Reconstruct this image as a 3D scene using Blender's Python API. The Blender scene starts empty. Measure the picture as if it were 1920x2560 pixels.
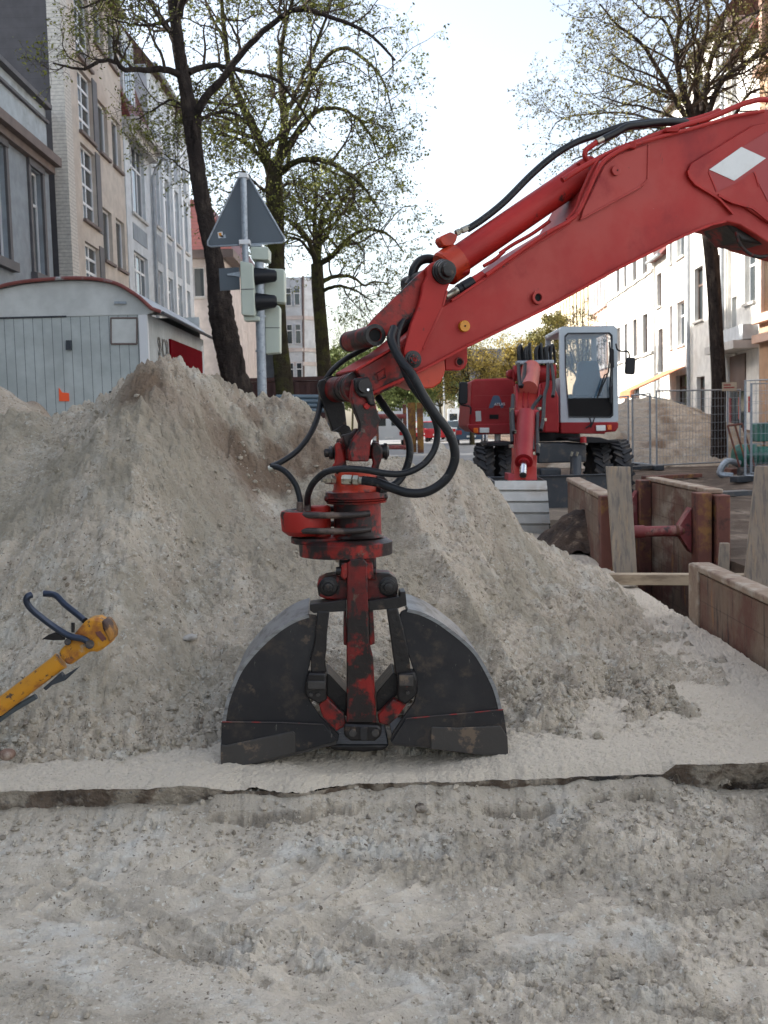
import bpy, math, random
import numpy as np
from mathutils import Vector, Matrix
S = bpy.context.scene
COL = S.collection
R = math.radians
# ---------------------------------------------------------------- camera
F = 2700.0
PITCH = math.atan(220.5 / F)
ROLL = 0.026
CAM = Vector((0, 0, 1.35))
f_ = Vector((0, math.cos(PITCH), -math.sin(PITCH)))
r0_ = Vector((1, 0, 0)); u0_ = Vector((0, math.sin(PITCH), math.cos(PITCH)))
r_ = r0_ * math.cos(ROLL) - u0_ * math.sin(ROLL)
u_ = r0_ * math.sin(ROLL) + u0_ * math.cos(ROLL)
cd = bpy.data.cameras.new('camera'); cam = bpy.data.objects.new('camera', cd); COL.objects.link(cam)
cam.matrix_world = Matrix(((r_.x, u_.x, -f_.x, CAM.x), (r_.y, u_.y, -f_.y, CAM.y), (r_.z, u_.z, -f_.z, CAM.z), (0, 0, 0, 1)))
cd.sensor_fit = 'VERTICAL'; cd.sensor_height = 36; cd.lens = 36 * F / 2560
cd.clip_start = 0.05; cd.clip_end = 2000
cd.dof.use_dof = True; cd.dof.focus_distance = 4.3; cd.dof.aperture_fstop = 9.0
S.camera = cam
# ---------------------------------------------------------------- world, sun, exposure
W = bpy.data.worlds.new('World'); S.world = W; W.use_nodes = True
wn = W.node_tree.nodes; wn.clear()
sky = wn.new('ShaderNodeTexSky'); sky.sky_type = 'NISHITA'; sky.sun_disc = False
SUN = Vector((-0.84, 0.22, 0.47)).normalized()
sky.sun_elevation = math.asin(SUN.z); sky.sun_rotation = math.atan2(SUN.x, SUN.y)
sky.air_density = 1.0; sky.dust_density = 2.5; sky.ozone_density = 1.0
bg = wn.new('ShaderNodeBackground'); bg.inputs[1].default_value = 0.15
ow = wn.new('ShaderNodeOutputWorld')
tn = wn.new('ShaderNodeMix'); tn.data_type = 'RGBA'; tn.blend_type = 'MULTIPLY'; tn.inputs[0].default_value = 1; tn.inputs[7].default_value = (1.0, .965, .92, 1)   # warm tint for white balance: less blue than the clear-sky model
W.node_tree.links.new(sky.outputs[0], tn.inputs[6]); hs = wn.new('ShaderNodeHueSaturation'); hs.inputs['Saturation'].default_value = .68; hs.inputs['Value'].default_value = 1.22   # paler, brighter sky
W.node_tree.links.new(tn.outputs[2], hs.inputs['Color']); W.node_tree.links.new(hs.outputs[0], bg.inputs[0]); W.node_tree.links.new(bg.outputs[0], ow.inputs[0])
sd = bpy.data.lights.new('sun', 'SUN'); sd.energy = 5.0; sd.angle = R(0.5); sd.color = (1, .95, .88)
so = bpy.data.objects.new('sun', sd); COL.objects.link(so)
so.rotation_euler = (-SUN).to_track_quat('-Z', 'Y').to_euler(); so.location = (-20, 20, 40)
S.view_settings.view_transform = 'Standard'; S.view_settings.look = 'None'
S.view_settings.gamma = 1; S.view_settings.use_curve_mapping = False
S.view_settings.exposure = 1.26
S.cycles.max_bounces = 6; S.cycles.use_denoising = True; S.cycles.diffuse_bounces = 3; S.cycles.sample_clamp_indirect = 4

# ---------------------------------------------------------------- pixel helpers (native 1920x2560 photo pixels -> world)
def ray(px, py): return f_ + r_ * ((px - 960) / F) - u_ * ((py - 1280) / F)
def P(px, py, Y):
    d = ray(px, py); return CAM + d * (Y / d.y)
def PZ(px, py, z):
    d = ray(px, py); return CAM + d * ((z - CAM.z) / d.z)
def PL(px, py, pl, off=0.0):
    p0, n = pl; d = ray(px, py); return CAM + d * (((p0 + n * off) - CAM).dot(n) / d.dot(n))
def PX(px, m, X0):                      # facade X = X0 + m*Y at pixel column px (horizon row): returns Y
    t = (px - 960) / F; return X0 / (t - m)

# ---------------------------------------------------------------- objects
OFF = {}
def _props(o, label=None, cat=None, group=None, kind=None):
    if label: o['label'] = label
    if cat: o['category'] = cat
    if group: o['group'] = group
    if kind: o['kind'] = kind
def thing(name, label, cat, loc, group=None):
    o = bpy.data.objects.new(name, None); COL.objects.link(o); o.location = loc; o.empty_display_size = .2
    _props(o, label, cat, group); OFF[o.name] = Vector(loc); return o
def world_off(p): return OFF.get(p.name, Vector((0, 0, 0))) if p else Vector((0, 0, 0))
class MB:
    def __init__(s): s.v = []; s.f = []; s.m = []; s.mi = 0
    def add(s, vs, fs):
        b = len(s.v); s.v += [tuple(v) for v in vs]; s.f += [tuple(b + i for i in f) for f in fs]; s.m += [s.mi] * len(fs); return s
    def mat(s, i): s.mi = i; return s
    def box(s, c, sz, rot=None):
        c = Vector(c); x, y, z = [a / 2 for a in sz]
        vs = [Vector((i * x, j * y, k * z)) for i in (-1, 1) for j in (-1, 1) for k in (-1, 1)]
        if rot is not None: vs = [rot @ v for v in vs]
        return s.add([c + v for v in vs], [(0, 1, 3, 2), (4, 6, 7, 5), (0, 4, 5, 1), (2, 3, 7, 6), (0, 2, 6, 4), (1, 5, 7, 3)])
    def b2(s, a, b):
        return s.box([(a[i] + b[i]) / 2 for i in range(3)], [abs(a[i] - b[i]) for i in range(3)])
    def prism(s, pts, vec):
        n = len(pts); vec = Vector(vec); pts = [Vector(p) for p in pts]
        return s.add(pts + [p + vec for p in pts], [tuple(range(n - 1, -1, -1)), tuple(range(n, 2 * n))] + [(i, (i + 1) % n, n + (i + 1) % n, n + i) for i in range(n)])
    def loft(s, rings, cap=True, closed=True):
        k = len(rings[0]); vs = [p for r in rings for p in r]; fs = []
        for j in range(len(rings) - 1):
            for i in range(k if closed else k - 1):
                a = j * k + i; b = j * k + (i + 1) % k; fs.append((a, b, b + k, a + k))
        if cap and closed: fs += [tuple(range(k - 1, -1, -1)), tuple(range((len(rings) - 1) * k, len(rings) * k))]
        return s.add(vs, fs)
    def cyl(s, p0, p1, r0, r1=None, seg=24, hole=0):
        p0 = Vector(p0); p1 = Vector(p1); r1 = r0 if r1 is None else r1
        d = (p1 - p0).normalized(); a = d.orthogonal().normalized(); b = d.cross(a)
        C = [(math.cos(2 * math.pi * i / seg), math.sin(2 * math.pi * i / seg)) for i in range(seg)]
        ring = lambda p, r: [p + a * (c * r) + b * (q * r) for c, q in C]
        if hole: return s.loft([ring(p0, hole), ring(p0, r0), ring(p1, r1), ring(p1, hole), ring(p0, hole)], cap=False)
        return s.loft([ring(p0, r0), ring(p1, r1)])
    def lathe(s, p0, d, prof, seg=28):
        p0 = Vector(p0); d = Vector(d).normalized(); a = d.orthogonal().normalized(); b = d.cross(a)
        return s.loft([[p0 + d * h + a * (r * math.cos(2 * math.pi * i / seg)) + b * (r * math.sin(2 * math.pi * i / seg)) for i in range(seg)] for h, r in prof])
    def tube(s, pts, r, seg=10, sm=True):
        pts = [Vector(p) for p in pts]
        if sm and len(pts) > 2: pts = catmull(pts, 6)
        n = len(pts); rs = r if isinstance(r, (list, tuple)) else None
        rings = []; up = None
        for i, p in enumerate(pts):
            t = (pts[min(i + 1, n - 1)] - pts[max(i - 1, 0)]).normalized()
            if up is None: up = t.orthogonal().normalized()
            up = (up - t * up.dot(t)).normalized(); b = t.cross(up)
            rr = r if rs is None else rs[0] + (rs[-1] - rs[0]) * i / (n - 1)
            rings.append([p + up * (rr * math.cos(2 * math.pi * k / seg)) + b * (rr * math.sin(2 * math.pi * k / seg)) for k in range(seg)])
        return s.loft(rings)
    def build(s, name, mats, parent=None, bevel=0, smooth=32, **kw):
        off = world_off(parent)
        me = bpy.data.meshes.new(name)
        if parent is None and kw.get('loc') is not None: off = Vector(kw['loc'])
        me.from_pydata([(v[0] - off.x, v[1] - off.y, v[2] - off.z) for v in s.v], [], s.f)
        import bmesh
        bm = bmesh.new(); bm.from_mesh(me); bmesh.ops.recalc_face_normals(bm, faces=bm.faces); bm.to_mesh(me); bm.free()
        if not isinstance(mats, (list, tuple)): mats = [mats]
        for m in mats: me.materials.append(m)
        if len(mats) > 1: me.polygons.foreach_set('material_index', s.m)
        if smooth:
            me.polygons.foreach_set('use_smooth', [True] * len(me.polygons)); me.set_sharp_from_angle(angle=R(smooth))
        o = bpy.data.objects.new(name, me); COL.objects.link(o)
        if parent is not None:
            o.parent = parent; OFF[o.name] = off
        elif kw.get('loc') is not None: o.location = off; OFF[o.name] = off
        if bevel:
            b = o.modifiers.new('bevel', 'BEVEL'); b.width = bevel; b.segments = 2; b.limit_method = 'ANGLE'; b.angle_limit = R(40)
        _props(o, kw.get('label'), kw.get('cat'), kw.get('group'), kw.get('kind'))
        return o
def catmull(p, k):
    q = [p[0] * 2 - p[1]] + p + [p[-1] * 2 - p[-2]]; out = []
    for i in range(1, len(q) - 2):
        for j in range(k):
            t = j / k
            out.append(.5 * ((2 * q[i]) + (q[i + 1] - q[i - 1]) * t + (2 * q[i - 1] - 5 * q[i] + 4 * q[i + 1] - q[i + 2]) * t * t + (3 * q[i] - q[i - 1] - 3 * q[i + 1] + q[i + 2]) * t ** 3))
    return out + [p[-1]]
def np_mesh(name, V, Fq, mats, parent=None, attr=None, attr2=None, smooth=True, mi=None, **kw):
    me = bpy.data.meshes.new(name); off = world_off(parent)
    V = np.asarray(V, dtype=np.float64) - np.array(off); Fq = np.asarray(Fq, dtype=np.int32)
    k = Fq.shape[1]
    me.vertices.add(len(V)); me.vertices.foreach_set('co', V.astype(np.float32).ravel())
    me.loops.add(Fq.size); me.loops.foreach_set('vertex_index', Fq.ravel())
    me.polygons.add(len(Fq)); me.polygons.foreach_set('loop_start', np.arange(len(Fq), dtype=np.int32) * k)
    try: me.polygons.foreach_set('loop_total', np.full(len(Fq), k, dtype=np.int32))
    except Exception: pass
    me.polygons.foreach_set('use_smooth', np.full(len(Fq), smooth))
    if not isinstance(mats, (list, tuple)): mats = [mats]
    for m in mats: me.materials.append(m)
    if mi is not None: me.polygons.foreach_set('material_index', np.asarray(mi, dtype=np.int32))
    me.update(calc_edges=True); me.validate()
    if attr is not None:
        a = me.attributes.new('mask', 'FLOAT', 'POINT'); a.data.foreach_set('value', np.asarray(attr, dtype=np.float32).ravel())
    if attr2 is not None:
        a = me.attributes.new('mask2', 'FLOAT', 'POINT'); a.data.foreach_set('value', np.asarray(attr2, dtype=np.float32).ravel())
    o = bpy.data.objects.new(name, me); COL.objects.link(o)
    if parent is not None: o.parent = parent; OFF[o.name] = off
    _props(o, kw.get('label'), kw.get('cat'), kw.get('group'), kw.get('kind'))
    return o

# ---------------------------------------------------------------- materials
def rgb(c): return (c[0], c[1], c[2], 1)
def mat(name, base, rough=.6, metal=0, layers=(), bump=None, coord='Object', spec=.5, mask=None, mask2=None, vary=0.12, vscale=3.0):
    """layers: (colour, noise scale, threshold, softness, detail, (sx,sy,sz)); bump: list of (scale, strength, dist)"""
    m = bpy.data.materials.new(name); m.use_nodes = True; nt = m.node_tree; N = nt.nodes; L = nt.links
    b = N['Principled BSDF']; b.inputs['Roughness'].default_value = rough; b.inputs['Metallic'].default_value = metal
    b.inputs['Specular IOR Level'].default_value = spec
    tc = N.new('ShaderNodeTexCoord'); out = tc.outputs[coord]
    def noise(sc, det=4, st=(1, 1, 1), ro=.6):
        mp = N.new('ShaderNodeMapping'); mp.inputs['Scale'].default_value = st; L.new(out, mp.inputs[0])
        n = N.new('ShaderNodeTexNoise'); n.inputs['Scale'].default_value = sc; n.inputs['Detail'].default_value = det
        n.inputs['Roughness'].default_value = ro; L.new(mp.outputs[0], n.inputs['Vector']); return n.outputs['Fac']
    def mix(fac, a, c):
        x = N.new('ShaderNodeMix'); x.data_type = 'RGBA'
        if isinstance(fac, float): x.inputs[0].default_value = fac
        else: L.new(fac, x.inputs[0])
        for s_, v in ((x.inputs[6], a), (x.inputs[7], c)):
            if isinstance(v, tuple): s_.default_value = rgb(v)
            else: L.new(v, s_)
        return x.outputs[2]
    def ramp(v, th, soft):
        r = N.new('ShaderNodeMapRange'); r.inputs[1].default_value = th - soft; r.inputs[2].default_value = th + soft; r.interpolation_type = 'SMOOTHSTEP'
        L.new(v, r.inputs[0]); return r.outputs[0]
    dk = tuple(c * (1 - vary) for c in base); lt = tuple(min(1, c * (1 + vary)) for c in base)
    cur = mix(ramp(noise(vscale, 5), .5, .2), dk, lt) if vary else None
    if cur is None: cur = mix(0.0, base, base)
    for ly in layers:
        c, sc, th, sf = ly[:4]; det = ly[4] if len(ly) > 4 else 6; st = ly[5] if len(ly) > 5 else (1, 1, 1)
        cur = mix(ramp(noise(sc, det, st, .65), th, sf), cur, c)
    if mask2 is not None:
        at = N.new('ShaderNodeAttribute'); at.attribute_name = 'mask2'; cur = mix(at.outputs['Fac'], cur, mask2)
    if mask is not None:
        at = N.new('ShaderNodeAttribute'); at.attribute_name = 'mask'
        cur = mix(at.outputs['Fac'], cur, mask)
    L.new(cur, b.inputs['Base Color'])
    if bump:
        prev = None
        for sc, st, ds in bump:
            bn = N.new('ShaderNodeBump'); bn.inputs['Strength'].default_value = st; bn.inputs['Distance'].default_value = ds
            L.new(noise(sc, 5), bn.inputs['Height'])
            if prev: L.new(prev, bn.inputs['Normal'])
            prev = bn.outputs[0]
        L.new(prev, b.inputs['Normal'])
    return m
def stripes(m, axis, freq, amt, sharp=.08, strength=.5, dist=.01, colour=None):
    """grooves along an axis of object space (planks, sheet joints, tile courses)"""
    nt = m.node_tree; N = nt.nodes; L = nt.links; b = N['Principled BSDF']
    tc = N.new('ShaderNodeTexCoord'); sp = N.new('ShaderNodeSeparateXYZ'); L.new(tc.outputs['Object'], sp.inputs[0])
    mu = N.new('ShaderNodeMath'); mu.operation = 'MULTIPLY'; mu.inputs[1].default_value = freq; L.new(sp.outputs[axis], mu.inputs[0])
    fr = N.new('ShaderNodeMath'); fr.operation = 'FRACT'; L.new(mu.outputs[0], fr.inputs[0])
    lt = N.new('ShaderNodeMath'); lt.operation = 'LESS_THAN'; lt.inputs[1].default_value = sharp; L.new(fr.outputs[0], lt.inputs[0])
    src = b.inputs['Base Color'].links[0].from_socket
    am = N.new('ShaderNodeMath'); am.operation = 'MULTIPLY'; am.inputs[1].default_value = amt; L.new(lt.outputs[0], am.inputs[0])
    x = N.new('ShaderNodeMix'); x.data_type = 'RGBA'; L.new(am.outputs[0], x.inputs[0]); L.new(src, x.inputs[6]); x.inputs[7].default_value = rgb(colour or (.03, .03, .03))
    L.new(x.outputs[2], b.inputs['Base Color']); return m

M = {}
M['sand'] = mat('sand', (.565, .49, .395), .95, layers=[((.43, .38, .30), 1.6, .55, .1), ((.61, .575, .50), 4, .6, .1), ((.36, .31, .24), 20, .60, .06, 4), ((.63, .60, .53), 48, .63, .04, 2), ((.19, .155, .12), 42, .67, .03, 2)],
                bump=[(60, .9, .018), (170, .7, .008)], spec=.1, mask=(.185, .125, .085), mask2=(.38, .335, .26), vscale=9, vary=.1)
M['sandpit'] = mat('sand_pit', (.60, .53, .435), .95, layers=[((.46, .405, .33), 2.4, .55, .1), ((.64, .61, .545), 3.5, .6, .09), ((.37, .32, .25), 22, .61, .06, 4), ((.66, .63, .56), 50, .64, .04, 2), ((.2, .165, .13), 46, .68, .03, 2)],
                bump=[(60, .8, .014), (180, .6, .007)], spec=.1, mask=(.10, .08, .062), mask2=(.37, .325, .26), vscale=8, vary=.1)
M['soil'] = mat('soil', (.11, .083, .065), .95, layers=[((.24, .19, .15), 1.2, .58, .1), ((.07, .055, .045), 4, .62, .08)], bump=[(60, .8, .015), (170, .6, .007)], spec=.12, mask=(.595, .525, .43))
M['asphalt'] = mat('asphalt', (.085, .085, .088), .9, layers=[((.2, .19, .17), 3, .6, .15), ((.3, .28, .25), 25, .66, .06)], bump=[(60, .7, .02)], spec=.2)
M['edge'] = mat('broken_asphalt', (.055, .053, .052), .95, layers=[((.17, .13, .1), 2.2, .46, .08), ((.40, .35, .285), 6, .50, .05, 8), ((.10, .075, .055), 5, .6, .08), ((.2, .19, .18), 60, .62, .05)], bump=[(40, .9, .03)], spec=.2)
M['road'] = mat('road', (.17, .18, .19), .9, layers=[((.24, .24, .24), .6, .55, .2)], bump=[(40, .2, .01)])
red = (.35, .020, .017)
M['red'] = mat('red_paint', red, .5, spec=.3, layers=[((.42, .07, .055), 1.1, .56, .14), ((.36, .04, .035), 2.2, .60, .12), ((.10, .03, .025), 7, .70, .015, 8, (5, 5, 1)), ((.5, .3, .26), 9, .735, .012, 8, (1, 1, 6)), ((.24, .01, .012), 3.5, .60, .12), ((.03, .014, .013), 13, .71, .02), ((.10, .03, .025), 38, .72, .03), ((.42, .28, .25), 44, .79, .015)], bump=[(6, .06, .01)], vary=.08)
M['redtube'] = mat('red_paint_worn', (.38, .02, .016), .5, spec=.3, layers=[((.05, .016, .014), 11, .64, .04), ((.42, .16, .13), 30, .75, .03)], bump=[(20, .15, .005)])
M['redworn'] = mat('red_paint_chipped', (.36, .02, .013), .45, spec=.35, layers=[((.13, .012, .010), 3, .52, .12), ((.022, .014, .013), 7, .50, .05, 9), ((.14, .09, .065), 20, .67, .05), ((.018, .016, .016), 4, .62, .08), ((.3, .16, .13), 55, .76, .02)], bump=[(30, .35, .006)])
M['redblack'] = mat('red_paint_greasy', (.27, .014, .011), .42, spec=.35, layers=[((.09, .01, .009), 3, .5, .12), ((.016, .012, .011), 7, .50, .05, 9), ((.02, .014, .013), 16, .58, .04, 8, (1, 1, .4)), ((.11, .08, .06), 20, .67, .06), ((.25, .2, .16), 60, .77, .02)], bump=[(30, .4, .006)])
M['redorange'] = mat('orange_red_paint', (.50, .045, .014), .35, spec=.4, layers=[((.03, .018, .016), 9, .6, .05, 8), ((.26, .02, .014), 4, .56, .1)], bump=[(20, .2, .006)])
M['redmid'] = mat('red_paint_dusty', (.33, .02, .014), .5, spec=.3, layers=[((.03, .017, .015), 6, .60, .04, 8), ((.16, .09, .065), 9, .62, .08)], bump=[(30, .3, .006)])
M['blackgrease'] = mat('greasy_black_steel', (.014, .012, .012), .36, spec=.4, layers=[((.14, .09, .06), 12, .66, .08), ((.22, .03, .02), 7, .72, .05)], bump=[(35, .5, .006)])
M['steeldark'] = mat('worn_dark_steel', (.022, .022, .025), .42, .2, spec=.4, layers=[((.042, .039, .037), 2.0, .56, .15), ((.17, .12, .085), 4.5, .61, .03, 9), ((.065, .05, .04), 9, .6, .08), ((.12, .11, .10), 26, .68, .03, 8, (1.6, 1, .5)), ((.018, .018, .02), 5, .6, .12), ((.025, .024, .026), 3, .6, .15), ((.22, .2, .17), 45, .73, .04)], bump=[(60, .12, .004), (8, .15, .01)], vary=.25, vscale=2)
M['weldred'] = mat('weld_remnant_paint', (.05, .042, .04), .5, layers=[((.26, .025, .022), 5, .54, .04), ((.12, .09, .07), 9, .6, .05)])
M['steeledge'] = mat('scoured_steel', (.055, .050, .046), .5, .3, layers=[((.17, .125, .09), 6, .62, .03), ((.06, .056, .055), 14, .6, .08)], bump=[(60, .2, .004)])
M['steelback'] = mat('scraped_shell_steel', (.24, .245, .25), .45, .3, layers=[((.09, .085, .08), 6, .58, .15, 4, (1, 1, 6)), ((.26, .2, .15), 4, .66, .06)], bump=[(30, .15, .004)])
M['rubber'] = mat('black_rubber', (.010, .011, .013), .42, spec=.35, layers=[((.09, .085, .08), 20, .66, .08)], bump=[(80, .2, .002)])
M['rubberw'] = mat('dusty_rubber_hose', (.035, .026, .023), .5, layers=[((.16, .11, .085), 12, .55, .1)], bump=[(80, .2, .002)])
M['fit'] = mat('zinc_fitting', (.42, .4, .33), .35, .8, layers=[((.1, .08, .05), 30, .6, .08)])
M['chrome'] = mat('chrome', (.7, .7, .72), .15, 1)
M['yellow'] = mat('yellow_paint', (.55, .24, .012), .45, layers=[((.09, .05, .03), 26, .60, .03, 8), ((.30, .1, .02), 9, .57, .08), ((.45, .33, .22), 14, .64, .05)], bump=[(30, .2, .004)])
M['orangeplug'] = mat('amber_plug', (.62, .24, .01), .35, vary=.06)
M['white'] = mat('white_paint', (.72, .73, .72), .6, layers=[((.5, .5, .48), 3, .6, .15)])
M['grey'] = mat('grey_paint', (.35, .37, .39), .5)
M['dgrey'] = mat('dark_grey_paint', (.035, .042, .052), .5, layers=[((.10, .085, .07), 6, .62, .1)])
M['darkred'] = mat('dark_red_marking', (.30, .012, .014), .4, vary=.05)
M['black'] = mat('black_plastic', (.008, .009, .012), .4, spec=.3)
M['hole'] = mat('dark_bore', (.006, .006, .006), .9, vary=0)
M['glass'] = mat('window_glass', (.03, .04, .045), .06, spec=.8, vary=.3, vscale=.4)
M['glassb'] = mat('pale_window_glass', (.10, .12, .13), .1, spec=.9, layers=[((.3, .32, .32), .5, .55, .15)])
def glassy(name, col, alpha):
    m = bpy.data.materials.new(name); m.use_nodes = True; nt = m.node_tree; b = nt.nodes['Principled BSDF']
    b.inputs['Base Color'].default_value = rgb(col); b.inputs['Roughness'].default_value = .03; b.inputs['Alpha'].default_value = alpha; b.inputs['Specular IOR Level'].default_value = .9; return m
M['cabglass'] = glassy('cab_glass', (.08, .16, .23), .72)
M['lens'] = mat('lamp_lens', (.7, .72, .7), .1, spec=.9)
M['amber'] = mat('amber_lens', (.7, .13, .01), .2)
M['winframe'] = mat('white_window_frame', (.7, .71, .72), .5, vary=.03)
M['darkframe'] = mat('dark_window_surround', (.10, .095, .1), .7)
M['brownframe'] = mat('brown_window_frame', (.1, .06, .045), .6)
M['wallgrey'] = mat('grey_blue_render', (.27, .305, .335), .9, layers=[((.22, .23, .24), .6, .6, .15)], bump=[(60, .2, .01)])
M['parapet'] = mat('stained_pale_parapet', (.42, .47, .5), .9, layers=[((.2, .22, .22), .9, .62, .1)], bump=[(60, .2, .01)])
M['gable'] = mat('dark_slate_gable', (.075, .072, .078), .85, bump=[(30, .2, .01)])
stripes(M['gable'], 2, 4, .35, .06, colour=(.045, .043, .047))
M['tan'] = mat('tan_render', (.50, .445, .385), .9, layers=[((.40, .32, .26), .25, .55, .15)], bump=[(90, .3, .01)])
M['brick'] = mat('pale_brick', (.55, .52, .47), .85, vary=.15, vscale=12)
stripes(M['brick'], 2, 11, .75, .16, colour=(.25, .235, .22))
M['wallwhite'] = mat('white_render', (.56, .59, .61), .9, layers=[((.45, .48, .5), .5, .6, .15)], bump=[(80, .2, .01)])
M['wallwhite2'] = mat('bright_white_render', (.72, .71, .67), .9, layers=[((.6, .56, .5), .4, .62, .15)], bump=[(80, .2, .01)])
M['wallpink'] = mat('pale_pink_render', (.55, .49, .46), .9, layers=[((.46, .4, .37), .5, .6, .15)])
M['peach'] = mat('peach_render', (.55, .36, .27), .9, layers=[((.7, .5, .4), .5, .55, .15)])
M['orangewall'] = mat('orange_brick_wall', (.42, .26, .16), .9, layers=[((.5, .38, .27), 1, .6, .15)])
M['cream'] = mat('cream_render', (.62, .52, .36), .9)
M['trim'] = mat('pale_stone_trim', (.5, .48, .45), .8)
M['trimbrown'] = mat('brown_stone_trim', (.17, .13, .115), .8)
M['tile'] = mat('red_roof_tiles', (.15, .030, .022), .6, layers=[((.12, .03, .025), 6, .58, .1)], bump=[(20, .3, .03)])
stripes(M['tile'], 2, 5, .7, .25, colour=(.07, .015, .012))
M['brownroof'] = mat('brown_roof_tiles', (.11, .06, .04), .8, layers=[((.06, .03, .025), 5, .55, .1)], bump=[(20, .3, .03)])
M['slate'] = mat('slate_roof', (.06, .062, .07), .7)
M['zinc'] = mat('zinc_gutter', (.33, .35, .37), .5, .3)
M['caravan'] = mat('caravan_panels', (.42, .47, .47), .6, layers=[((.33, .37, .36), 1.2, .6, .15), ((.25, .22, .18), 14, .74, .04)])
M['caravansheet'] = mat('caravan_sheet', (.55, .565, .545), .6, layers=[((.4, .42, .4), 1.1, .6, .2)])
M['bark'] = mat('dark_bark', (.035, .028, .025), .95, layers=[((.07, .055, .045), 9, .58, .1, 6, (1, 1, .3)), ((.014, .011, .01), 14, .6, .08, 6, (1, 1, .25))], bump=[(18, 1.0, .05)], spec=.1)
M['bark2'] = mat('mossy_bark', (.05, .042, .028), .95, layers=[((.075, .075, .025), 3, .55, .12), ((.02, .016, .012), 14, .6, .08, 6, (1, 1, .25))], bump=[(18, .9, .05)], spec=.1)
M['twig'] = mat('twigs', (.055, .042, .032), .9, spec=.1)
def leafmat(name, c):
    m = mat(name, c, .7, vary=.35, vscale=1.5, spec=.2); return m
M['leaf1'] = leafmat('spring_leaves', (.17, .18, .04)); M['leaf2'] = leafmat('brownish_buds', (.15, .14, .045)); M['leaf3'] = leafmat('yellow_blossom', (.30, .23, .055)); M['leaf4'] = leafmat('far_green', (.12, .15, .05))
M['galv'] = mat('galvanised_steel', (.36, .40, .44), .5, .55, layers=[((.26, .29, .32), 25, .55, .1)])
M['signback'] = mat('grey_sign_back', (.085, .105, .125), .45, vary=.05)
M['signbox'] = mat('pale_green_housing', (.46, .51, .44), .55, vary=.05)
M['wood'] = mat('weathered_plank', (.30, .25, .195), .85, layers=[((.16, .145, .13), 3, .56, .10, 6, (9, 9, .35)), ((.36, .27, .18), 2, .6, .1, 6, (8, 8, .25))], bump=[(50, .2, .004)])
M['woodx'] = mat('sawn_beam', (.42, .33, .23), .85, layers=[((.25, .19, .13), 3, .56, .12, 6, (.6, 6, 6))], bump=[(50, .2, .004)])
M['rust'] = mat('rusty_red_steel', (.15, .055, .04), .75, layers=[((.26, .13, .04), 4, .58, .08), ((.045, .025, .022), 7, .6, .1)], bump=[(30, .3, .008)])
M['shield'] = mat('muddy_trench_panel', (.20, .14, .10), .85, layers=[((.14, .06, .042), 2, .52, .1), ((.33, .28, .22), 1.6, .60, .08, 8, (1, .5, 1.6)), ((.30, .15, .06), 3, .64, .05, 8, (1, 2, .5)), ((.045, .033, .028), 5, .61, .07, 8, (1, 3, .4))], bump=[(30, .4, .01)])
stripes(M['shield'], 2, 5.5, .45, .04, colour=(.06, .035, .025))
M['shieldy'] = mat('yellow_rust_panel', (.28, .15, .03), .8, layers=[((.12, .05, .03), 3, .5, .1), ((.05, .03, .02), 7, .62, .1)], bump=[(30, .3, .01)])
M['container'] = mat('dark_brown_steel', (.07, .03, .026), .7)
M['greenp'] = mat('green_paint', (.02, .14, .10), .5, layers=[((.02, .05, .04), 5, .58, .1)])
M['orange'] = mat('fluorescent_orange', (.95, .12, .03), .5, vary=.03)
M['awning'] = mat('orange_awning', (.50, .2, .09), .8)
for k, c in dict(carred=(.35, .015, .02), carsilver=(.45, .5, .54), carblue=(.02, .045, .09), carwhite=(.6, .63, .64), cargreyblue=(.15, .19, .23)).items(): M[k] = mat(k.replace('car', 'car_') + '_lacquer', c, .25, vary=.03)
# ---------------------------------------------------------------- noise
def _h(ix, iy, s):
    n = (ix.astype(np.int64) * 374761393 + iy.astype(np.int64) * 668265263 + s * 1442695041) & 0xFFFFFFFF
    n = ((n ^ (n >> 13)) * 1274126177) & 0xFFFFFFFF
    n = ((n ^ (n >> 16)) * 2246822519) & 0xFFFFFFFF
    return ((n ^ (n >> 15)) & 0xFFFFFF) / float(0xFFFFFF)
def vn(x, y, s=0):
    ix = np.floor(x); iy = np.floor(y); fx = x - ix; fy = y - iy; ix = ix.astype(np.int64); iy = iy.astype(np.int64)
    fx = fx * fx * (3 - 2 * fx); fy = fy * fy * (3 - 2 * fy)
    return (_h(ix, iy, s) * (1 - fx) + _h(ix + 1, iy, s) * fx) * (1 - fy) + (_h(ix, iy + 1, s) * (1 - fx) + _h(ix + 1, iy + 1, s) * fx) * fy
def fbm(x, y, s=0, o=4, g=.5):
    a = 1; t = 0; w = 0
    for i in range(o): t = t + a * vn(x * 2 ** i + i * 17.3, y * 2 ** i - i * 9.1, s + i); w += a; a *= g
    return t / w * 2 - 1
def lumps(x, y, cell, s, dens=.6, asp=.75):
    """rounded clods: max over neighbouring cells of a half-ellipsoid of random size"""
    ix = np.floor(x / cell).astype(np.int64); iy = np.floor(y / cell).astype(np.int64); out = np.zeros_like(x)
    for a in (-1, 0, 1):
        for b in (-1, 0, 1):
            cx = ix + a; cy = iy + b
            px = (cx + _h(cx, cy, s)) * cell; py = (cy + _h(cx, cy, s + 1)) * cell; k = _h(cx, cy, s + 2)
            r = cell * (.22 + .5 * _h(cx, cy, s + 3)); on = k < dens
            d2 = ((x - px) ** 2 + (y - py) ** 2) / (r * r)
            out = np.maximum(out, np.where(on & (d2 < 1), np.sqrt(np.maximum(0, 1 - d2)) * r * asp, 0))
    return out
def steps(lst):
    out = []
    for a, b, h in lst: out += list(np.arange(a, b - 1e-9, h))
    return np.array(out + [lst[-1][1]])
def grid(xs, ys):
    X, Y = np.meshgrid(xs, ys); return X, Y
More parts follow.
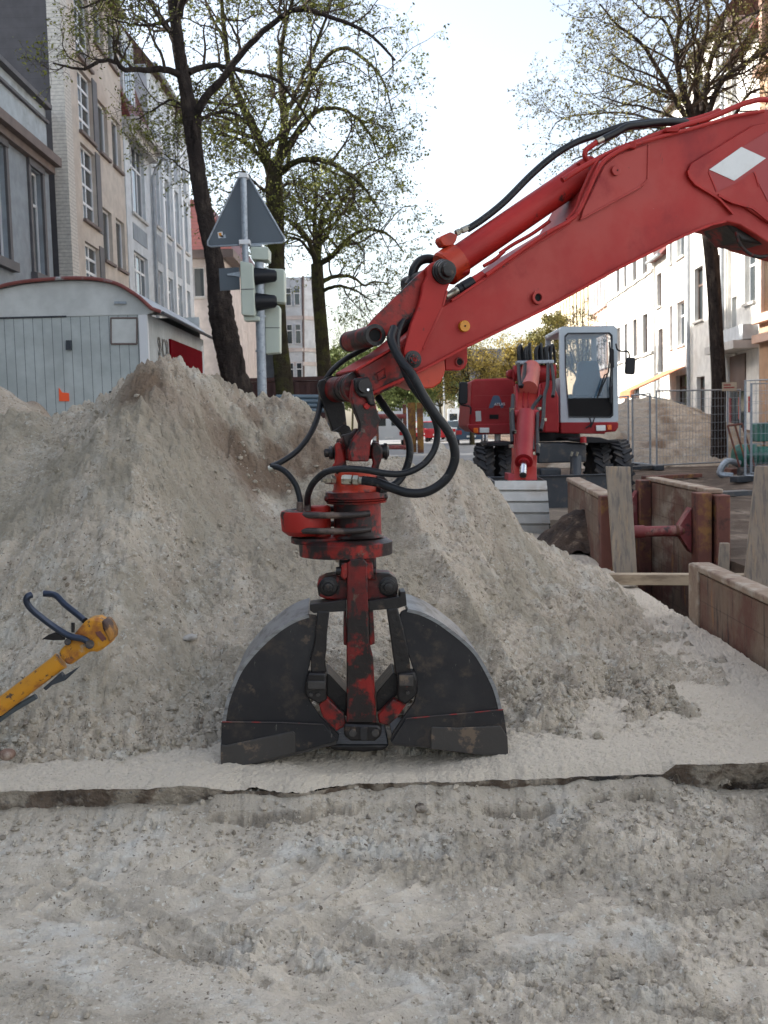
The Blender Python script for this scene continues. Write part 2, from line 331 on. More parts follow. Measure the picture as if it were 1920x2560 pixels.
def gfaces(nx, ny, keep=None):
    i = np.arange(nx - 1)[None, :] + np.arange(ny - 1)[:, None] * nx
    q = np.stack([i, i + 1, i + 1 + nx, i + nx], -1).reshape(-1, 4)
    return q if keep is None else q[keep.reshape(-1)]
def sstep(a, b, x): t = np.clip((x - a) / (b - a), 0, 1); return t * t * (3 - 2 * t)

# ---------------------------------------------------------------- ground at street level with the trench cut into it, ending at the broken asphalt edge
def edge_y(x):
    return np.interp(x, [-4, -1.5, -.95, -.6, -.35, -.1, .3, .75, 1.1, 1.45, 1.9, 4], [4.06, 4.06, 4.07, 4.14, 4.08, 4.16, 4.17, 4.2, 4.2, 4.17, 4.22, 4.25]) + .035 * fbm(x * 3.1, x * 0 + 3, 5) + .018 * fbm(x * 13, x * 0 + 8, 6) + .008 * fbm(x * 45, x * 0 + 8, 7)
TX0, TX1, TY0, TY1 = 2.03, 3.25, 3.0, 14.6
xs = np.concatenate([steps([(-60, -12, 4), (-12, -3, .3), (-3, -1.7, .05), (-1.7, 2.0, .008)]), np.array([2.012, 2.024, 2.03, 2.04]), steps([(2.1, 3.2, .05)]), np.array([3.24, 3.25, 3.27]), steps([(3.4, 12, .08), (12, 60, 4)])])
vs_ = np.concatenate([steps([(0, .5, .006), (.5, 1.9, .009), (1.9, 5, .03), (5, 10.4, .06)])[:-1], np.array([10.42, 10.44]), steps([(10.5, 20, .12), (20, 45, .4), (45, 300, 15)])])
X, V_ = grid(xs, vs_)
blend = sstep(10, 2, V_)
Y = V_ + edge_y(X) * blend + 4.15 * (1 - blend)
h = .02 * fbm(X * .8, Y * .8, 11) + .012 * fbm(X * 4, Y * 4, 12) * sstep(.0, .3, V_)
rough = sstep(-.15, .5, fbm(X * 1.3, Y * 1.6, 13)) * sstep(.05, .5, V_)
h += lumps(X, Y, .08, 14, .5, .4) * rough + lumps(X, Y, .03, 18, .6, .7) * (.25 + .75 * rough)
h += np.abs(fbm(X * 2.2 + Y * 1.1, Y * 3.5, 15)) * .02 * rough
far = sstep(9, 13, Y) * sstep(2.9, 3.5, X)
h += .10 * sstep(3.2, 4.2, X) * fbm(X * .9, Y * .7, 16) * sstep(30, 20, Y)
h *= sstep(60, 24, Y)
lipx = np.interp(X, [-3, -1.5, -1.2, -.8, -.62, -.4, 1.0, 1.08, 1.13, 3], [0, 0, 0, 0, 1, 1, 1, 1, 0, 0]) * sstep(-.5, .0, fbm(X * 2.3, X * 0 + 2, 33) + .2)
h += -.02 - .012 * sstep(.03, 0, V_) - (.026 * sstep(.07, 0, V_) + .014 * sstep(.3, 0, V_)) * lipx
h -= .055 * np.exp(-((X + .04) / .40) ** 4 - ((Y - 4.42) / .2) ** 4)
rg_ = np.random.default_rng(21); h += rg_.normal(0, .0016, h.shape) * sstep(6, 3, V_) + .004 * fbm(X * 40, Y * 40, 34) * sstep(6, 3, V_)
tr = (X > TX0) & (X < TX1) & (Y > TY0) & (Y < TY1)
h = np.where(tr, -1.55 + .3 * fbm(X * 1.5, Y * 1.5, 17) + .5 * sstep(11, 14, Y), h)
soilmask = 1 - sstep(2.6, 3.3, X) * 1.0
soilmask = np.where(Y > 11.5, soilmask * (1 - .75 * sstep(11.5, 14, Y)), soilmask)
soilmask = np.clip(soilmask * sstep(-.9, -.3, fbm(X * .7, Y * .7, 19)) * 1.0 + (Y < 9) * (X < 2.5), 0, 1); soilmask[tr] = 0
np_mesh('ground', np.stack([X, Y, h], -1).reshape(-1, 3), gfaces(len(xs), len(vs_)), M['soil'], attr=soilmask, smooth=False, kind='structure')

# ---------------------------------------------------------------- broken face of the asphalt layer
ex = steps([(-2.2, 2.6, .01)]); nz = 14
E = []
for k in range(nz):
    t = k / (nz - 1)
    lx = np.interp(ex, [-3, -.8, -.62, -.4, 1.0, 1.08, 1.13, 3], [0, 0, 1, 1, 1, 1, 0, 0]); ey = edge_y(ex); zz = -.026 - .038 * lx - (.13 * t if t < .99 else .5)
    dent = .016 * fbm(ex * 22, ex * 0 + t * 3.1, 31) + .02 * fbm(ex * 7, ex * 0 + t * 2, 32) - .05 * t * sstep(1.25, 1.4, ex)
    E.append(np.stack([ex, ey - .004 - dent * (0.15 + t) + .05 * t, np.full_like(ex, zz)], -1))
np_mesh('road_slab_edge', np.array(E).reshape(-1, 3), gfaces(len(ex), nz), M['edge'], kind='structure')

# ---------------------------------------------------------------- excavated strip in front, one step lower
xs = steps([(-8, -1.75, .12), (-1.75, 2.1, .0058), (2.1, 8, .12)]); vs_ = steps([(0, .3, .006), (.3, 1.75, .0052), (1.75, 5.5, .12)])
X, V_ = grid(xs, vs_); Vr = 1.75 - V_
ED = edge_y(X) + .05
Y = np.where(V_ < 1.75, 0, 0) + ED - V_
d = V_
deep = np.interp(X, [-3, -1.5, -.8, -.66, -.4, 1.0, 1.08, 1.13, 1.25, 3], [1, 1, 1, 0, 0, 0, .1, 1.1, 1.25, 1.2])     # 1 = bare slab face, 0 = sand-covered lip
lip = -.115 * deep - .078 * (1 - np.clip(deep, 0, 1)) + .03 * fbm(X * 3.3, X * 0 + d * 3, 44) + .02 * fbm(X * 12, d * 6, 45)
crev = .115 + .05 * fbm(X * 3, X * 0, 43) + .018 * fbm(X * 14, X * 0 + 4, 41)
foot_ = (.02 * sstep(.03, .1, d) + .036 * (.6 + .8 * vn(X * 9, X * 0, 62)) * sstep(crev - .004, crev + .014, d)) * (1 - np.clip(deep, 0, 1))
drop = np.interp(d, [0, .05, .10, .2, .35, .6, 2, 8], [0, .0, .08, .3, .58, .85, 1, 1])
lip = lip - foot_
h = lip * (1 - drop) + (-.30) * drop
h += (.028 * fbm(X * 1.2, Y * 2.2, 46) + .036 * fbm(X * 2.0 + .6 * Y, Y * 6.2, 47) + .012 * fbm(X * 5 + .6 * Y, Y * 12, 42)) * sstep(.05, .35, d)
# dragged furrows and foot-worn flats
h += .024 * (1 - np.abs(fbm(X * 2.0 - Y * .9, Y * 6.5 + X * .9, 48)) * 2.4) * sstep(.2, .5, d)
rr = sstep(-.05, .3, fbm(X * 1.7, Y * 3.4, 49) + .55 * sstep(-.2, 1.4, X) - .12) * sstep(.02, .15, d)
h += lumps(X, Y, .10, 50, .3, .2) * rr + lumps(X, Y, .055, 54, .4, .42) * rr + lumps(X, Y, .034, 58, .5, .75) * rr + lumps(X, Y, .02, 57, .45, .85) * (.06 + .94 * rr)
h += np.abs(fbm(X * 9, Y * 9, 60)) * .012 * rr
# shovel / boot prints: smooth shallow dishes with a raised rim
rng = np.random.default_rng(7)
for i in range(60):
    cx, cy = rng.uniform(-1.3, 1.7), rng.uniform(2.75, 3.85); a = rng.uniform(-.7, .9); L_, w_ = rng.uniform(.10, .2), rng.uniform(.035, .06)
    u = (X - cx) * math.cos(a) + (Y - cy) * math.sin(a); v = -(X - cx) * math.sin(a) + (Y - cy) * math.cos(a); q = (u / L_) ** 2 + (v / w_) ** 2
    h += -.020 * np.exp(-q * q) + .009 * np.exp(-((q - 1.7) / .6) ** 2)
# smooth compacted tongue in the lower left with tyre-pressed wavelets
e0 = PZ(430, 2395, -.26); e1 = PZ(880, 2545, -.26); sl = (e1.y - e0.y) / (e1.x - e0.x)
tg = sstep(.0, .022, (e0.y + sl * (X - e0.x)) - Y + .02 * fbm(X * 5, Y * 5, 61))
base = -.252 + .006 * fbm(X * 2, Y * 2, 62) + .009 * (1 - np.abs(fbm(X * 6 + Y * 4, Y * 15, 63)) * 4).clip(0, 1)
h = h * (1 - tg) + base * tg
wd = .003 + .012 * np.exp(-((X + .43) / .09) ** 2) + .009 * np.exp(-((X - .08) / .16) ** 2) + .004 * np.exp(-((X - .62) / .12) ** 2)
dk = sstep(wd + .008, wd, np.abs(d - crev - .004 - .007 - .003 * fbm(X * 40, d * 40, 70))) * sstep(-.12, .12, .8 * fbm(X * 4, X * 0 + 5.5, 64) + .8 * fbm(X * 18, d * 20, 65) + .3 * fbm(X * 50, d * 60, 63)) * .5 * (1 - np.clip(deep, 0, 1))  # dark colour mask painting the shade in the crevice
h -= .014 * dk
rg_ = np.random.default_rng(22); h += rg_.normal(0, .0010, h.shape) * (.35 + .65 * rr) + .003 * fbm(X * 55, Y * 55, 66) * rr + .003 * fbm(X * 28, Y * 60, 67)
wet = rr * sstep(-.3, .3, fbm(X * 3, Y * 4, 68)) * .7 + .5 * sstep(.3, .0, d)
PITG = (X.copy(), Y.copy(), h.copy(), rr.copy())
np_mesh('pit_floor', np.stack([X, Y, h], -1).reshape(-1, 3), gfaces(len(xs), len(vs_))[:, ::-1], M['sandpit'], attr=np.clip(dk, 0, 1), attr2=np.clip(wet, 0, .9), smooth=False, kind='structure')

# ---------------------------------------------------------------- sand heaps: thin-plate surface through measured points + clods
def tps(pts, lam=.002):
    A = np.array([(p[0], p[1]) for p in pts]); z = np.array([p[2] for p in pts]); n = len(A)
    d = np.linalg.norm(A[:, None] - A[None], axis=-1); K = np.where(d > 0, d * d * np.log(d + 1e-12), 0) + lam * np.eye(n)
    Q = np.hstack([np.ones((n, 1)), A]); Mx = np.block([[K, Q], [Q.T, np.zeros((3, 3))]])
    w = np.linalg.solve(Mx, np.concatenate([z, np.zeros(3)]))
    def f(X, Y):
        sh = X.shape; x = X.ravel(); y = Y.ravel(); out = w[n] + w[n + 1] * x + w[n + 2] * y
        for i in range(n):
            d = np.hypot(x - A[i, 0], y - A[i, 1]); out = out + w[i] * np.where(d > 0, d * d * np.log(d + 1e-12), 0)
        return out.reshape(sh)
    return f
pp = [(-150, 1060, 6.9), (0, 1066, 6.6), (130, 1078, 6.6), (205, 1068, 6.5), (290, 1012, 6.5), (335, 945, 6.5), (378, 914, 6.5), (418, 903, 6.5), (470, 925, 6.7), (560, 965, 7.0), (650, 985, 7.3), (745, 990, 7.5), (795, 1035, 7.6), (850, 1078, 7.8), (930, 1105, 7.8),
      (978, 1146, 7.2), (1053, 1128, 7.0), (1103, 1125, 7.0), (1155, 1126, 7.1), (1215, 1175, 7.1), (1246, 1214, 7.1), (1290, 1300, 7.2), (1335, 1365, 7.35), (1400, 1392, 7.6), (1450, 1440, 7.8), (1520, 1486, 8.0),
      (365, 1090, 5.95), (335, 1250, 5.6), (305, 1450, 5.2), (260, 1650, 4.85), (0, 1250, 5.9), (0, 1500, 5.3), (0, 1700, 4.9), (-250, 1300, 5.9), (-250, 1600, 5.1),
      (540, 1080, 6.65), (650, 1180, 6.6), (720, 1250, 6.35), (560, 1300, 5.95), (500, 1500, 5.4), (480, 1700, 5.0), (820, 1200, 6.6), (850, 1400, 5.85), (850, 1600, 5.2), (850, 1750, 4.9),
      (1000, 1200, 6.6), (1050, 1350, 6.15), (1130, 1450, 5.85), (1200, 1550, 5.62), (1255, 1650, 5.42), (1310, 1750, 5.2), (1250, 1400, 6.6), (1350, 1550, 6.2), (1440, 1640, 5.95), (1150, 1600, 5.5), (1130, 1730, 5.0), (1000, 1700, 5.05)]
pts = [tuple(P(*p)) for p in pp]
pts += [(x, y, 0) for x, y in ((-3.4, 4.46), (-2.2, 4.46), (-1.5, 4.47), (-.9, 4.52), (-.3, 4.66), (.2, 4.7), (.5, 4.72), (.8, 4.95), (1.02, 5.25), (1.38, 5.75), (1.6, 6.5), (1.68, 7.4), (1.85, 8.3), (1.7, 9.0), (.8, 9.2), (0, 9.3), (-1, 9.2), (-2.2, 9), (-3.5, 9))]
pts += [(x, y, -.11) for x, y in ((.95, 4.45), (1.55, 5.1), (1.95, 6.2), (2.1, 7.4))]
pts += [(x, y, -.3) for x, y in ((-3.4, 3.9), (-1.5, 3.92), (0, 4.15), (2.2, 8.5), (1, 9.9), (-1, 9.9), (-3.5, 9.6))]
hf = tps(pts)
xs = steps([(-3.4, -1.95, .02), (-1.95, 1.95, .0078)]); ys = steps([(4.2, 7.0, .0075), (7.0, 8.0, .015), (8, 9.8, .08)])
X, Y = grid(xs, ys); h = hf(X, Y)
wx = .10 * fbm(X * 1.7, Y * 1.7, 71)
def ridge(pl, amp, wl, wr):
    '''crest along a polyline, with its own width on the left and on the right side'''
    best = np.full(X.shape, 9.0); side = np.zeros(X.shape)
    wob_ = .05 * fbm(X * 3, Y * 3, 79)
    for (a, b), (c, d_) in zip(pl[:-1], pl[1:]):
        vx, vy = c - a, d_ - b; t = np.clip(((X - a) * vx + (Y - b) * vy) / (vx * vx + vy * vy), 0, 1); dx, dy = X - a - t * vx, Y - b - t * vy
        dd = np.hypot(dx, dy); s_ = np.sign(dx); m = dd < best; best = np.where(m, dd, best); side = np.where(m, s_, side)
    sd_ = best * side + wob_; return amp * np.exp(-np.abs(sd_) / np.where(sd_ > 0, wr, wl)) * (.75 + .25 * fbm(X * 6, Y * 6, 81))
h += ridge([(.08, 6.75), (.22, 6.2), (.40, 5.75), (.58, 5.42), (.68, 5.15)], .12, .10, .045) + ridge([(.42, 7.0), (.52, 6.5), (.70, 6.0), (.95, 5.6), (1.1, 5.4)], .10, .09, .05)
h += ridge([(-1.40, 6.5), (-1.33, 6.0), (-1.30, 5.6), (-1.27, 4.95)], .10, .16, .07) + ridge([(-.95, 6.6), (-.8, 6.1), (-.85, 5.5)], .05, .06, .10)
h -= .07 * np.exp(-((X - .05 - .35 * (6.3 - Y)) / .13) ** 2) * sstep(5.0, 5.5, Y) * sstep(6.9, 6.4, Y)
rid = np.abs(fbm(X * 1.9 + wx, Y * .9, 72))            # gullies running down the slope
slope_r = sstep(-.2, .3, fbm(X * 1.1, Y * 1.1, 73))
h += .06 * fbm(X * 1.9, Y * 1.9, 74) - .12 * rid * (.35 + .65 * sstep(-.5, .5, X)) + .06 * (1 - 2 * np.abs(fbm((X - .25 * Y) * 3.2, Y * .8, 77))) * sstep(-.3, .3, X) + .03 * fbm(X * 4.5, Y * 4.5, 78) + .018 * fbm(X * 9, Y * 9, 75)
al = (X + .25 * Y); h += .014 * (1 - np.abs(fbm(al * 6, Y * 1.2, 76)) * 3).clip(0, 1) * sstep(.2, .7, X)
h -= .075 * sstep(.25, .9, h)
top = sstep(.9, 1.4, h) * sstep(0, -.9, X)
foot = sstep(.35, .05, h) * (.5 + .5 * sstep(.3, -.4, X))
cl = np.clip(.35 + .65 * slope_r + top + foot, 0, 1.4)
h += lumps(X, Y, .17, 80, .35, .45) * np.clip(cl - .35, 0, 1) + lumps(X, Y, .08, 84, .5, .6) * cl + lumps(X, Y, .042, 88, .6, .8) * cl + lumps(X, Y, .026, 92, .5, .9) * .9
h += .012 * fbm(X * 22, Y * 22, 96) * cl
# slumped scarps: terrace steps broken into the wet upper sand
sc = fbm(X * .9, Y * .9, 97); q = h / .16 + sc * 1.5; h += .02 * sstep(.0, .45, q - np.floor(q)) * sstep(.15, .5, fbm(X * 1.4, Y * 1.2, 98)) * sstep(-.2,.2,fbm(X*3.1,Y*3.3,111)) - .004
rg_ = np.random.default_rng(23); h += rg_.normal(0, .0017, h.shape) + .005 * fbm(X * 45, Y * 45, 105) * cl
wet = sstep(.02, .35, h) * sstep(-.1, .35, fbm(X * 2.6 + wx, Y * 2.2, 106)) * .7 + sstep(.0, .3, h) * .35 * cl * sstep(0, .4, fbm(X * 8, Y * 8, 107))
damp = np.exp(-(((X + .62) / .55) ** 2 + ((Y - 6.75) / .55) ** 2)) * sstep(-.35, .25, fbm(X * 4.5, Y * 4.5, 99)) * 1.1
damp += .5 * np.exp(-(((X + 1.35) / .2) ** 2 + ((Y - 6.35) / .12) ** 2))
damp += .35 * sstep(.35, .6, fbm(X * 2, Y * 2, 101)) 
keep = (h > -.12); kq = keep[:-1, :-1] | keep[1:, 1:]
o = np_mesh('sand_heap', np.stack([X, Y, h], -1).reshape(-1, 3), gfaces(len(xs), len(ys), kq), M['sand'], attr=np.clip(damp, 0, .85), attr2=np.clip(wet, 0, .9), smooth=False,
            label='big pale sand heap with two humps right behind the clamshell grab', cat='sand heap', group='heaps of excavated sand')
def cone_heap(label, cx, cy, rad, top, seed, matr, sx=1.0, res=.05):
    xs = np.arange(-rad * 1.05, rad * 1.05, res); X, Y = grid(xs, xs)
    d = np.hypot(X / sx, Y) / rad; d = d * (1 + .12 * fbm(X * .8, Y * .8, seed))
    h = top * (1 - d ** 1.15) - .06 * np.exp(-(d / .15) ** 2) + .09 * fbm(X * 1.3, Y * 1.3, seed + 1) + .04 * fbm(X * 5, Y * 5, seed + 2) + lumps(X, Y, .3, seed + 3, .4, .3) + lumps(X, Y, .14, seed + 7, .5, .4)
    keep = h > -.15; kq = keep[:-1, :-1] | keep[1:, 1:]
    dm = .6 * sstep(.1, .5, fbm(X * 1.4, Y * 1.4, seed + 9)) + .25
    return np_mesh('sand_heap', np.stack([X + cx, Y + cy, h], -1).reshape(-1, 3), gfaces(len(xs), len(xs), kq), matr, attr=dm, label=label, cat='sand heap', group='heaps of excavated sand')
cone_heap('brownish sand mound at the left edge in front of the white site caravan', -3.22, 8.9, 1.8, 1.84, 200, M['sand'], res=.03)
cone_heap('tall sandy heap behind the wire fence beside the right tree trunk', 8.3, 34, 4.6, 2.05, 220, M['sand'], 1.05, res=.07)
cone_heap('low brown heap of wet sand seen through the arch of hoses', -.28, 9.3, 1.25, 1.3, 240, M['sand'], res=.03)
# loose clods lying on heap foot and floor: too many to count
rng = np.random.default_rng(3)
ico_v = []; t = (1 + 5 ** .5) / 2
ico = np.array([(-1, t, 0), (1, t, 0), (-1, -t, 0), (1, -t, 0), (0, -1, t), (0, 1, t), (0, -1, -t), (0, 1, -t), (t, 0, -1), (t, 0, 1), (-t, 0, -1), (-t, 0, 1)]) / math.hypot(1, t)
icf = np.array([(0, 11, 5), (0, 5, 1), (0, 1, 7), (0, 7, 10), (0, 10, 11), (1, 5, 9), (5, 11, 4), (11, 10, 2), (10, 7, 6), (7, 1, 8), (3, 9, 4), (3, 4, 2), (3, 2, 6), (3, 6, 8), (3, 8, 9), (4, 9, 5), (2, 4, 11), (6, 2, 10), (8, 6, 7), (9, 8, 1)])
def scatter(G, n, wgt, smin, smax, pw, seed, name, label, m, cat, yl=None):
    rng = np.random.default_rng(seed); X_, Y_, h_ = G[0].ravel(), G[1].ravel(), G[2].ravel(); w = wgt.ravel(); w = w / w.sum(); k = rng.choice(len(w), n, p=w)
    sz = smin + (smax - smin) * rng.random(n) ** pw
    Vc = ico[None] * (1 + .45 * rng.uniform(-1, 1, (n, 12, 1))) * sz[:, None, None] * rng.uniform(.6, 1.2, (n, 1, 3)) + np.stack([X_[k], Y_[k], h_[k] + sz * .35], -1)[:, None]
    Fc = icf[None] + (np.arange(n) * 12)[:, None, None]
    np_mesh(name, Vc.reshape(-1, 3), Fc.reshape(-1, 3), m, kind='stuff', label=label, cat=cat, attr=np.repeat((rng.random(n) < .025) * .5, 12), attr2=np.repeat(rng.random(n) ** 1.5, 12), smooth=False)
Xh, Yh, hh = X, Y, h
foot2 = np.exp(-(hh / .13) ** 2) * (hh > -.03) * (Yh < 5.4) * (Xh < 1.35) * (Xh > -1.95) * (1 - (np.abs(Xh) < .68) * (Yh < 4.72)) 
slope2 = (hh > .1) * (Yh < 7) * (Xh > -1.95) * (.08 + .5 * sstep(.1, .4, fbm(Xh * 2.4, Yh * 2.1, 310)))
scatter((Xh, Yh, hh), 6500, foot2 * (.2 + vn(Xh * 4, Yh * 4, 311)) + slope2 * .25, .003, .018, 4.5, 3, 'sand_clods', 'loose clods of sand strewn over the heap and along its foot', M['sand'], 'sand clods')
PX_, PY_, PH_, PR_ = PITG
near_edge = np.exp(-((edge_y(PX_) - PY_ - .12) / .12) ** 2)
scatter((PX_, PY_, PH_), 5000, (np.abs(PX_) < 1.7) * (PY_ > 2.75) * (.02 + PR_ ** 2 * (.2 + vn(PX_ * 5, PY_ * 6, 312)) + 1.1 * near_edge), .002, .014, 4.0, 4, 'sand_crumbs', 'crumbs of sand lying on the dug out strip in front', M['sandpit'], 'sand crumbs')
# stones
def stone(p, r, label, m, seed, squash=(1, 1, .7)):
    rg = np.random.default_rng(seed); b = MB(); vs = ico * r * np.array(squash) * (1 + .25 * rg.uniform(-1, 1, (12, 1))); b.add([Vector(v) + Vector(p) for v in vs], [tuple(f) for f in icf])
    o = b.build('stone', m, loc=p, smooth=50, label=label, cat='stone', group='stones lying in the sand'); s = o.modifiers.new('s', 'SUBSURF'); s.levels = 1; s.render_levels = 2; return o
M['stone'] = mat('brown_stone', (.2, .12, .085), .8, layers=[((.4, .33, .27), 9, .6, .1)], bump=[(30, .4, .01)])
M['flint'] = mat('pale_stone', (.45, .42, .38), .7, layers=[((.2, .18, .16), 9, .6, .1)], bump=[(30, .4, .01)])
stone(PZ(18, 1885, .03), .045, 'rounded brown stone at the foot of the heap by the left edge', M['stone'], 1)
stone(P(475, 1595, 5.18), .05, 'flat grey wedge of stone stuck in the heap left of the grab', M['flint'], 2, (1, 1, .5))
stone(P(275, 1525, 5.1), .045, 'thin dark slab poking from the heap behind the yellow hammer', M['stone'], 3, (1.3, .6, .25))
stone(PZ(705, 2505, -.262), .012, 'small bent reddish pebble on the smooth sand at the bottom', M['stone'], 4, (1.3, .8, .4))

def chunk(p, r, label, m, seed, squash):
    rg = np.random.default_rng(seed); b = MB(); vs = ico * r * np.array(squash) * (1 + .4 * rg.uniform(-1, 1, (12, 1))); b.add([Matrix.Rotation(seed, 3, 'Z') @ Vector(v) + Vector(p) for v in vs], [tuple(f) for f in icf])
    return b.build('asphalt_chunk', m, loc=p, smooth=0, bevel=r * .12, label=label, cat='asphalt chunk', group='asphalt chunks at the broken edge')
for i, (px, py, z, r, lb) in enumerate(((640, 1990, -.11, .035, 'dark asphalt lump in the broken edge below the left shell'), (700, 2005, -.12, .045, 'largest dark asphalt lump in the broken edge below the grab'), (45, 2058, -.16, .05, 'dark asphalt piece lying at the left end of the broken edge'), (1050, 2020, -.12, .03, 'dark lump in the crevice below the right shell'))):
    chunk(PZ(px, py, z), r, lb, M['edge'], 30 + i, (1.3, .8, .7))
# ================================================================ FRONT EXCAVATOR (stick, links, coupler, rotator, clamshell grab)
def zc(ox, oy, w, disp): k = w / disp; return lambda x, y: (ox + x * k, oy + y * k)
zA = zc(640, 500, 640, 1659); zB = zc(700, 850, 480, 1659); zC = zc(900, 600, 400, 1659); zD = zc(1300, 220, 620, 1659)
zE = zc(500, 1150, 820, 1659); zF = zc(960, 0, 960, 1659); zG = zc(1120, 780, 500, 1659); zH = zc(1370, 880, 550, 1521)
nA = Vector((.34, -.94, 0)).normalized(); AP = (P(900, 1100, 4.56), nA)      # plane of the arm
nG = Vector((.05, -1, 0)).normalized(); GP = (P(905, 1500, 4.34), nG)        # front plane of the grab
UPZ = Vector((0, 0, 1))
def poly(z, pts, pl, off): return [PL(*z(*p), pl, off) for p in pts]
EX = thing('excavator', 'red excavator arm from the right holding a dark clamshell grab on the sand', 'excavator', (0.1, 4.5, 0), 'red wheeled excavators')
W2 = .15
I = lambda x, y: (x, y)
stick = [(888, 925), (985, 868), (1060, 806), (1105, 768), (1209, 697), (1320, 620), (1423, 558), (1452, 509), (1510, 405), (1544, 379), (1625, 344), (1770, 307), (1880, 277), (1962, 268), (2080, 320), (2250, 420), (2330, 620), (2200, 700), (2040, 640),
         (1920, 606), (1880, 580), (1850, 562), (1816, 554), (1782, 562), (1712, 590), (1539, 677), (1365, 773), (1168, 868), (1036, 937), (940, 989), (922, 975), (905, 950)]
b = MB().prism(poly(I, stick, AP, W2 - .012), -nA * (2 * W2 - .024)); st_o = b.build('stick', M['red'], EX, bevel=.006)
# flange lips: the lower and upper cover plates stand proud of the side plate
b = MB()
def strip(b, z, pts, pl, off, w, dep):
    """bar of square section following a polyline in the arm plane"""
    for a, c in zip(pts[:-1], pts[1:]):
        A = PL(*z(*a), pl, off); B = PL(*z(*c), pl, off); d = (B - A).normalized(); s = d.cross(pl[1]).normalized() * (w / 2)
        b.prism([A - s, A + s, B + s, B - s], -pl[1] * dep)
for sgn in (1,):
    strip(b, I, [(930, 983), (1036, 935), (1168, 866), (1365, 771), (1539, 675), (1712, 588), (1782, 560), (1816, 553)], AP, W2 + .004, .012, .02)
    strip(b, I, [(1130, 752), (1209, 699), (1320, 622), (1422, 560)], AP, W2 + .004, .010, .016)
    strip(b, I, [(890, 926), (985, 868)], AP, W2 + .004, .010, .016)
b.build('flange', M['redtube'], st_o, bevel=.002)
# welded bracket plate for the cylinder and the doubler plate with the white diamond
b = MB(); b.prism(poly(zF, [(862, 905), (955, 712), (1010, 668), (1145, 622), (1143, 775), (1118, 805), (850, 950)], AP, W2 + .004), -nA * .014)
strip(b, zF, [(1144, 622), (1140, 775), (1112, 805), (850, 948)], AP, W2 + .008, .009, .016)
b.build('bracket_plate', M['red'], st_o, bevel=.003)
b = MB(); b.prism(poly(zD, [(1130, 540), (1150, 500), (1560, 250), (1659, 230), (1900, 330), (2000, 760), (1659, 900), (1480, 780), (1330, 730), (1175, 640), (1135, 590)], AP, W2 + .003), -nA * .012)
b.build('doubler_plate', M['red'], st_o, bevel=.004)
b = MB(); strip(b, zD, [(1128, 550), (1135, 590), (1175, 640), (1330, 735), (1430, 840)], AP, W2 + .006, .010, .014); b.build('weld_seam', M['redtube'], st_o); b = MB(); strip(b, zD, [(1330, 715), (1420, 760), (1560, 800), (1659, 880), (1800, 960)], AP, W2 + .010, .012, .018); b.build('weld_seam', M['redtube'], st_o); b = MB(); strip(b, zD, [(1262, 560), (1318, 690)], AP, W2 + .006, .006, .01); b.build('weld_seam', M['redtube'], st_o); b = MB(); strip(b, zD, [(1570, 560), (1600, 660)], AP, W2 + .006, .006, .01)
b.build('weld_seam', M['redtube'], st_o)
MB().prism(poly(zD, [(1262, 556), (1270, 530), (1700, 262), (1900, 330), (1900, 640), (1659, 760), (1560, 560), (1434, 640), (1312, 696)], AP, W2 + .0055), -nA * .003).build('dark_marking', M['darkred'], st_o)
MB().prism(poly(zD, [(1268, 545), (1482, 394), (1645, 470), (1434, 620)], AP, W2 + .008), -nA * .003).build('diamond_marking', M['white'], st_o, label='white diamond painted on the boom')
# bosses, plug and hole on the side plate
def boss(z, x, y, r, h, m, name='boss', hole=0, off=W2, parent=st_o, pl=AP, back=.02, seg=28):
    c = PL(*z(x, y), pl, off); b = MB().cyl(c - pl[1] * back, c + pl[1] * h, r, seg=seg, hole=hole); o = b.build(name, m, parent, bevel=.0015 if r > .01 else 0)
    if hole: MB().cyl(c - pl[1] * back, c + pl[1] * (h * .2 - .004), hole * .99, seg=20).build('bore', M['hole'], o)
    return o
boss(zF, 664, 1286, .028, .008, M['red'], hole=.0165)
boss(zF, 348, 1409, .0235, .006, M['orangeplug'], 'reflector'); boss(zF, 348, 1409, .0035, .009, M['hole'], 'bolt')
boss(zF, 998, 738, .0215, .012, M['red'], 'pin_head', off=W2 + .006)
boss(zF, 1002, 738, .003, .016, M['hole'], 'bolt', off=W2 + .006)
# curved red steel pipes clipped along the stick
b = MB(); pr = .0085
def pth(z, pts, off, pl=AP): return [PL(*z(*p), pl, off) for p in pts]
b.tube(pth(zF, [(440, 1190), (560, 1105), (700, 1010), (800, 955), (838, 915), (870, 850), (920, 740), (962, 685), (1050, 635), (1075, 628)], W2 + .012), .0095, 12)
b.tube(pth(zF, [(790, 950), (830, 900), (850, 840), (905, 720), (945, 675), (1010, 640)], W2 - .01), .007, 10)
b.build('hydraulic_pipe', M['redtube'], EX)
b = MB(); b.tube(pth(zF, [(770, 778), (860, 722), (1000, 650), (1120, 605), (1250, 556), (1400, 512), (1500, 470), (1580, 440), (1659, 432), (1800, 470)], W2 - .02), .0125, 12)
b.tube(pth(zF, [(1060, 632), (1200, 590), (1330, 556), (1450, 520), (1520, 500), (1640, 480)], W2 + .008), .0085, 10)
b.build('hydraulic_pipe', M['redtube'], EX)
b = MB(); b.tube(pth(zF, [(500, 1095), (560, 1055), (640, 1010), (716, 955)], .06), .008, 8); b.tube(pth(zF, [(430, 1150), (480, 1120), (520, 1085)], .09), .008, 8); b.build('hydraulic_pipe', M['redtube'], EX)
b = MB(); b.box(PL(*zF(1072, 628), AP, W2 + .01), (.03, .03, .03)); b.box(PL(*zF(832, 925), AP, W2 + .012), (.02, .02, .016)); b.box(PL(*zF(1240, 565), AP, W2), (.06, .05, .02)); b.build('pipe_clamp', M['redtube'], EX, bevel=.003)
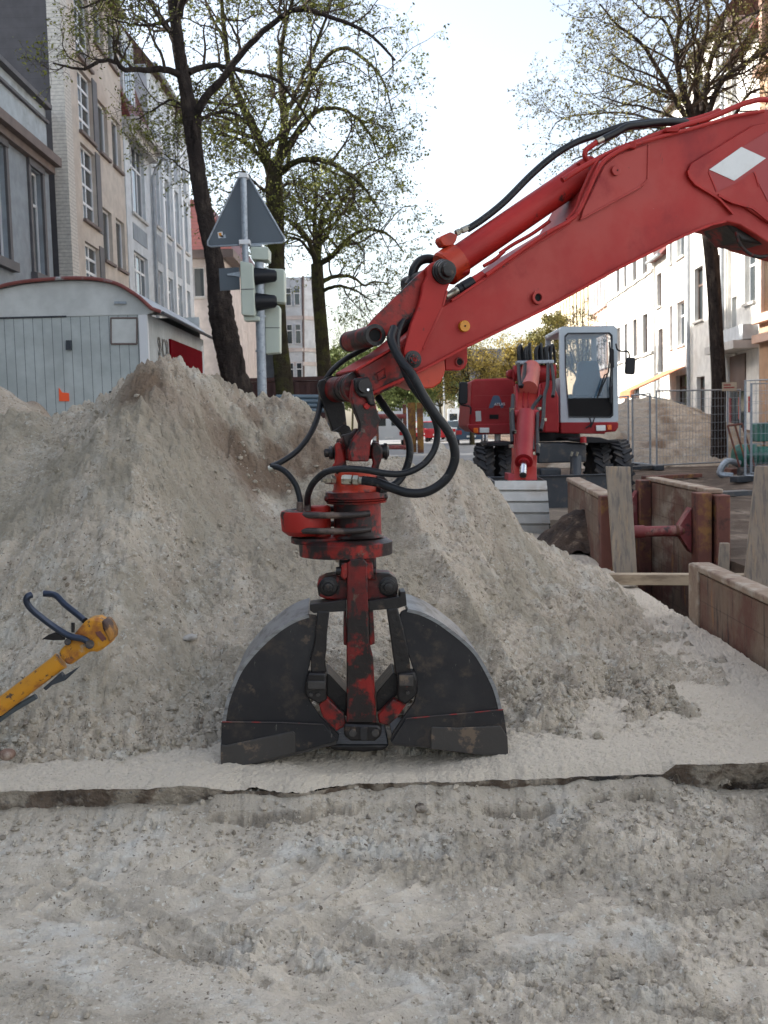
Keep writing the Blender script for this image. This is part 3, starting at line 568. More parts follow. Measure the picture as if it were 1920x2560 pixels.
# quick connector between pipe and hose (black and zinc)
d0 = PL(*zF(268, 1282), AP, .12); d1 = PL(*zF(432, 1190), AP, .12); dd = (d1 - d0); L_ = dd.length; dd.normalize()
MB().lathe(d0, dd, [(0, .008), (0, .014), (L_ * .18, .016), (L_ * .2, .018), (L_ * .3, .018)]).build('hose_fitting', M['fit'], EX)
MB().lathe(d0 + dd * L_ * .28, dd, [(0, .012), (.005, .022), (.02, .024), (.024, .02), (.03, .024), (L_ * .42, .024), (L_ * .44, .018)]).build('hose_coupling', M['black'], EX)
MB().lathe(d0 + dd * L_ * .7, dd, [(0, .015), (.0, .021), (L_ * .28, .021), (L_ * .3, .012)]).build('hose_fitting', M['redtube'], EX)
# lower lugs under the stick
LG = MB().prism(poly(zB, [(1100, 300), (1420, 150), (1430, 262), (1420, 300), (1390, 370), (1320, 415), (1260, 420), (1160, 380)], AP, .11), -nA * .22).build('lower_lug', M['redorange'], EX, bevel=.005)
b = MB().prism(poly(zB, [(1425, 150), (1620, 60), (1622, 190), (1600, 240), (1560, 262), (1430, 262)], AP, .06), -nA * .05); b.build('lifting_eye', M['redtube'], EX, bevel=.004)
boss(zB, 1550, 190, .021, .004, M['redblack'], 'boss', hole=.0135, off=.062, parent=LG, back=.0)
# main cylinder on top of the stick
c0 = PL(*zF(322, 1122), AP, 0); c1 = PL(*zF(905, 722), AP, 0); cdv = (c1 - c0).normalized(); CL = (c1 - c0).length
MB().lathe(c0, cdv, [(0, .04), (0, .062), (CL * .95, .062), (CL, .055), (CL, .03)], 40).build('cylinder_tube', M['redtube'], EX)
MB().lathe(c0 - cdv * .085, cdv, [(0, .03), (.0, .07), (.01, .078), (.085, .078), (.09, .066)], 40).build('cylinder_head', M['redorange'], EX)
b = MB(); b.prism(poly(zC, [(900, 250), (1140, 140), (1150, 340), (1000, 380), (940, 400), (880, 380)], AP, .06), -nA * .12); b.build('cylinder_eye', M['red'], EX, bevel=.01)
b = MB(); pc = PL(*zA(1230, 262), AP, .0)
b.prism(poly(zA, [(1190, 262), (1198, 235), (1262, 205), (1310, 225), (1300, 262), (1275, 300), (1215, 300)], AP, .03), -nA * .06); b.build('port_block', M['redorange'], EX, bevel=.006)
q0 = PL(*zA(1295, 215), AP, 0); q1 = PL(*zA(1380, 178), AP, 0)
MB().lathe(q0, q1 - q0, [(0, .01), (.0, .014), (.02, .014), (.022, .011), (.028, .011), (.03, .014), ((q1 - q0).length, .014)], 6).build('hose_fitting', M['fit'], EX)
MB().tube(pth(zF, [(362, 990), (430, 945), (520, 872), (640, 752), (740, 668), (830, 615), (930, 580), (1030, 545), (1120, 530), (1220, 525), (1310, 522)], 0), .0155, 12).build('hose', M['rubber'], EX)
MB().tube(pth(zF, [(945, 602), (1000, 575), (1050, 548), (1110, 540), (1190, 530), (1310, 530)], .05), .0165, 12).build('hose', M['rubber'], EX)
q0 = PL(*zF(945, 602), AP, .05); q1 = PL(*zF(918, 615), AP, .05)
MB().cyl(q0, q1, .015).build('hose_fitting', M['fit'], EX)
MB().tube(pth(zF, [(920, 614), (895, 632), (872, 650), (868, 675), (880, 695)], .05), .012, 10).build('hydraulic_pipe', M['redtube'], EX)
MB().prism(poly(zF, [(840, 700), (880, 680), (910, 690), (915, 720), (860, 735)], AP, .05), -nA * .08).build('port_block', M['redtube'], EX, bevel=.006)
MB().tube(pth(zF, [(1305, 526), (1340, 518), (1400, 500), (1450, 480)], .03), .015, 10).build('hydraulic_pipe', M['redtube'], EX)
# rocker arm (nearer lever) with its pins
rk = [(690, 285), (740, 240), (800, 222), (880, 235), (945, 280), (965, 350), (935, 440), (905, 520), (860, 690), (655, 1130), (612, 1190), (610, 1260), (590, 1310), (545, 1335), (490, 1310), (462, 1250), (458, 1130), (530, 870), (605, 690), (640, 560), (655, 460), (700, 370)]
for off, nm in ((W2 + .028, 'rocker_arm'), (-W2 - .006, 'rocker_arm')):
    o = MB().prism(poly(zC, rk, AP, off), -nA * .024).build(nm, M['redtube'], EX, bevel=.004)
    if off > 0: RK = o
b = MB(); strip(b, zC, [(905, 520), (860, 690), (655, 1130)], AP, W2 + .031, .010, .02); b.build('edge_bead', M['red'], RK, bevel=.003)
tp = PL(*zC(862, 330), AP, W2 + .028)
MB().lathe(tp - nA * .4, nA, [(0, .036), (.4, .036), (.4, .05), (.405, .052), (.412, .05), (.414, .043), (.420, .047), (.428, .045), (.43, .038), (.436, .042), (.444, .040), (.446, .03), (.47, .028), (.472, .02)], 32).build('pin', M['blackgrease'], EX)
MB().lathe(tp + nA * .035, nA, [(0, .03), (.02, .028), (.022, .022), (.026, .021), (.026, .012)], 20).build('pin_head', M['redtube'], EX)
bp = PL(*zC(545, 1240), AP, W2 + .028)
MB().lathe(bp - nA * .37, nA, [(0, .03), (.37, .03), (.37, .036), (.378, .036), (.38, .026), (.388, .026), (.39, .018), (.396, .016)], 28).build('pin', M['blackgrease'], EX)
MB().lathe(bp + nA * .012, nA, [(0, .02), (.012, .019), (.014, .012)], 6).build('pin_head', M['redtube'], EX)
# pair of link plates from top pin down to the tube boss
lk = [(800, 222), (760, 228), (690, 285), (560, 400), (400, 560), (150, 805), (75, 900), (55, 985), (90, 1070), (160, 1100), (240, 1060), (275, 1000), (540, 790), (650, 690), (700, 560), (840, 420), (900, 340), (870, 250)]
o1 = MB().prism(poly(zC, lk, AP, W2 - .002), -nA * .022).build('link_plate', M['redworn'], EX, bevel=.004)
o2 = MB().prism(poly(zC, lk, AP, -W2 + .02), -nA * .022).build('link_plate', M['redworn'], EX, bevel=.004)
tb = PL(*zC(160, 985), AP, W2 + .012)
MB().cyl(tb - nA * .34, tb, .0265 * 1.62, hole=.026, seg=36).build('link_tube', M['redworn'], EX, bevel=.003)
MB().cyl(tb - nA * .05, tb - nA * .012, .0262, seg=24).build('bore', M['hole'], EX)
MB().cyl(tb - nA * .028, tb + nA * .001, .0445, hole=.027, seg=36).build('tube_collar', M['blackgrease'], EX, bevel=.002)
MB().cyl(tb - nA * .345, tb - nA * .32, .0445, seg=36).build('tube_collar', M['blackgrease'], EX, bevel=.002)
# nose of the stick with the coupler pin boss
ns = [(655, 262), (880, 140), (1000, 60), (1130, 30), (1120, 240), (1060, 372), (840, 478), (800, 440), (760, 380), (700, 330)]
MB().prism(poly(zB, ns, AP, W2 - .005), -nA * (2 * W2 - .01)).build('stick_nose', M['redworn'], EX, bevel=.006)
MB().tube(pth(zB, [(820, 300), (905, 245), (912, 320), (850, 350), (840, 300)], W2 - .004), .003, 6, sm=False).build('weld_seam', M['redblack'], EX)
np0 = PL(*zB(700, 402), AP, .135)
MB().lathe(np0 - nA * .40, nA, [(0, .03), (0, .058), (.012, .062), (.03, .062), (.032, .05), (.055, .05), (.057, .056), (.2, .056), (.205, .052), (.24, .052), (.243, .06), (.27, .06), (.273, .054), (.29, .054), (.292, .062), (.31, .062), (.314, .056), (.33, .056), (.332, .064), (.37, .064), (.372, .03)], 40).build('coupler_boss', M['redblack'], EX)
# coupler fork: near plate, far plate, lower block
fk = [(640, 345), (700, 318), (770, 330), (795, 385), (830, 560), (850, 640), (875, 690), (842, 745), (852, 800), (790, 870), (770, 1050), (615, 1050), (596, 960), (640, 850), (690, 780), (690, 720), (640, 590), (615, 510), (620, 420)]
FK = MB().prism(poly(zB, fk, AP, .165), -nA * .032).build('coupler_fork', M['redblack'], EX, bevel=.005)
MB().prism(poly(zB, [(332, 392), (345, 350), (390, 335), (430, 390), (560, 560), (580, 735), (545, 800), (455, 790), (400, 620), (350, 480)], AP, -.19), -nA * .03).build('coupler_fork', M['blackgrease'], EX, bevel=.005)
MB().prism(poly(zB, [(460, 790), (520, 795), (548, 860), (560, 900), (600, 960), (620, 1050), (600, 860), (628, 800), (600, 745), (560, 730)], AP, -.06), -nA * .03).build('coupler_hook', M['blackgrease'], EX, bevel=.006)
MB().prism(poly(zB, [(628, 800), (660, 760), (692, 770), (690, 800), (640, 850), (600, 940), (560, 890), (540, 820)], AP, .12), -nA * .03).build('coupler_hook', M['redblack'], EX, bevel=.006)
MB().prism(poly(zB, [(600, 850), (780, 850), (772, 1045), (592, 1045)], AP, .13), -nA * .19).build('coupler_block', M['redblack'], EX, bevel=.012)
MB().prism(poly(zB, [(640, 345), (655, 330), (770, 318), (800, 400), (828, 570), (770, 560), (750, 500), (690, 490), (655, 440)], AP, .185), -nA * .02).build('lock_plate', M['blackgrease'], FK, bevel=.006)
boss(zB, 722, 398, .029, .022, M['blackgrease'], 'pin_head', off=.185, parent=FK); boss(zB, 742, 432, .006, .028, M['chrome'], 'bolt', off=.185, parent=FK, seg=6); boss(zB, 745, 572, .013, .01, M['redtube'], 'bolt', off=.165, parent=FK, seg=12)
# cross pin of the universal joint and yoke under it
xd = Vector((1, .06, 0)).normalized()
xp = P(*zB(640, 970), 4.50)
MB().lathe(xp - xd * .125, xd, [(0, .012), (.004, .018), (.02, .018), (.02, .026), (.035, .03), (.037, .024), (.045, .036), (.055, .036), (.056, .03), (.25, .03), (.25, .035), (.262, .035), (.264, .028), (.27, .02)], 24).build('cross_pin', M['blackgrease'], EX)
kn = Vector((0, -1, 0)); KP = (P(905, 1150, 4.48), kn)
for L0, nm in (([(470, 905), (490, 880), (530, 895), (552, 960), (572, 1090), (610, 1140), (480, 1160), (445, 1090), (470, 1060), (478, 980)], 'yoke'),):
    MB().prism(poly(zB, L0, KP, .035), -kn * .08).build(nm, M['redworn'], EX, bevel=.008)
MB().prism(poly(zB, [(790, 880), (850, 885), (885, 940), (885, 1010), (860, 1080), (850, 1130), (780, 1130), (800, 1060), (785, 1000)], KP, .035), -kn * .08).build('yoke', M['redblack'], EX, bevel=.008)
rc = P(*zB(660, 1240), 4.50)                      # rotator axis
def rz(x, y): return P(*zB(x, y), 4.50).z
MB().lathe((rc.x, rc.y, rz(660, 1325)), UPZ, [(0, .115), (.008, .105), (.02, .097), (rz(0, 1200) - rz(0, 1325), .092), (rz(0, 1135) - rz(0, 1325), .088), (rz(0, 1100) - rz(0, 1325), .07)], 40).build('rotator_neck', M['redorange'], EX)
MB().prism(poly(zB, [(830, 1175), (900, 1180), (945, 1230), (930, 1262), (830, 1300)], KP, .02), -kn * .03).build('neck_rib', M['redworn'], EX, bevel=.004)
MB().lathe((rc.x - .002, rc.y, rz(0, 1422)), UPZ, [(0, .118), (.0, .125), (.008, .128), (.010, .118), (.012, .128), (.018, .13), (.02, .12), (.022, .13), (rz(0, 1325) - rz(0, 1422), .128), (rz(0, 1322) - rz(0, 1422), .11)], 40).build('rotator_flange', M['redworn'], EX)
MB().b2((rc.x - .135, rc.y - .05, rz(0, 1405)), (rc.x + .13, rc.y + .12, rz(0, 1345))).build('flange_ears', M['redblack'], EX, bevel=.012)
MB().lathe((rc.x, rc.y, rz(0, 1715)), UPZ, [(0, .112), (.01, .101), (.02, .099), (rz(0, 1422) - rz(0, 1715), .099)], 40).build('rotator_body', M['redworn'], EX)
mc = P(*zB(345, 1560), 4.50)
MB().lathe((mc.x, mc.y, rz(0, 1700)), UPZ, [(0, .046), (rz(0, 1450) - rz(0, 1700), .046), (rz(0, 1440) - rz(0, 1700), .04)], 28).build('rotator_motor', M['redmid'], EX)
b = MB()                                              # rounded guide block behind the rings
MB().lathe((mc.x - .06, mc.y, rz(0, 1690)), UPZ, [(0, .075), (.02, .10), (rz(0, 1510) - rz(0, 1690), .105), (rz(0, 1480) - rz(0, 1690), .10)], 36).build('guide_block', M['redmid'], EX)
MB().lathe((rc.x - .052, rc.y + .01, rz(0, 1872)), UPZ, [(0, .18), (.003, .195), (rz(0, 1760) - rz(0, 1872), .197), (rz(0, 1755) - rz(0, 1872), .19), (rz(0, 1730) - rz(0, 1872), .17)], 56).build('slewing_disc', M['redworn'], EX, smooth=40)
MB().lathe((mc.x - .01, mc.y + .02, rz(0, 1765)), UPZ, [(0, .105), (.005, .115), (rz(0, 1710) - rz(0, 1765), .115), (rz(0, 1705) - rz(0, 1765), .1)], 36).build('motor_flange', M['redworn'], EX)
# hose rings swept round the rotator
def ring(y, r):
    A = (rc.x, rc.y - .115, rz(0, y)); pts = []
    zz = rz(0, y)
    x0 = P(*zB(60, 1560), 4.50).x; xe = P(*zB(775, 1500), 4.38).x
    pts = [(rc.x + .05, rc.y + .12, zz), (rc.x - .1, rc.y + .135, zz), (x0 + .09, rc.y + .09, zz), (x0 + .02, rc.y + .03, zz), (x0 + .005, rc.y - .02, zz), (x0 + .04, rc.y - .07, zz - .003), (x0 + .12, rc.y - .105, zz - .006), (rc.x - .06, rc.y - .123, zz - .008), (rc.x + .01, rc.y - .125, zz - .006), (xe, rc.y - .115, zz - .003)]
    MB().tube(pts, r, 12).build('hose', M['rubberw'], EX)
ring(1492, .0135); ring(1625, .0135)
# ---- loose hoses
def hz(z, pts, Ys):
    n = len(pts); out = []
    for i, p in enumerate(pts):
        t = i / (n - 1) * (len(Ys) - 1); k = min(int(t), len(Ys) - 2); out.append(P(*z(*p), Ys[k] + (Ys[k + 1] - Ys[k]) * (t - k)))
    return out
MB().tube(hz(zA, [(895, 830), (878, 910), (935, 1035), (1010, 1130), (1080, 1260), (1160, 1385), (1245, 1500), (1286, 1610), (1282, 1710), (1225, 1815), (1110, 1890), (985, 1898), (870, 1862), (785, 1830), (690, 1817)], [4.42, 4.3, 4.28, 4.3, 4.3, 4.34]), .0185, 14).build('hose', M['rubber'], EX)
MB().tube(hz(zA, [(955, 780), (915, 880), (925, 1010), (1000, 1190), (1105, 1330), (1160, 1430), (1176, 1520), (1150, 1630), (1075, 1720), (960, 1772), (840, 1772), (700, 1748), (560, 1742), (450, 1765), (375, 1830), (340, 1900), (332, 1965)], [4.48, 4.36, 4.36, 4.3, 4.28, 4.46]), .0135, 14).build('hose', M['rubber'], EX)
MB().tube(hz(zB, [(845, 490), (950, 640), (1080, 790), (1122, 940), (1098, 1090), (1030, 1215), (930, 1280), (850, 1290)], [4.6, 4.5, 4.5, 4.42]), .0155, 14).build('hose', M['rubber'], EX)
MB().tube(hz(zB, [(830, 20), (700, 90), (560, 170), (440, 275), (372, 400), (350, 540), (320, 680), (250, 830), (140, 965), (0, 1060), (-75, 1090)], [4.75, 4.8, 4.78, 4.7, 4.62, 4.55]), .0125, 12).build('hose', M['rubber'], EX)
MB().tube(hz(zB, [(-75, 1090), (-10, 1105), (60, 1150), (130, 1240), (165, 1340), (178, 1420), (178, 1475)], [4.55, 4.5, 4.47]), .0125, 12).build('hose', M['rubber'], EX)
q = P(*zB(-75, 1090), 4.55); MB().lathe(q - Vector((.012, 0, .012)), (1, 0, .2), [(0, .013), (.02, .015), (.03, .013)]).build('hose_fitting', M['fit'], EX)
for x, y0, y1 in ((172, 1400, 1475), (238, 1400, 1475)): MB().cyl(P(*zB(x, y0), 4.465), P(*zB(x, y1), 4.465), .0145, seg=12).build('hose_fitting', M['rubberw'], EX)
a0 = P(*zB(535, 1208), 4.35); a1 = P(*zB(715, 1215), 4.34); dv = (a1 - a0).normalized(); LL = (a1 - a0).length
MB().lathe(a0, dv, [(0, .012), (0, .019), (.012, .022), (.04, .022), (.042, .014), (.046, .021), (.066, .021)], 6).build('hose_fitting', M['fit'], EX)
MB().lathe(a0 + dv * .066, dv, [(0, .012), (.004, .017), (.03, .017), (.034, .019), (LL - .06, .019)], 16).build('hose_fitting', M['fit'], EX)
a0 = P(*zB(360, 1205), 4.42); a1 = P(*zB(470, 1210), 4.45)
MB().lathe(a0, a1 - a0, [(0, .006), (.0, .011), (.015, .011), (.016, .017), (.035, .019), (.036, .013), (.04, .019), ((a1 - a0).length, .018)], 6).build('hose_fitting', M['fit'], EX)
# black hose seen between link and rocker
MB().tube(pth(zC, [(600, 790), (500, 850), (420, 960), (385, 1080), (400, 1200), (440, 1300), (480, 1380)], .02), .022, 12).build('hose', M['rubber'], EX)
MB().tube(pth(zC, [(900, 330), (820, 240), (720, 195), (620, 220), (560, 300), (540, 400), (500, 470)], -.12), .02, 12).build('hose', M['rubber'], EX)
MB().prism(poly(I, [(2180, 380), (2330, 400), (2900, 800), (3700, 1450), (3500, 1640), (2700, 1080), (2200, 690)], AP, .17), -nA * .34).build('boom', M['red'], EX, bevel=.008)
# hydraulic box under the boom at the right edge
b = MB().prism(poly(zF, [(1480, 965), (1560, 950), (1700, 980), (1800, 1060), (1700, 1062), (1600, 1050), (1545, 1040), (1510, 1000)], AP, .1), -nA * .2); b.build('boom_foot', M['redblack'], EX, bevel=.01)
MB().tube(pth(zF, [(1520, 1000), (1535, 1050), (1570, 1090), (1610, 1108), (1659, 1105), (1750, 1080)], .1), .0085, 10).build('hose', M['redblack'], EX)

# ---------------------------------------------------------------- clamshell grab
def GE(pts, off=0.0): return poly(zE, pts, GP, off)
GR = MB().prism(GE([(745, 520), (770, 500), (825, 500), (846, 520), (850, 700), (852, 900), (876, 1000), (893, 1330), (742, 1330), (742, 1000), (744, 700)], .03), -nG * .05).build('grab_column', M['redblack'], EX, bevel=.005)
MB().prism(GE([(730, 760), (742, 760), (742, 940), (727, 935)], .0), -nG * .2).build('column_rib', M['redblack'], GR, bevel=.003)
MB().prism(GE([(852, 760), (876, 760), (885, 930), (858, 940)], .0), -nG * .2).build('column_rib', M['redblack'], GR, bevel=.003)
MB().prism(GE([(705, 488), (892, 488), (892, 610), (705, 610)], -.02), -nG * .2).build('top_block', M['redblack'], GR, bevel=.008)
for x0, x1 in ((715, 750), (838, 875)): MB().prism(GE([(x0, 520), (x1, 520), (x1 + 3, 590), ((x0 + x1) / 2, 610), (x0 - 3, 590)], .025), -nG * .08).build('pin_lug', M['redworn'], GR, bevel=.006)
a0 = PL(*zE(688, 560), GP, .0); a1 = PL(*zE(888, 560), GP, .0); MB().cyl(a0, a1, .016).build('pin', M['blackgrease'], GR)
MB().prism(GE([(592, 640), (602, 608), (640, 590), (690, 582), (745, 600), (850, 600), (890, 572), (960, 575), (995, 600), (1004, 640), (996, 690), (860, 712), (640, 706), (600, 690)], -.03), -nG * .12).build('crosshead', M['redblack'], GR, bevel=.006)
for x in (650, 952):
    c = PL(*zE(x, 640), GP, -.03); MB().lathe(c - nG * .05, nG, [(0, .04), (.055, .04), (.058, .032), (.068, .032), (.07, .02), (.08, .018), (.082, .008)], 24).build('pin', M['blackgrease'], GR)
MB().prism(GE([(555, 730), (742, 706), (742, 765), (575, 775), (556, 762)], .012), -nG * .10).build('crossbar', M['blackgrease'], GR, bevel=.003)
MB().prism(GE([(852, 712), (1010, 692), (1012, 668), (1040, 665), (1046, 735), (1000, 752), (856, 762)], .012), -nG * .10).build('crossbar', M['blackgrease'], GR, bevel=.003)
MB().prism(GE([(728, 1335), (900, 1340), (922, 1360), (915, 1400), (885, 1424), (760, 1424), (728, 1395)], .035), -nG * .12).build('foot_bracket', M['blackgrease'], GR, bevel=.01)
for x in (772, 886): boss(zE, x, 1378, .017, .012, M['steeledge'], 'bolt', off=.035, parent=GR, pl=GP, seg=6)
MB().prism(GE([(808, 1350), (848, 1350), (846, 1420), (810, 1420)], .042), -nG * .02).build('foot_plate', M['steeldark'], GR, bevel=.003)
for L0 in ([(592, 765), (656, 765), (642, 880), (640, 960), (632, 1010), (640, 1075), (560, 1078), (560, 1000), (578, 930), (586, 850)], [(944, 755), (1000, 748), (1028, 850), (1052, 960), (1068, 1075), (990, 1085), (975, 980), (962, 880)]):
    o = MB().prism(GE(L0, .015), -nG * .045).build('push_rod', M['blackgrease'], GR, bevel=.005)
for L0 in ([(548, 1078), (640, 1078), (642, 1215), (600, 1235), (536, 1200), (530, 1150)], [(1000, 1085), (1085, 1070), (1103, 1120), (1098, 1190), (1040, 1240), (1000, 1215)]):
    MB().prism(GE(L0, .035), -nG * .07).build('rod_eye', M['blackgrease'], GR, bevel=.008)
for L0 in ([(545, 1120), (635, 1120), (635, 1160), (545, 1160)], [(1008, 1090), (1080, 1090), (1080, 1145), (1008, 1145)]): MB().prism(GE(L0, .05), -nG * .03).build('clamp_plate', M['steeledge'], GR, bevel=.003)
for x, y in ((562, 1185), (598, 1185), (1050, 1175)): boss(zE, x, y, .008, .012, M['steeledge'], 'bolt', off=.035, parent=GR, pl=GP, seg=6)
for L0 in ([(600, 1235), (642, 1205), (730, 1290), (738, 1345), (690, 1372), (620, 1300)], [(980, 1210), (1045, 1235), (1000, 1300), (950, 1345), (905, 1330), (900, 1290)]):
    MB().prism(GE(L0, .02), -nG * .05).build('shell_arm', M['redblack'], GR, bevel=.005)
for L0 in ([(640, 1078), (655, 1085), (742, 1178), (742, 1300), (642, 1200)], [(978, 1075), (1002, 1090), (1002, 1180), (915, 1292), (893, 1270), (893, 1178)]):
    MB().prism(GE(L0, -.04), -nG * .18).build('inner_web', M['blackgrease'], GR, bevel=.003)
DEP = .40
nE = lambda L_: [((x - 500) / .49427, (y - 1150) / .49427) for x, y in L_]
sl_out = nE([(770, 1535.5), (738, 1547), (706.5, 1564.5), (672, 1591), (643.5, 1618), (618, 1646.5), (596, 1678), (580.5, 1712), (568, 1744), (561, 1772), (556, 1805), (552.5, 1842), (551, 1880), (552, 1913)])
sl_in = [(128, 1562), (150, 1562), (300, 1538), (480, 1492), (620, 1455), (690, 1438), (700, 1415), (690, 1388), (640, 1340), (590, 1290), (545, 1225), (528, 1180), (528, 1120), (536, 1060), (560, 955), (578, 870), (585, 815), (584, 798), (572, 786)]
sr_out = nE([(1020, 1522), (1053, 1530), (1094, 1550), (1132, 1577), (1166.5, 1605), (1191.5, 1631), (1208, 1656), (1223.5, 1684), (1239, 1716), (1250, 1752), (1258, 1790), (1265, 1837), (1269.5, 1884)])
sr_in = [(1550, 1494), (1440, 1492), (1300, 1476), (1180, 1458), (1060, 1450), (980, 1444), (964, 1420), (985, 1385), (1040, 1300), (1095, 1225), (1112, 1160), (1104, 1100), (1085, 1040), (1058, 960), (1038, 880), (1026, 805), (1022, 785), (1032, 766)]
for side, (so_, si_) in enumerate(((sl_out, sl_in), (sr_out, sr_in))):
    si_ = [(x + (13 if side == 0 else -13) * (1 if i >= 7 else 0), y) for i, (x, y) in enumerate(si_)]
    full = so_ + si_
    SH = MB().prism(GE(full, 0), -nG * .016).build('grab_shell', M['steeldark'], EX, bevel=.003)
    MB().prism(GE(full, -DEP), -nG * .016).build('rear_side_plate', M['steeldark'], SH, bevel=.003)
    # curved skin between the side plates, a 12 mm thick sheet along the outer edge
    fr = GE(so_, .004); b = MB(); cx = sum((p for p in fr), Vector()) / len(fr)
    inn = []
    ctr = PL(*zE(830, 1450), GP, 0)
    inn = [p + (ctr - p).normalized() * .014 for p in fr]
    fr = catmull([Vector(p) for p in fr], 3); inn = catmull([Vector(p) for p in inn], 3)
    bk = -nG * (DEP + .024)
    b.loft([[a, c, c + bk, a + bk] for a, c in zip(fr, inn)]); b.build('curved_skin', M['steelback'], SH, bevel=0)
    # bottom lip sheet closing the underside near the cutting edge
    lo = si_[:6] if side == 0 else si_[:6]
    fr = GE(lo, .002); up = [p + Vector((0, 0, .014)) for p in fr]
    b = MB(); b.loft([[a, c, c + bk, a + bk] for a, c in zip(fr, up)]); b.build('lip_sheet', M['steeledge'], SH)
b_ = [o for o in bpy.data.objects if o.name.startswith('grab_shell')]
MB().prism(GE([(108, 1326), (350, 1330), (622, 1338), (668, 1385), (690, 1405), (686, 1425), (300, 1530), (140, 1556), (107, 1540)], .010), -nG * .012).build('wear_plate', M['steeldark'], b_[0], bevel=.003)
MB().prism(GE([(104, 1440), (130, 1445), (470, 1372), (482, 1384), (486, 1480), (300, 1530), (135, 1561), (106, 1548)], .016), -nG * .012).build('cutting_plate', M['steeledge'], b_[0], bevel=.003)
MB().prism(GE([(1040, 1310), (1300, 1285), (1534, 1262), (1552, 1380), (1556, 1488), (1430, 1487), (1180, 1452), (972, 1438), (970, 1420)], .010), -nG * .012).build('wear_plate', M['steeldark'], b_[1], bevel=.003)
MB().prism(GE([(1168, 1355), (1180, 1350), (1300, 1356), (1520, 1345), (1556, 1400), (1560, 1494), (1430, 1494), (1168, 1462)], .016), -nG * .012).build('cutting_plate', M['steeledge'], b_[1], bevel=.003)
MB().tube(GE([(112, 1324), (420, 1328), (625, 1338)], .012), .0028, 6, sm=False).build('weld_bead', M['weldred'], b_[0])
MB().tube(GE([(1040, 1308), (1300, 1285), (1534, 1262)], .012), .0028, 6, sm=False).build('weld_bead', M['weldred'], b_[1])
MB().prism(GE([(628, 1440), (960, 1440), (930, 1470), (830, 1480), (680, 1470)], -.06), -nG * .3).build('hinge_block', M['blackgrease'], GR, bevel=.01)
# ================================================================ BUILDINGS
class Fac:
    """vertical facade plane through world XY points A -> B; n points to the street"""
    def __init__(s, A, B, flip=1):
        s.A = Vector((A[0], A[1], 0)); s.B = Vector((B[0], B[1], 0)); s.L = (s.B - s.A).length
        s.u = (s.B - s.A).normalized(); s.n = Vector((s.u.y, -s.u.x, 0)) * flip
    def pt(s, u, z, o=0): return s.A + s.u * u + Vector((0, 0, z)) + s.n * o
    def uz(s, px, py):
        p = PL(px, py, (s.A, s.n)); return (p - s.A).dot(s.u), p.z
    def win(s, x0, y0, x1, y1, style='w'):
        mx, my = (x0 + x1) / 2, (y0 + y1) / 2
        ua, ub = sorted((s.uz(x0, my)[0], s.uz(x1, my)[0])); return (ua, ub, s.uz(mx, y1)[1], s.uz(mx, y0)[1], style)
def wall_holes(fc, z0, z1, wins, rev=.16):
    b = MB(); U = sorted({0.0, fc.L} | {w[k] for w in wins for k in (0, 1)}); Z = sorted({z0, z1} | {w[k] for w in wins for k in (2, 3)})
    U = [u for u in U if 0 <= u <= fc.L]; Z = [z for z in Z if z0 <= z <= z1]
    for a, c in zip(U[:-1], U[1:]):
        for d, e in zip(Z[:-1], Z[1:]):
            mu, mz = (a + c) / 2, (d + e) / 2
            if any(w[0] < mu < w[1] and w[2] < mz < w[3] for w in wins): continue
            b.add([fc.pt(a, d), fc.pt(c, d), fc.pt(c, e), fc.pt(a, e)], [(0, 1, 2, 3)])
    for w in wins:
        c = [(w[0], w[2]), (w[1], w[2]), (w[1], w[3]), (w[0], w[3])]
        for i in range(4):
            p, q = c[i], c[(i + 1) % 4]; b.add([fc.pt(*p), fc.pt(*q), fc.pt(*q, -rev), fc.pt(*p, -rev)], [(0, 1, 2, 3)])
    return b
def fbox(b, fc, u0, u1, z0, z1, o0, o1):
    pts = [fc.pt(u0, z0, o0), fc.pt(u1, z0, o0), fc.pt(u1, z1, o0), fc.pt(u0, z1, o0)]; b.prism(pts, fc.n * (o1 - o0))
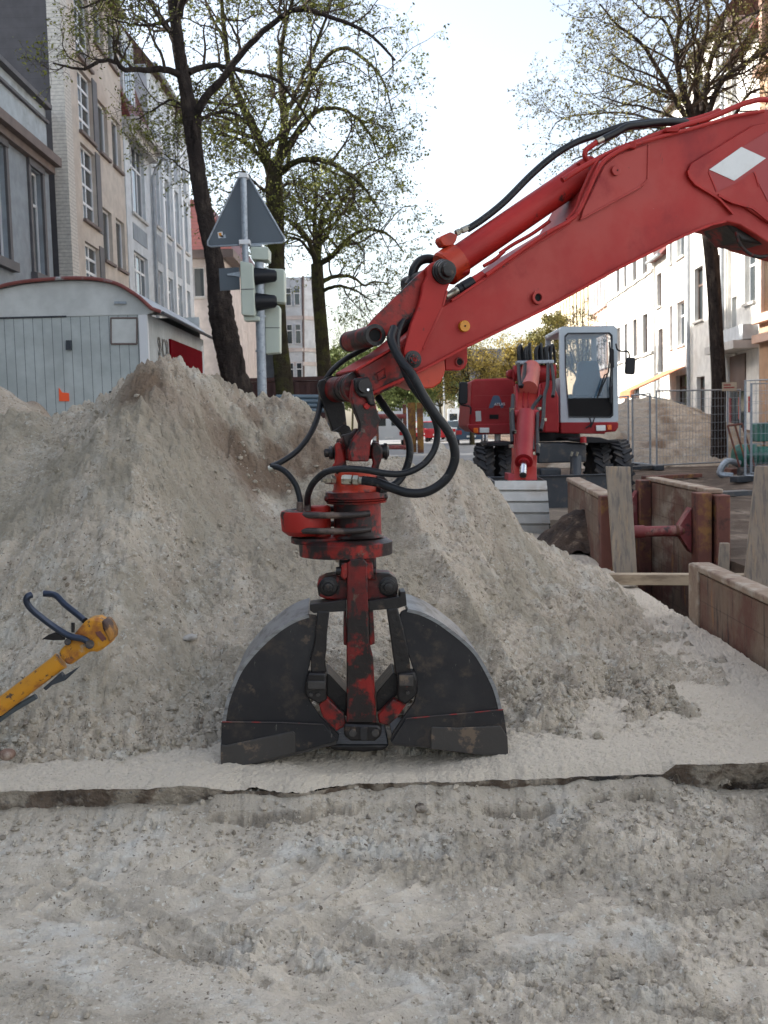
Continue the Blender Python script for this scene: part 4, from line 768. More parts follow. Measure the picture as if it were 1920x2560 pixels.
def window(fc, w, root, rev=.16, fm=None, gm=None, bars=(1, 1), sill=None, surround=None):
    u0, u1, z0, z1, st = w; t = .06 if u1 - u0 > .5 else .04
    fm = fm or M['winframe']; gm = gm or M['glass']
    b = MB(); o0, o1 = -rev + .005, -rev + .055
    fbox(b, fc, u0, u0 + t, z0, z1, o0, o1); fbox(b, fc, u1 - t, u1, z0, z1, o0, o1); fbox(b, fc, u0 + t, u1 - t, z0, z0 + t, o0, o1); fbox(b, fc, u0 + t, u1 - t, z1 - t, z1, o0, o1)
    for k in range(1, bars[0] + 1):
        u = u0 + (u1 - u0) * k / (bars[0] + 1); fbox(b, fc, u - t * .6, u + t * .6, z0 + t, z1 - t, o0, o1 - .004)
    for k in range(1, bars[1] + 1):
        z = z0 + (z1 - z0) * (k / (bars[1] + 1) if bars[1] != 1 else .68); fbox(b, fc, u0 + t, u1 - t, z - t * .6, z + t * .6, o0, o1 - .008)
    fo = b.build('window', fm, root, smooth=0)
    MB().add([fc.pt(u0, z0, -rev + .02), fc.pt(u1, z0, -rev + .02), fc.pt(u1, z1, -rev + .02), fc.pt(u0, z1, -rev + .02)], [(0, 1, 2, 3)]).build('pane', gm, fo, smooth=0)
    if sill is not None:
        b = MB(); fbox(b, fc, u0 - .06, u1 + .06, z0 - .09, z0 - .01, -.02, .09); b.build('sill', sill, fo, smooth=0)
    if surround is not None:
        b = MB(); s = .17
        fbox(b, fc, u0 - s, u0 - .01, z0 - .06, z1 + .02, -.01, .06); fbox(b, fc, u1 + .01, u1 + s, z0 - .06, z1 + .02, -.01, .06); fbox(b, fc, u0 - s, u1 + s, z1 + .022, z1 + .022 + s, -.01, .08)
        fbox(b, fc, u0 - s - .08, u1 + s + .08, z0 - .26, z0 - .062, -.01, .16); b.build('surround', surround, fo, smooth=0)
    return fo
def building(name, label, fc, depth, z1, wm, wins, group, roofm=None, roof=0, inset=.6, side=None, z0=-.1, wkw=None, cat='building'):
    root = thing(name, label, cat, tuple((fc.A + fc.B) / 2 - fc.n * depth / 2), group)
    wall_holes(fc, z0, z1, wins).build('wall', wm, root, smooth=0)
    b = MB(); n = -fc.n * depth
    A0, B0, A1, B1 = fc.pt(0, z0), fc.pt(fc.L, z0), fc.pt(0, z1), fc.pt(fc.L, z1)
    b.add([A0, A1, A1 + n, A0 + n], [(0, 1, 2, 3)]); b.add([B0, B1, B1 + n, B0 + n], [(0, 1, 2, 3)]); b.add([A0 + n, A1 + n, B1 + n, B0 + n], [(0, 1, 2, 3)])
    b.add([A1, B1, B1 + n, A1 + n], [(0, 1, 2, 3)]); b.build('side_wall', side or wm, root, smooth=0)
    if roof:
        o = .25; E = [fc.pt(-.0, z1 + .004, o), fc.pt(fc.L, z1 + .004, o), fc.pt(fc.L, z1 + .004, -depth - o), fc.pt(0, z1 + .004, -depth - o)]
        T = [fc.pt(0, z1 + roof, -inset), fc.pt(fc.L, z1 + roof, -inset), fc.pt(fc.L, z1 + roof, -depth + inset), fc.pt(0, z1 + roof, -depth + inset)]
        b = MB(); b.loft([E, T]); b.build('roof', roofm, root, smooth=0)
        b = MB(); b.tube([fc.pt(0.02, z1 + .02, o + .05), fc.pt(fc.L - .02, z1 + .02, o + .05)], .07, 8, sm=False); b.build('gutter', M['zinc'], root)
    for w in wins:
        kw = dict((wkw or {}).get(w[4], {})); window(fc, w, root, **kw)
    return root
mL = -.0074
def leftfac(xr0, y0, xr1, y1, X0):
    """facade on the left row, from pixel (near) to pixel (far)"""
    n = Vector((1, -mL, 0)).normalized(); pl = (Vector((X0, 0, 0)), n)
    a = PL(xr0, y0, pl); b = PL(xr1, y1, pl); return Fac((a.x, a.y), (b.x, b.y))
GL = 'apartment houses along the left side'; GRR = 'row houses along the right side'
TN = leftfac(174, 600, 318, 600, -7.64)
stair = [TN.win(196, a, 231, c, 's') for a, c in ((-160, -20), (-5, 160), (186, 338), (366, 548), (602, 740))]
ws = []
for a, c in ((-240, -115), (26, 134), (262, 385), (517, 645), (770, 880)):
    for x0, x1 in ((246, 269), (279, 300)):
        w = TN.win(x0, a, x1, c); r = TN.win(246, a, 269, c); ws.append((w[0], w[1], r[2], r[3], 'w'))
sw = []
for w in stair:
    sw.append((stair[2][0], stair[2][1], w[2], w[3], 's'))
wc = [ws[4][0], ws[4][1], ws[5][0], ws[5][1]]
ws = [((wc[0], wc[1]) if i % 2 == 0 else (wc[2], wc[3])) + w[2:] for i, w in enumerate(ws)]
tan = building('apartment_building', 'tan rendered apartment building with dark gable wall and pale brick corner strip', TN, 11, TN.uz(300, 60)[1], M['tan'], [w for w in ws + sw if w[3] < TN.uz(300, 60)[1] - .1],
               GL, M['brownroof'], 2.2, 1.3, side=M['gable'], wkw=dict(s=dict(bars=(1, 3), fm=M['winframe'], sill=M['trimbrown']), w=dict(bars=(0, 0), sill=M['trimbrown'])))
b = MB(); fbox(b, TN, -.01, .62, -.1, TN.uz(300, 60)[1] - .02, -.3, .05); b.build('corner_strip', M['brick'], tan, smooth=0)
for w in sw:
    if w[3] < 13: b = MB(); fbox(b, TN, w[1] + .002, w[1] + .5, w[2] - .1, w[3] + .1, -.0, .03); b.build('window_surround', M['darkframe'], tan, smooth=0)
# white house with dormer storey
W1 = leftfac(320, 600, 383, 600, -7.62)
z1 = W1.uz(350, 345)[1]
wv = [W1.win(327, 368, 361, 540, 't'), W1.win(333, 635, 366, 765, 't')]; wv[1] = (wv[0][0], wv[0][1]) + wv[1][2:]
w1 = building('apartment_building', 'white house with triple windows, a dormer and a projecting cornice, next to the tan building', W1, 11, z1, M['wallwhite'], wv, GL, M['tile'], 3.6, .9,
              wkw=dict(t=dict(bars=(2, 1), sill=M['trim'])))
b = MB(); fbox(b, W1, -.0, W1.L, z1 - .25, z1 - .003, .003, .5); fbox(b, W1, 0, W1.L, z1 - .5, z1 - .252, .003, .28); b.build('cornice', M['trim'], w1, smooth=0)
b = MB(); fbox(b, W1, .4, W1.L * .52, z1 + .3, z1 + 2.9, -1.6, -.02); D1 = b.build('dormer', M['wallwhite'], w1, smooth=0)
b = MB()
for k in range(3): fbox(b, W1, .6 + k * (W1.L * .52 - 1.0) / 3, .5 + (k + 1) * (W1.L * .52 - 1.0) / 3, z1 + .7, z1 + 2.5, -.02, .0)
b.build('pane', M['glassb'], D1, smooth=0)
b = MB(); fbox(b, W1, wv[0][0], wv[0][1], wv[1][3] + .35, wv[0][2] - .35, .002, .02); b.build('panel', M['wallgrey'], w1, smooth=0)
p0 = W1.pt(W1.L - .05, z1 - .3, .5); MB().tube([p0, W1.pt(W1.L - .1, z1 - .9, .15), W1.pt(W1.L - .1, z1 - 2, .1), W1.pt(W1.L - .1, 0, .1)], .06, 8).build('downpipe', M['zinc'], w1)
# long white house with pilasters
Wb = leftfac(384, 600, 479, 600, -7.60)
zt = Wb.uz(430, 262)[1]
cols = [Wb.win(x0, 460, x1, 585)[:2] for x0, x1 in ((388, 400), (411, 425), (434, 447), (456, 467))]
rows = [Wb.win(411, a, 425, c)[2:4] for a, c in ((690, 790), (452, 588), (212, 350))]
wv = [(c[0], c[1], r[0], r[1], 'w') for c in cols for r in rows if r[1] < zt - .1]
w2 = building('apartment_building', 'long white house with narrow pilasters between its tall windows, behind the left tree', Wb, 11, zt, M['wallwhite'], wv, GL, M['brownroof'], 2.4, 1.6, wkw=dict(w=dict(bars=(0, 1), sill=M['trim'])))
b = MB()
for c0, c1 in zip(cols[:-1], cols[1:]): m = (c0[1] + c1[0]) / 2; fbox(b, Wb, m - .18, m + .18, -.05, zt - .02, .003, .09)
b.build('pilasters', M['winframe'], w2, smooth=0)
for c in cols:
    for r0, r1 in zip(rows[:-1], rows[1:]): b = MB(); fbox(b, Wb, c[0] + .03, c[1] - .03, r0[1] + .3, r1[0] - .3, .003, .02); b.build('panel', M['wallgrey'], w2, smooth=0)
# grey house at the left edge
GH = leftfac(-330, 690, 134, 690, -7.98); GH = Fac((-7.75, -34.0), (GH.B.x, GH.B.y))  # near end stretched out of view so the house shades the foreground
zp, zc_ = GH.uz(122, 283)[1], GH.uz(128, 412)[1]
wa = GH.win(79, 432, 106, 680, 'w'); wq = GH.win(-28, 432, 17, 680, 'w'); wr = GH.win(-250, 432, -150, 680)
gap = wa[0] - wq[1]; wd = wa[1] - wa[0]
wv = [(wa[0] - k * (gap + wd), wa[1] - k * (gap + wd), wa[2], wa[3], 'w') for k in range(7) if wa[0] - k * (gap + wd) > .3]
lz = [(w[0], w[1], wa[2] - 3.9, wa[3] - 3.9, 'w') for w in wv]
gh = building('row_house', 'low grey blue house with dark window surrounds and stained parapet at the left edge', GH, 9, zc_, M['wallgrey'], wv + lz, GL, wkw=dict(w=dict(bars=(0, 1), surround=M['darkframe'])))
b = MB(); fbox(b, GH, 0, GH.L, zc_ + .002, zp, -.35, .0); b.build('parapet', M['parapet'], gh, smooth=0)
b = MB(); fbox(b, GH, 0, GH.L + .1, zc_ - .12, zc_ + .1, .002, .32); fbox(b, GH, 0, GH.L + .05, zc_ - .3, zc_ - .122, .002, .16); b.build('cornice', M['trimbrown'], gh, smooth=0)
b = MB(); fbox(b, GH, 0, GH.L + .05, zp + .002, zp + .12, -.45, .16); fbox(b, GH, 0, GH.L, zp - .35, zp - .28, .002, .08); b.build('coping', M['darkframe'], gh, smooth=0)
# pink house with red tile roof, its gable side to us
def frontfac(x0, x1, ypx, Y): a = P(x0, ypx, Y); b = P(x1, ypx, Y); return Fac((a.x, Y), (b.x, Y))
PK = frontfac(478, 562, 800, 48)
zp = P(520, 628, 48).z; wv = [PK.win(483, 668, 511, 742, 'w')]
pk = building('row_house', 'pale pink house with red tiled roof seen behind the leaning left tree', PK, 20, zp, M['wallpink'], wv, GL, wkw=dict(w=dict(bars=(0, 0), sill=M['trim'])), side=M['wallpink'])
PS = Fac((PK.B.x + .012, 48.02), (PK.B.x + .012, 68))
wv = [PS.win(*a) for a in ((593, 722, 600, 756), (595, 824, 606, 903), (612, 832, 621, 911), (628, 842, 637, 916), (612, 735, 620, 768), (652, 850, 660, 922), (652, 745, 660, 780))]
wall_holes(PS, -.1, zp - .01, [w for w in wv if w[1] < 19.8]).build('wall', M['wallpink'], pk, smooth=0)
for w in wv:
    if w[1] < 19.8: window(PS, w, pk, bars=(0, 1))
x0, x1 = PK.A.x - .4, PK.B.x + .5; rx0, rx1 = x0 + 2.5, x1 - 2.6
ztop = P(520, 492, 50.5).z
b = MB(); E = [Vector((x0, 47.5, zp)), Vector((x1, 47.5, zp)), Vector((x1, 68, zp)), Vector((x0, 68, zp))]; T = [Vector((x0, 51, ztop)), Vector((x1 - 1.6, 51, ztop)), Vector((x1 - 1.6, 66, ztop)), Vector((x0, 66, ztop))]
b.loft([E, T]); b.build('roof', M['tile'], pk, smooth=0)
b = MB(); b.b2((x0, 47.45, zp - .35), (x1 + .05, 47.9, zp - .02)); b.b2((x1 - .45, 47.92, zp - .35), (x1 + .05, 68, zp - .02)); b.build('eaves', M['trimbrown'], pk, smooth=0)
# white bay tower house
TWx = P(733, 800, 62); tw = thing('tower_house', 'pale pink bay tower with small windows beyond the second tree', 'building', (TWx.x, 63, 0), GL)
zt = P(733, 690, 62).z; rr = 1.15 / math.cos(R(22.5))
oct_ = [(TWx.x + rr * math.cos(R(22.5 + 45 * k)), 63 + rr * math.sin(R(22.5 + 45 * k))) for k in range(8)]
b = MB(); b.prism([Vector((x, y, -.1)) for x, y in oct_], (0, 0, zt)); b.build('wall', M['wallwhite'], tw, smooth=0)
b = MB()
for py in (880, 915, 800): z = P(733, py, 62).z; b.prism([Vector((TWx.x + (x - TWx.x) * 1.05, 63 + (y - 63) * 1.05, z)) for x, y in oct_], (0, 0, .22))
b.build('cornice', M['wallpink'], tw, smooth=0)
TF = Fac((oct_[5][0], oct_[5][1] - .02), (oct_[6][0], oct_[6][1] - .02))
for a, c in ((811, 861), (907, 958), (720, 765)):
    z0_, z1_ = P(742, c, 62).z, P(742, a, 62).z; 
    for u in (.1, .58):
        w = (u, u + .34, z0_, z1_, 'w'); window(TF, w, tw, rev=-.03, bars=(0, 1))
gx0, gx1 = P(760, 800, 64).x, P(795, 800, 64).x
b = MB(); b.b2((gx0, 64.2, -.1), (gx1, 72, P(775, 690, 64).z)); b.b2((TWx.x - 3, 63.9, -.1), (gx0 - .01, 72, P(775, 720, 64).z)); b.build('side_wing', M['wallgrey'], tw, smooth=0)
c_ = P(771, 855, 63); b = MB(); b.lathe((c_.x, 63.4, c_.z), UPZ, [(0, .62), (.05, .6), (1.0, .02)], 8); b.build('small_roof', M['slate'], tw, smooth=0)
b = MB(); b.cyl((c_.x, 63.4, -.1), (c_.x, 63.4, c_.z - .01), .4, seg=8); b.build('oriel', M['wallpink'], tw)
MB().tube([P(757, 690, 61.9), P(759, 960, 61.9)], .07, 8, sm=False).build('downpipe', M['trimbrown'], tw)

# ------------------------------------------------ right hand row
mR = .048; XR = 9.74
def z6(x, y): return (1540 + x * .28942, 560 + y * .28942)
def rightfac(xn, yn, xf, yf, X0=XR):
    n = Vector((-1, mR, 0)).normalized(); pl = (Vector((X0, 0, 0)), n); a = PL(xn, yn, pl); b = PL(xf, yf, pl)
    return Fac((b.x, b.y), (a.x, a.y), 1)
def w6(fc, x0, y0, x1, y1, st='w'): a = z6(x0, y0); b = z6(x1, y1); return fc.win(a[0], a[1], b[0], b[1], st)
def cl(fc, ws, zt): return [w for w in ws if w[0] > .02 and w[1] < fc.L - .02 and w[3] < zt - .05]
def up(w, n, d): return [(w[0], w[1], w[2] + d * k, w[3] + d * k, w[4]) for k in range(1, n + 1)]
WB = dict(fm=M['brownframe'], bars=(0, 1), sill=M['trim'], rev=.2); WW = dict(bars=(0, 1), sill=M['trim'], rev=.2)
# A
xa = z6(318, 0)[0]; FA = rightfac(1634, 900, 1520, 900); zt = 13.0
ws = []
for c in ((8, 832, 36, 1112), (72, 810, 96, 1088), (148, 775, 180, 1075), (232, 778, 272, 1128)):
    w = w6(FA, *c); ref = w6(FA, 232, 778, 272, 1128); w = (w[0], w[1] , ref[2], ref[3], 'w'); ws += [w] + up(w, 2, 3.55)
w = w6(FA, 75, 1430, 112, 1640); ws += [w]; w2_ = w6(FA, 145, 1420, 205, 1640); ws += [w2_]
bA = building('row_house', 'white house with tall dark windows right of the red excavator cab', FA, 9, zt, M['wallwhite2'], cl(FA, ws, zt), GRR, M['brownroof'], 2.5, 1.8, wkw=dict(w=WB))
b = MB(); z = FA.uz(*z6(100, 1100))[1] - .5
for dz in (0, 3.55): fbox(b, FA, 0, FA.L, z + dz, z + dz + .12, .003, .09)
b.build('string_course', M['trim'], bA, smooth=0)
# B narrow
FB = rightfac(1667, 900, 1635, 900, XR + .1); zt = FB.uz(*z6(380, 300))[1]
ws = [w6(FB, 353, 425, 393, 712), w6(FB, 365, 905, 406, 1280)]
building('row_house', 'narrow white house with a small tiled roof between two larger white houses', FB, 9, zt, M['wallwhite2'], cl(FB, ws, zt), GRR, M['tile'], 1.6, 1.2, wkw=dict(w=WB))
# C with awning
FC = rightfac(1726, 900, 1668, 900); zt = 13.5
w = w6(FC, 528, 665, 594, 1045); wq = w6(FC, 465, 730, 482, 1080); ws = [w, (wq[0], wq[0] + .5, w[2], w[3], 'w')]; ws = ws + up(ws[0], 2, 3.4) + up(ws[1], 2, 3.4)
dr = w6(FC, 520, 1300, 636, 1640, 'd'); ws.append(dr)
bC = building('row_house', 'white house with white framed windows above the orange shop awning', FC, 9, zt, M['wallwhite2'], cl(FC, ws, zt), GRR, M['brownroof'], 2.5, 1.8, wkw=dict(w=WW, d=dict(fm=M['brownframe'], bars=(1, 1), rev=.2)))
# awning
za = FC.uz(*z6(590, 1240))[1]; b = MB()
u1 = min(FC.L - .2, FC.uz(*z6(610, 1240))[0]); u0 = max(.3, FC.uz(*z6(470, 1300))[0] - .4)
b.prism([FC.pt(u0, za, .05), FC.pt(u1, za, .05), FC.pt(u1, za - .85, 2.0), FC.pt(u0, za - .85, 2.0)], (0, 0, .04)); b.prism([FC.pt(u0, za - .85, 2.0), FC.pt(u1, za - .85, 2.0), FC.pt(u1, za - 1.1, 2.01), FC.pt(u0, za - 1.1, 2.01)], FC.n * .02)
AW = b.build('awning', M['awning'], bC, smooth=0)
for uu in (u0 + .1, u1 - .1): MB().tube([FC.pt(uu, za - 1.4, .05), FC.pt(uu, za - .95, 1.95)], .03, 6, sm=False).build('awning_arm', M['galv'], AW)
# D right of it, behind the tree
FD = rightfac(1818, 900, 1727, 900, XR - .12); zt = 14
w = w6(FD, 676, 372, 752, 832, 'b'); w3 = w6(FD, 862, 100, 912, 400, 'b'); w3 = (w3[0], w3[1], w[2] + .0, w[3], 'b')
ws = [w, w3] + up(w, 2, 3.4) + up(w3, 2, 3.4); wl = w6(FD, 697, 1318, 766, 1640, 'b'); ws += [wl]; w4 = w6(FD, 905, 680, 932, 1110, 'b')
bD = building('row_house', 'white house with brown framed windows directly behind the right tree trunk', FD, 9, zt, M['wallwhite2'], cl(FD, ws, zt), GRR, M['brownroof'], 2.5, 1.8, wkw=dict(b=WB))
MB().tube([FD.pt(FD.L - .15, zt - .2, .12), FD.pt(FD.L - .15, 0, .12)], .07, 8, sm=False).build('downpipe', M['zinc'], bD)
MB().tube([FD.pt(.15, zt - .2, .12), FD.pt(.15, 0, .12)], .07, 8, sm=False).build('downpipe', M['zinc'], bD)
# E white-blue with bay and shop
FE = rightfac(1897, 900, 1819, 900); zt = 12.5
w = w6(FE, 1112, 190, 1203, 675, 'w'); wn_ = w6(FE, 1000, 628, 1044, 1118, 'w'); wn2 = w6(FE, 990, 95, 1028, 368, 'w')
ws = [w, wn_] + up(w, 1, 3.5) + up(wn_, 2, 3.5); sh = w6(FE, 1075, 1240, 1268, 1350, 's')
bE = building('row_house', 'pale blue white house with a projecting bay over a shop with brown shutter', FE, 9, zt, M['wallwhite2'], cl(FE, ws, zt) , GRR, M['tile'], 2.8, 1.8, wkw=dict(w=WW))
b = MB(); ub0, zb0 = FE.uz(*z6(1040, 1190)); ub1, zb1 = FE.uz(*z6(1225, 870)); ub0, ub1 = sorted((ub0, ub1)); fbox(b, FE, max(.1, ub0), min(FE.L - .1, ub1), 3.6, FE.uz(*z6(1130, 890))[1], .003, .45); b.build('bay', M['wallwhite'], bE, smooth=0)
b = MB(); zz = 3.35; fbox(b, FE, 0, FE.L, zz - .02, zz + .22, .003, .75); b.build('awning_box', M['trim'], bE, smooth=0)
b = MB(); fbox(b, FE, .4, FE.L * .62, 2.1, zz - .1, .003, .04); b.build('shutter', M['brownframe'], bE, smooth=0)
b = MB(); fbox(b, FE, .4, FE.L * .62, .3, 2.08, .003, .03); b.build('shop_window', M['glass'], bE, smooth=0)
b = MB(); [fbox(b, FE, .4 + k * 1.05, .55 + k * 1.05, 1.0 + .2 * k, 1.9, .034, .05) for k in range(3)]; b.build('posters', M['carred'], bE, smooth=0)
# F orange house at the right edge
FF = rightfac(2100, 800, 1898, 800, XR - .15); zt = 15
w = w6(FF, 1285, 215, 1400, 770, 'w'); ws = sum([[(w[0] + k * 2.6, w[1] + k * 2.6) + w[2:]] + up((w[0] + k * 2.6, w[1] + k * 2.6) + w[2:], 2, 3.5) for k in range(-1, 1)], [])
bF = building('row_house', 'orange tan house with moulded cornices at the right edge', FF, 9, zt, M['orangewall'], cl(FF, ws, zt), GRR, M['brownroof'], 2.5, 1.5, wkw=dict(w=dict(bars=(0, 1), rev=.2, sill=M['orangewall'])))
b = MB()
for zz in (FF.uz(1915, 795)[1], FF.uz(1915, 845)[1], FF.uz(1915, 795)[1] + 3.5, FF.uz(1915, 795)[1] + 7): fbox(b, FF, 0, FF.L, zz - .12, zz + .12, .003, .22)
b.build('cornice', M['peach'], bF, smooth=0)
for w in cl(FF, ws, zt):
    b = MB(); fbox(b, FF, w[0] - .3, w[0] - .02, w[2] - .1, w[3] + .1, .003, .1); fbox(b, FF, w[1] + .02, w[1] + .3, w[2] - .1, w[3] + .1, .003, .1); fbox(b, FF, w[0] - .3, w[1] + .3, w[3] + .102, w[3] + .4, .003, .14)
    b.build('window_surround', M['peach'], bF, smooth=0)
FN = Fac((FF.B.x, FF.B.y), (FF.B.x - .048 * (FF.B.y + 34), -34.0)); ws = [(1.2 + 2.9 * i, 2.3 + 2.9 * i, 1.2 + 3.5 * j, 3.2 + 3.5 * j, 'w') for i in range(6) for j in range(4)]
M['wallnear'] = mat('cool_grey_render', (.30, .33, .37), .9)
building('row_house', 'unseen grey white house row added on the right to narrow the sky light', FN, 9, 15, M['wallnear'], ws, GRR, M['brownroof'], 2.5, 1.5, wkw=dict(w=dict(bars=(0, 1), rev=.2)))  # wholly out of view, added to narrow the sky light from the right
# houses further along
def simple_row(label, x_near, x_far, yy, wm, zt, ncol, nrow, dh=3.4, X0=XR, wm2=None, name='row_house', sillm=None):
    fc = rightfac(x_near, yy, x_far, yy, X0); pitch = fc.L / ncol; ws = []
    for i in range(ncol):
        for j in range(nrow): ws.append((pitch * (i + .25), pitch * (i + .68), 1.0 + dh * j, 3.1 + dh * j, 'w'))
    return building(name, label, fc, 9, zt, wm, cl(fc, ws, zt), GRR, M['brownroof'], 2.6, 1.8, wkw=dict(w=dict(bars=(0, 1), rev=.15, surround=sillm)))
simple_row('pink and white stucco house seen just above the excavator cab', 1519, 1478, 850, M['peach'], 13.5, 5, 4, sillm=M['winframe'])
simple_row('cream house with narrow windows above the left corner of the excavator cab', 1477, 1400, 850, M['cream'], 12.5, 9, 4)
simple_row('far pale house beyond the brown leafed tree', 1399, 1330, 900, M['wallwhite2'], 13, 12, 4)
far = thing('far_house', 'far grey roofed house closing the end of the street', 'building', (12, 175, 0), None)  # plain grey roofed house at the end of the street
a = P(1150, 1000, 170); b_ = P(1330, 1000, 170)
b = MB(); b.b2((a.x, 170, -.1), (b_.x, 182, P(1200, 960, 170).z)); b.build('wall', M['wallgrey'], far, smooth=0)
b = MB(); zz = P(1200, 960, 170).z; zt2 = P(1200, 868, 172).z; b.prism([Vector((a.x - 1, 169, zz)), Vector((a.x - 1, 183, zz)), Vector((a.x - 1, 176, zt2))], (b_.x - a.x + 2, 0, 0)); b.build('roof', M['slate'], far, smooth=0)
a = P(955, 1000, 150); b_ = P(1100, 1000, 150)
f2 = thing('row_house', 'far low house with a pale front behind the parked cars', 'building', ((a.x + b_.x) / 2, 152, 0), None)
b = MB(); zz = P(1000, 1000, 150).z; b.b2((a.x, 150, -.1), (b_.x, 160, zz)); b.build('wall', M['wallwhite'], f2, smooth=0)
b = MB(); b.prism([Vector((a.x - 1, 149, zz)), Vector((a.x - 1, 161, zz)), Vector((a.x - 1, 155, zz + 3.2))], (b_.x - a.x + 2, 0, 0)); b.build('roof', M['tile'], f2, smooth=0)
# road surface down the street, a sheet above the ground
MB().add([Vector((-4.5, 24, .022)), Vector((6.4, 40, .022)), Vector((14.5, 230, .022)), Vector((2.0, 230, .022)), Vector((-4.5, 60, .022))], [(0, 1, 2, 3, 4)]).build('road', M['road'], smooth=0, kind='structure')
# ================================================================ TREES
def nrm(a): return a / np.maximum(1e-9, np.linalg.norm(a, axis=-1, keepdims=True))
def tubes(Pn, Rn, k):
    """Pn (N,K,3), Rn (N,K): batch of tubes -> verts, quads"""
    N, K, _ = Pn.shape; T = np.empty_like(Pn); T[:, 1:-1] = Pn[:, 2:] - Pn[:, :-2]; T[:, 0] = Pn[:, 1] - Pn[:, 0]; T[:, -1] = Pn[:, -1] - Pn[:, -2]; T = nrm(T)
    ref = np.where(np.abs(T[..., 2:3]) > .9, np.array([1., 0, 0]), np.array([0, 0, 1.])); A = nrm(np.cross(T, ref)); B = np.cross(T, A)
    an = np.arange(k) * 2 * np.pi / k
    V = Pn[:, :, None] + Rn[:, :, None, None] * (A[:, :, None] * np.cos(an)[None, None, :, None] + B[:, :, None] * np.sin(an)[None, None, :, None])
    base = (np.arange(N) * K * k)[:, None, None] + (np.arange(K - 1) * k)[None, :, None]; i = np.arange(k)[None, None]; j = (i + 1) % k
    Q = np.stack([base + i, base + j, base + j + k, base + i + k], -1).reshape(-1, 4)
    return V.reshape(-1, 3), Q
def resample(p, n):
    p = np.asarray(p, float); d = np.concatenate([[0], np.cumsum(np.linalg.norm(np.diff(p, axis=0), axis=1))]); t = np.linspace(0, d[-1], n)
    return np.stack([np.interp(t, d, p[:, i]) for i in range(3)], -1)
def grow(par, parR, nchild, L, K, rng, up=.15, spread=.9, t0=.25, wig=.25, droop=0., rk=.55, rmin=.002):
    """children along each parent polyline: par (N,K0,3)"""
    N, K0, _ = par.shape; n = nchild
    t = t0 + (1 - t0) * rng.random((N, n)) ** .8; f = t * (K0 - 1); i = np.clip(f.astype(int), 0, K0 - 2); fr = (f - i)[..., None]
    idx = np.arange(N)[:, None]; s = par[idx, i] * (1 - fr) + par[idx, i + 1] * fr; tan = nrm(par[idx, i + 1] - par[idx, i])
    r = (parR[idx, i] * (1 - fr[..., 0]) + parR[idx, i + 1] * fr[..., 0]) * rk
    rd = nrm(rng.normal(size=(N, n, 3))); rd = nrm(rd - tan * (rd * tan).sum(-1, keepdims=True))
    d = nrm(tan * (1 - spread * .45) + rd * spread + np.array([0, 0, up]))
    len_ = L * (.55 + .75 * rng.random((N, n))) * (1.15 - .55 * t)
    s = s.reshape(-1, 3); d = d.reshape(-1, 3); len_ = len_.reshape(-1); r = r.reshape(-1)
    pts = [s]; st = len_ / (K - 1)
    for k in range(1, K):
        d = nrm(d + wig * rng.normal(size=d.shape) + np.array([0, 0, up * .5 - droop * k / K])); pts.append(pts[-1] + d * st[:, None])
    Pn = np.stack(pts, 1); Rn = np.maximum(rmin, r[:, None] * np.linspace(1, .3, K)[None])
    return Pn, Rn
def leaves(ends, per, spread, size, rng):
    n = len(ends) * per; c = np.repeat(ends, per, 0) + rng.normal(size=(n, 3)) * spread
    a = nrm(rng.normal(size=(n, 3))); b = nrm(np.cross(a, rng.normal(size=(n, 3)))); s = size * (.5 + rng.random((n, 1)))
    V = np.stack([c - a * s, c - b * s * .55, c + a * s, c + b * s * .55], 1).reshape(-1, 3)
    return V, np.arange(n * 4).reshape(-1, 4)
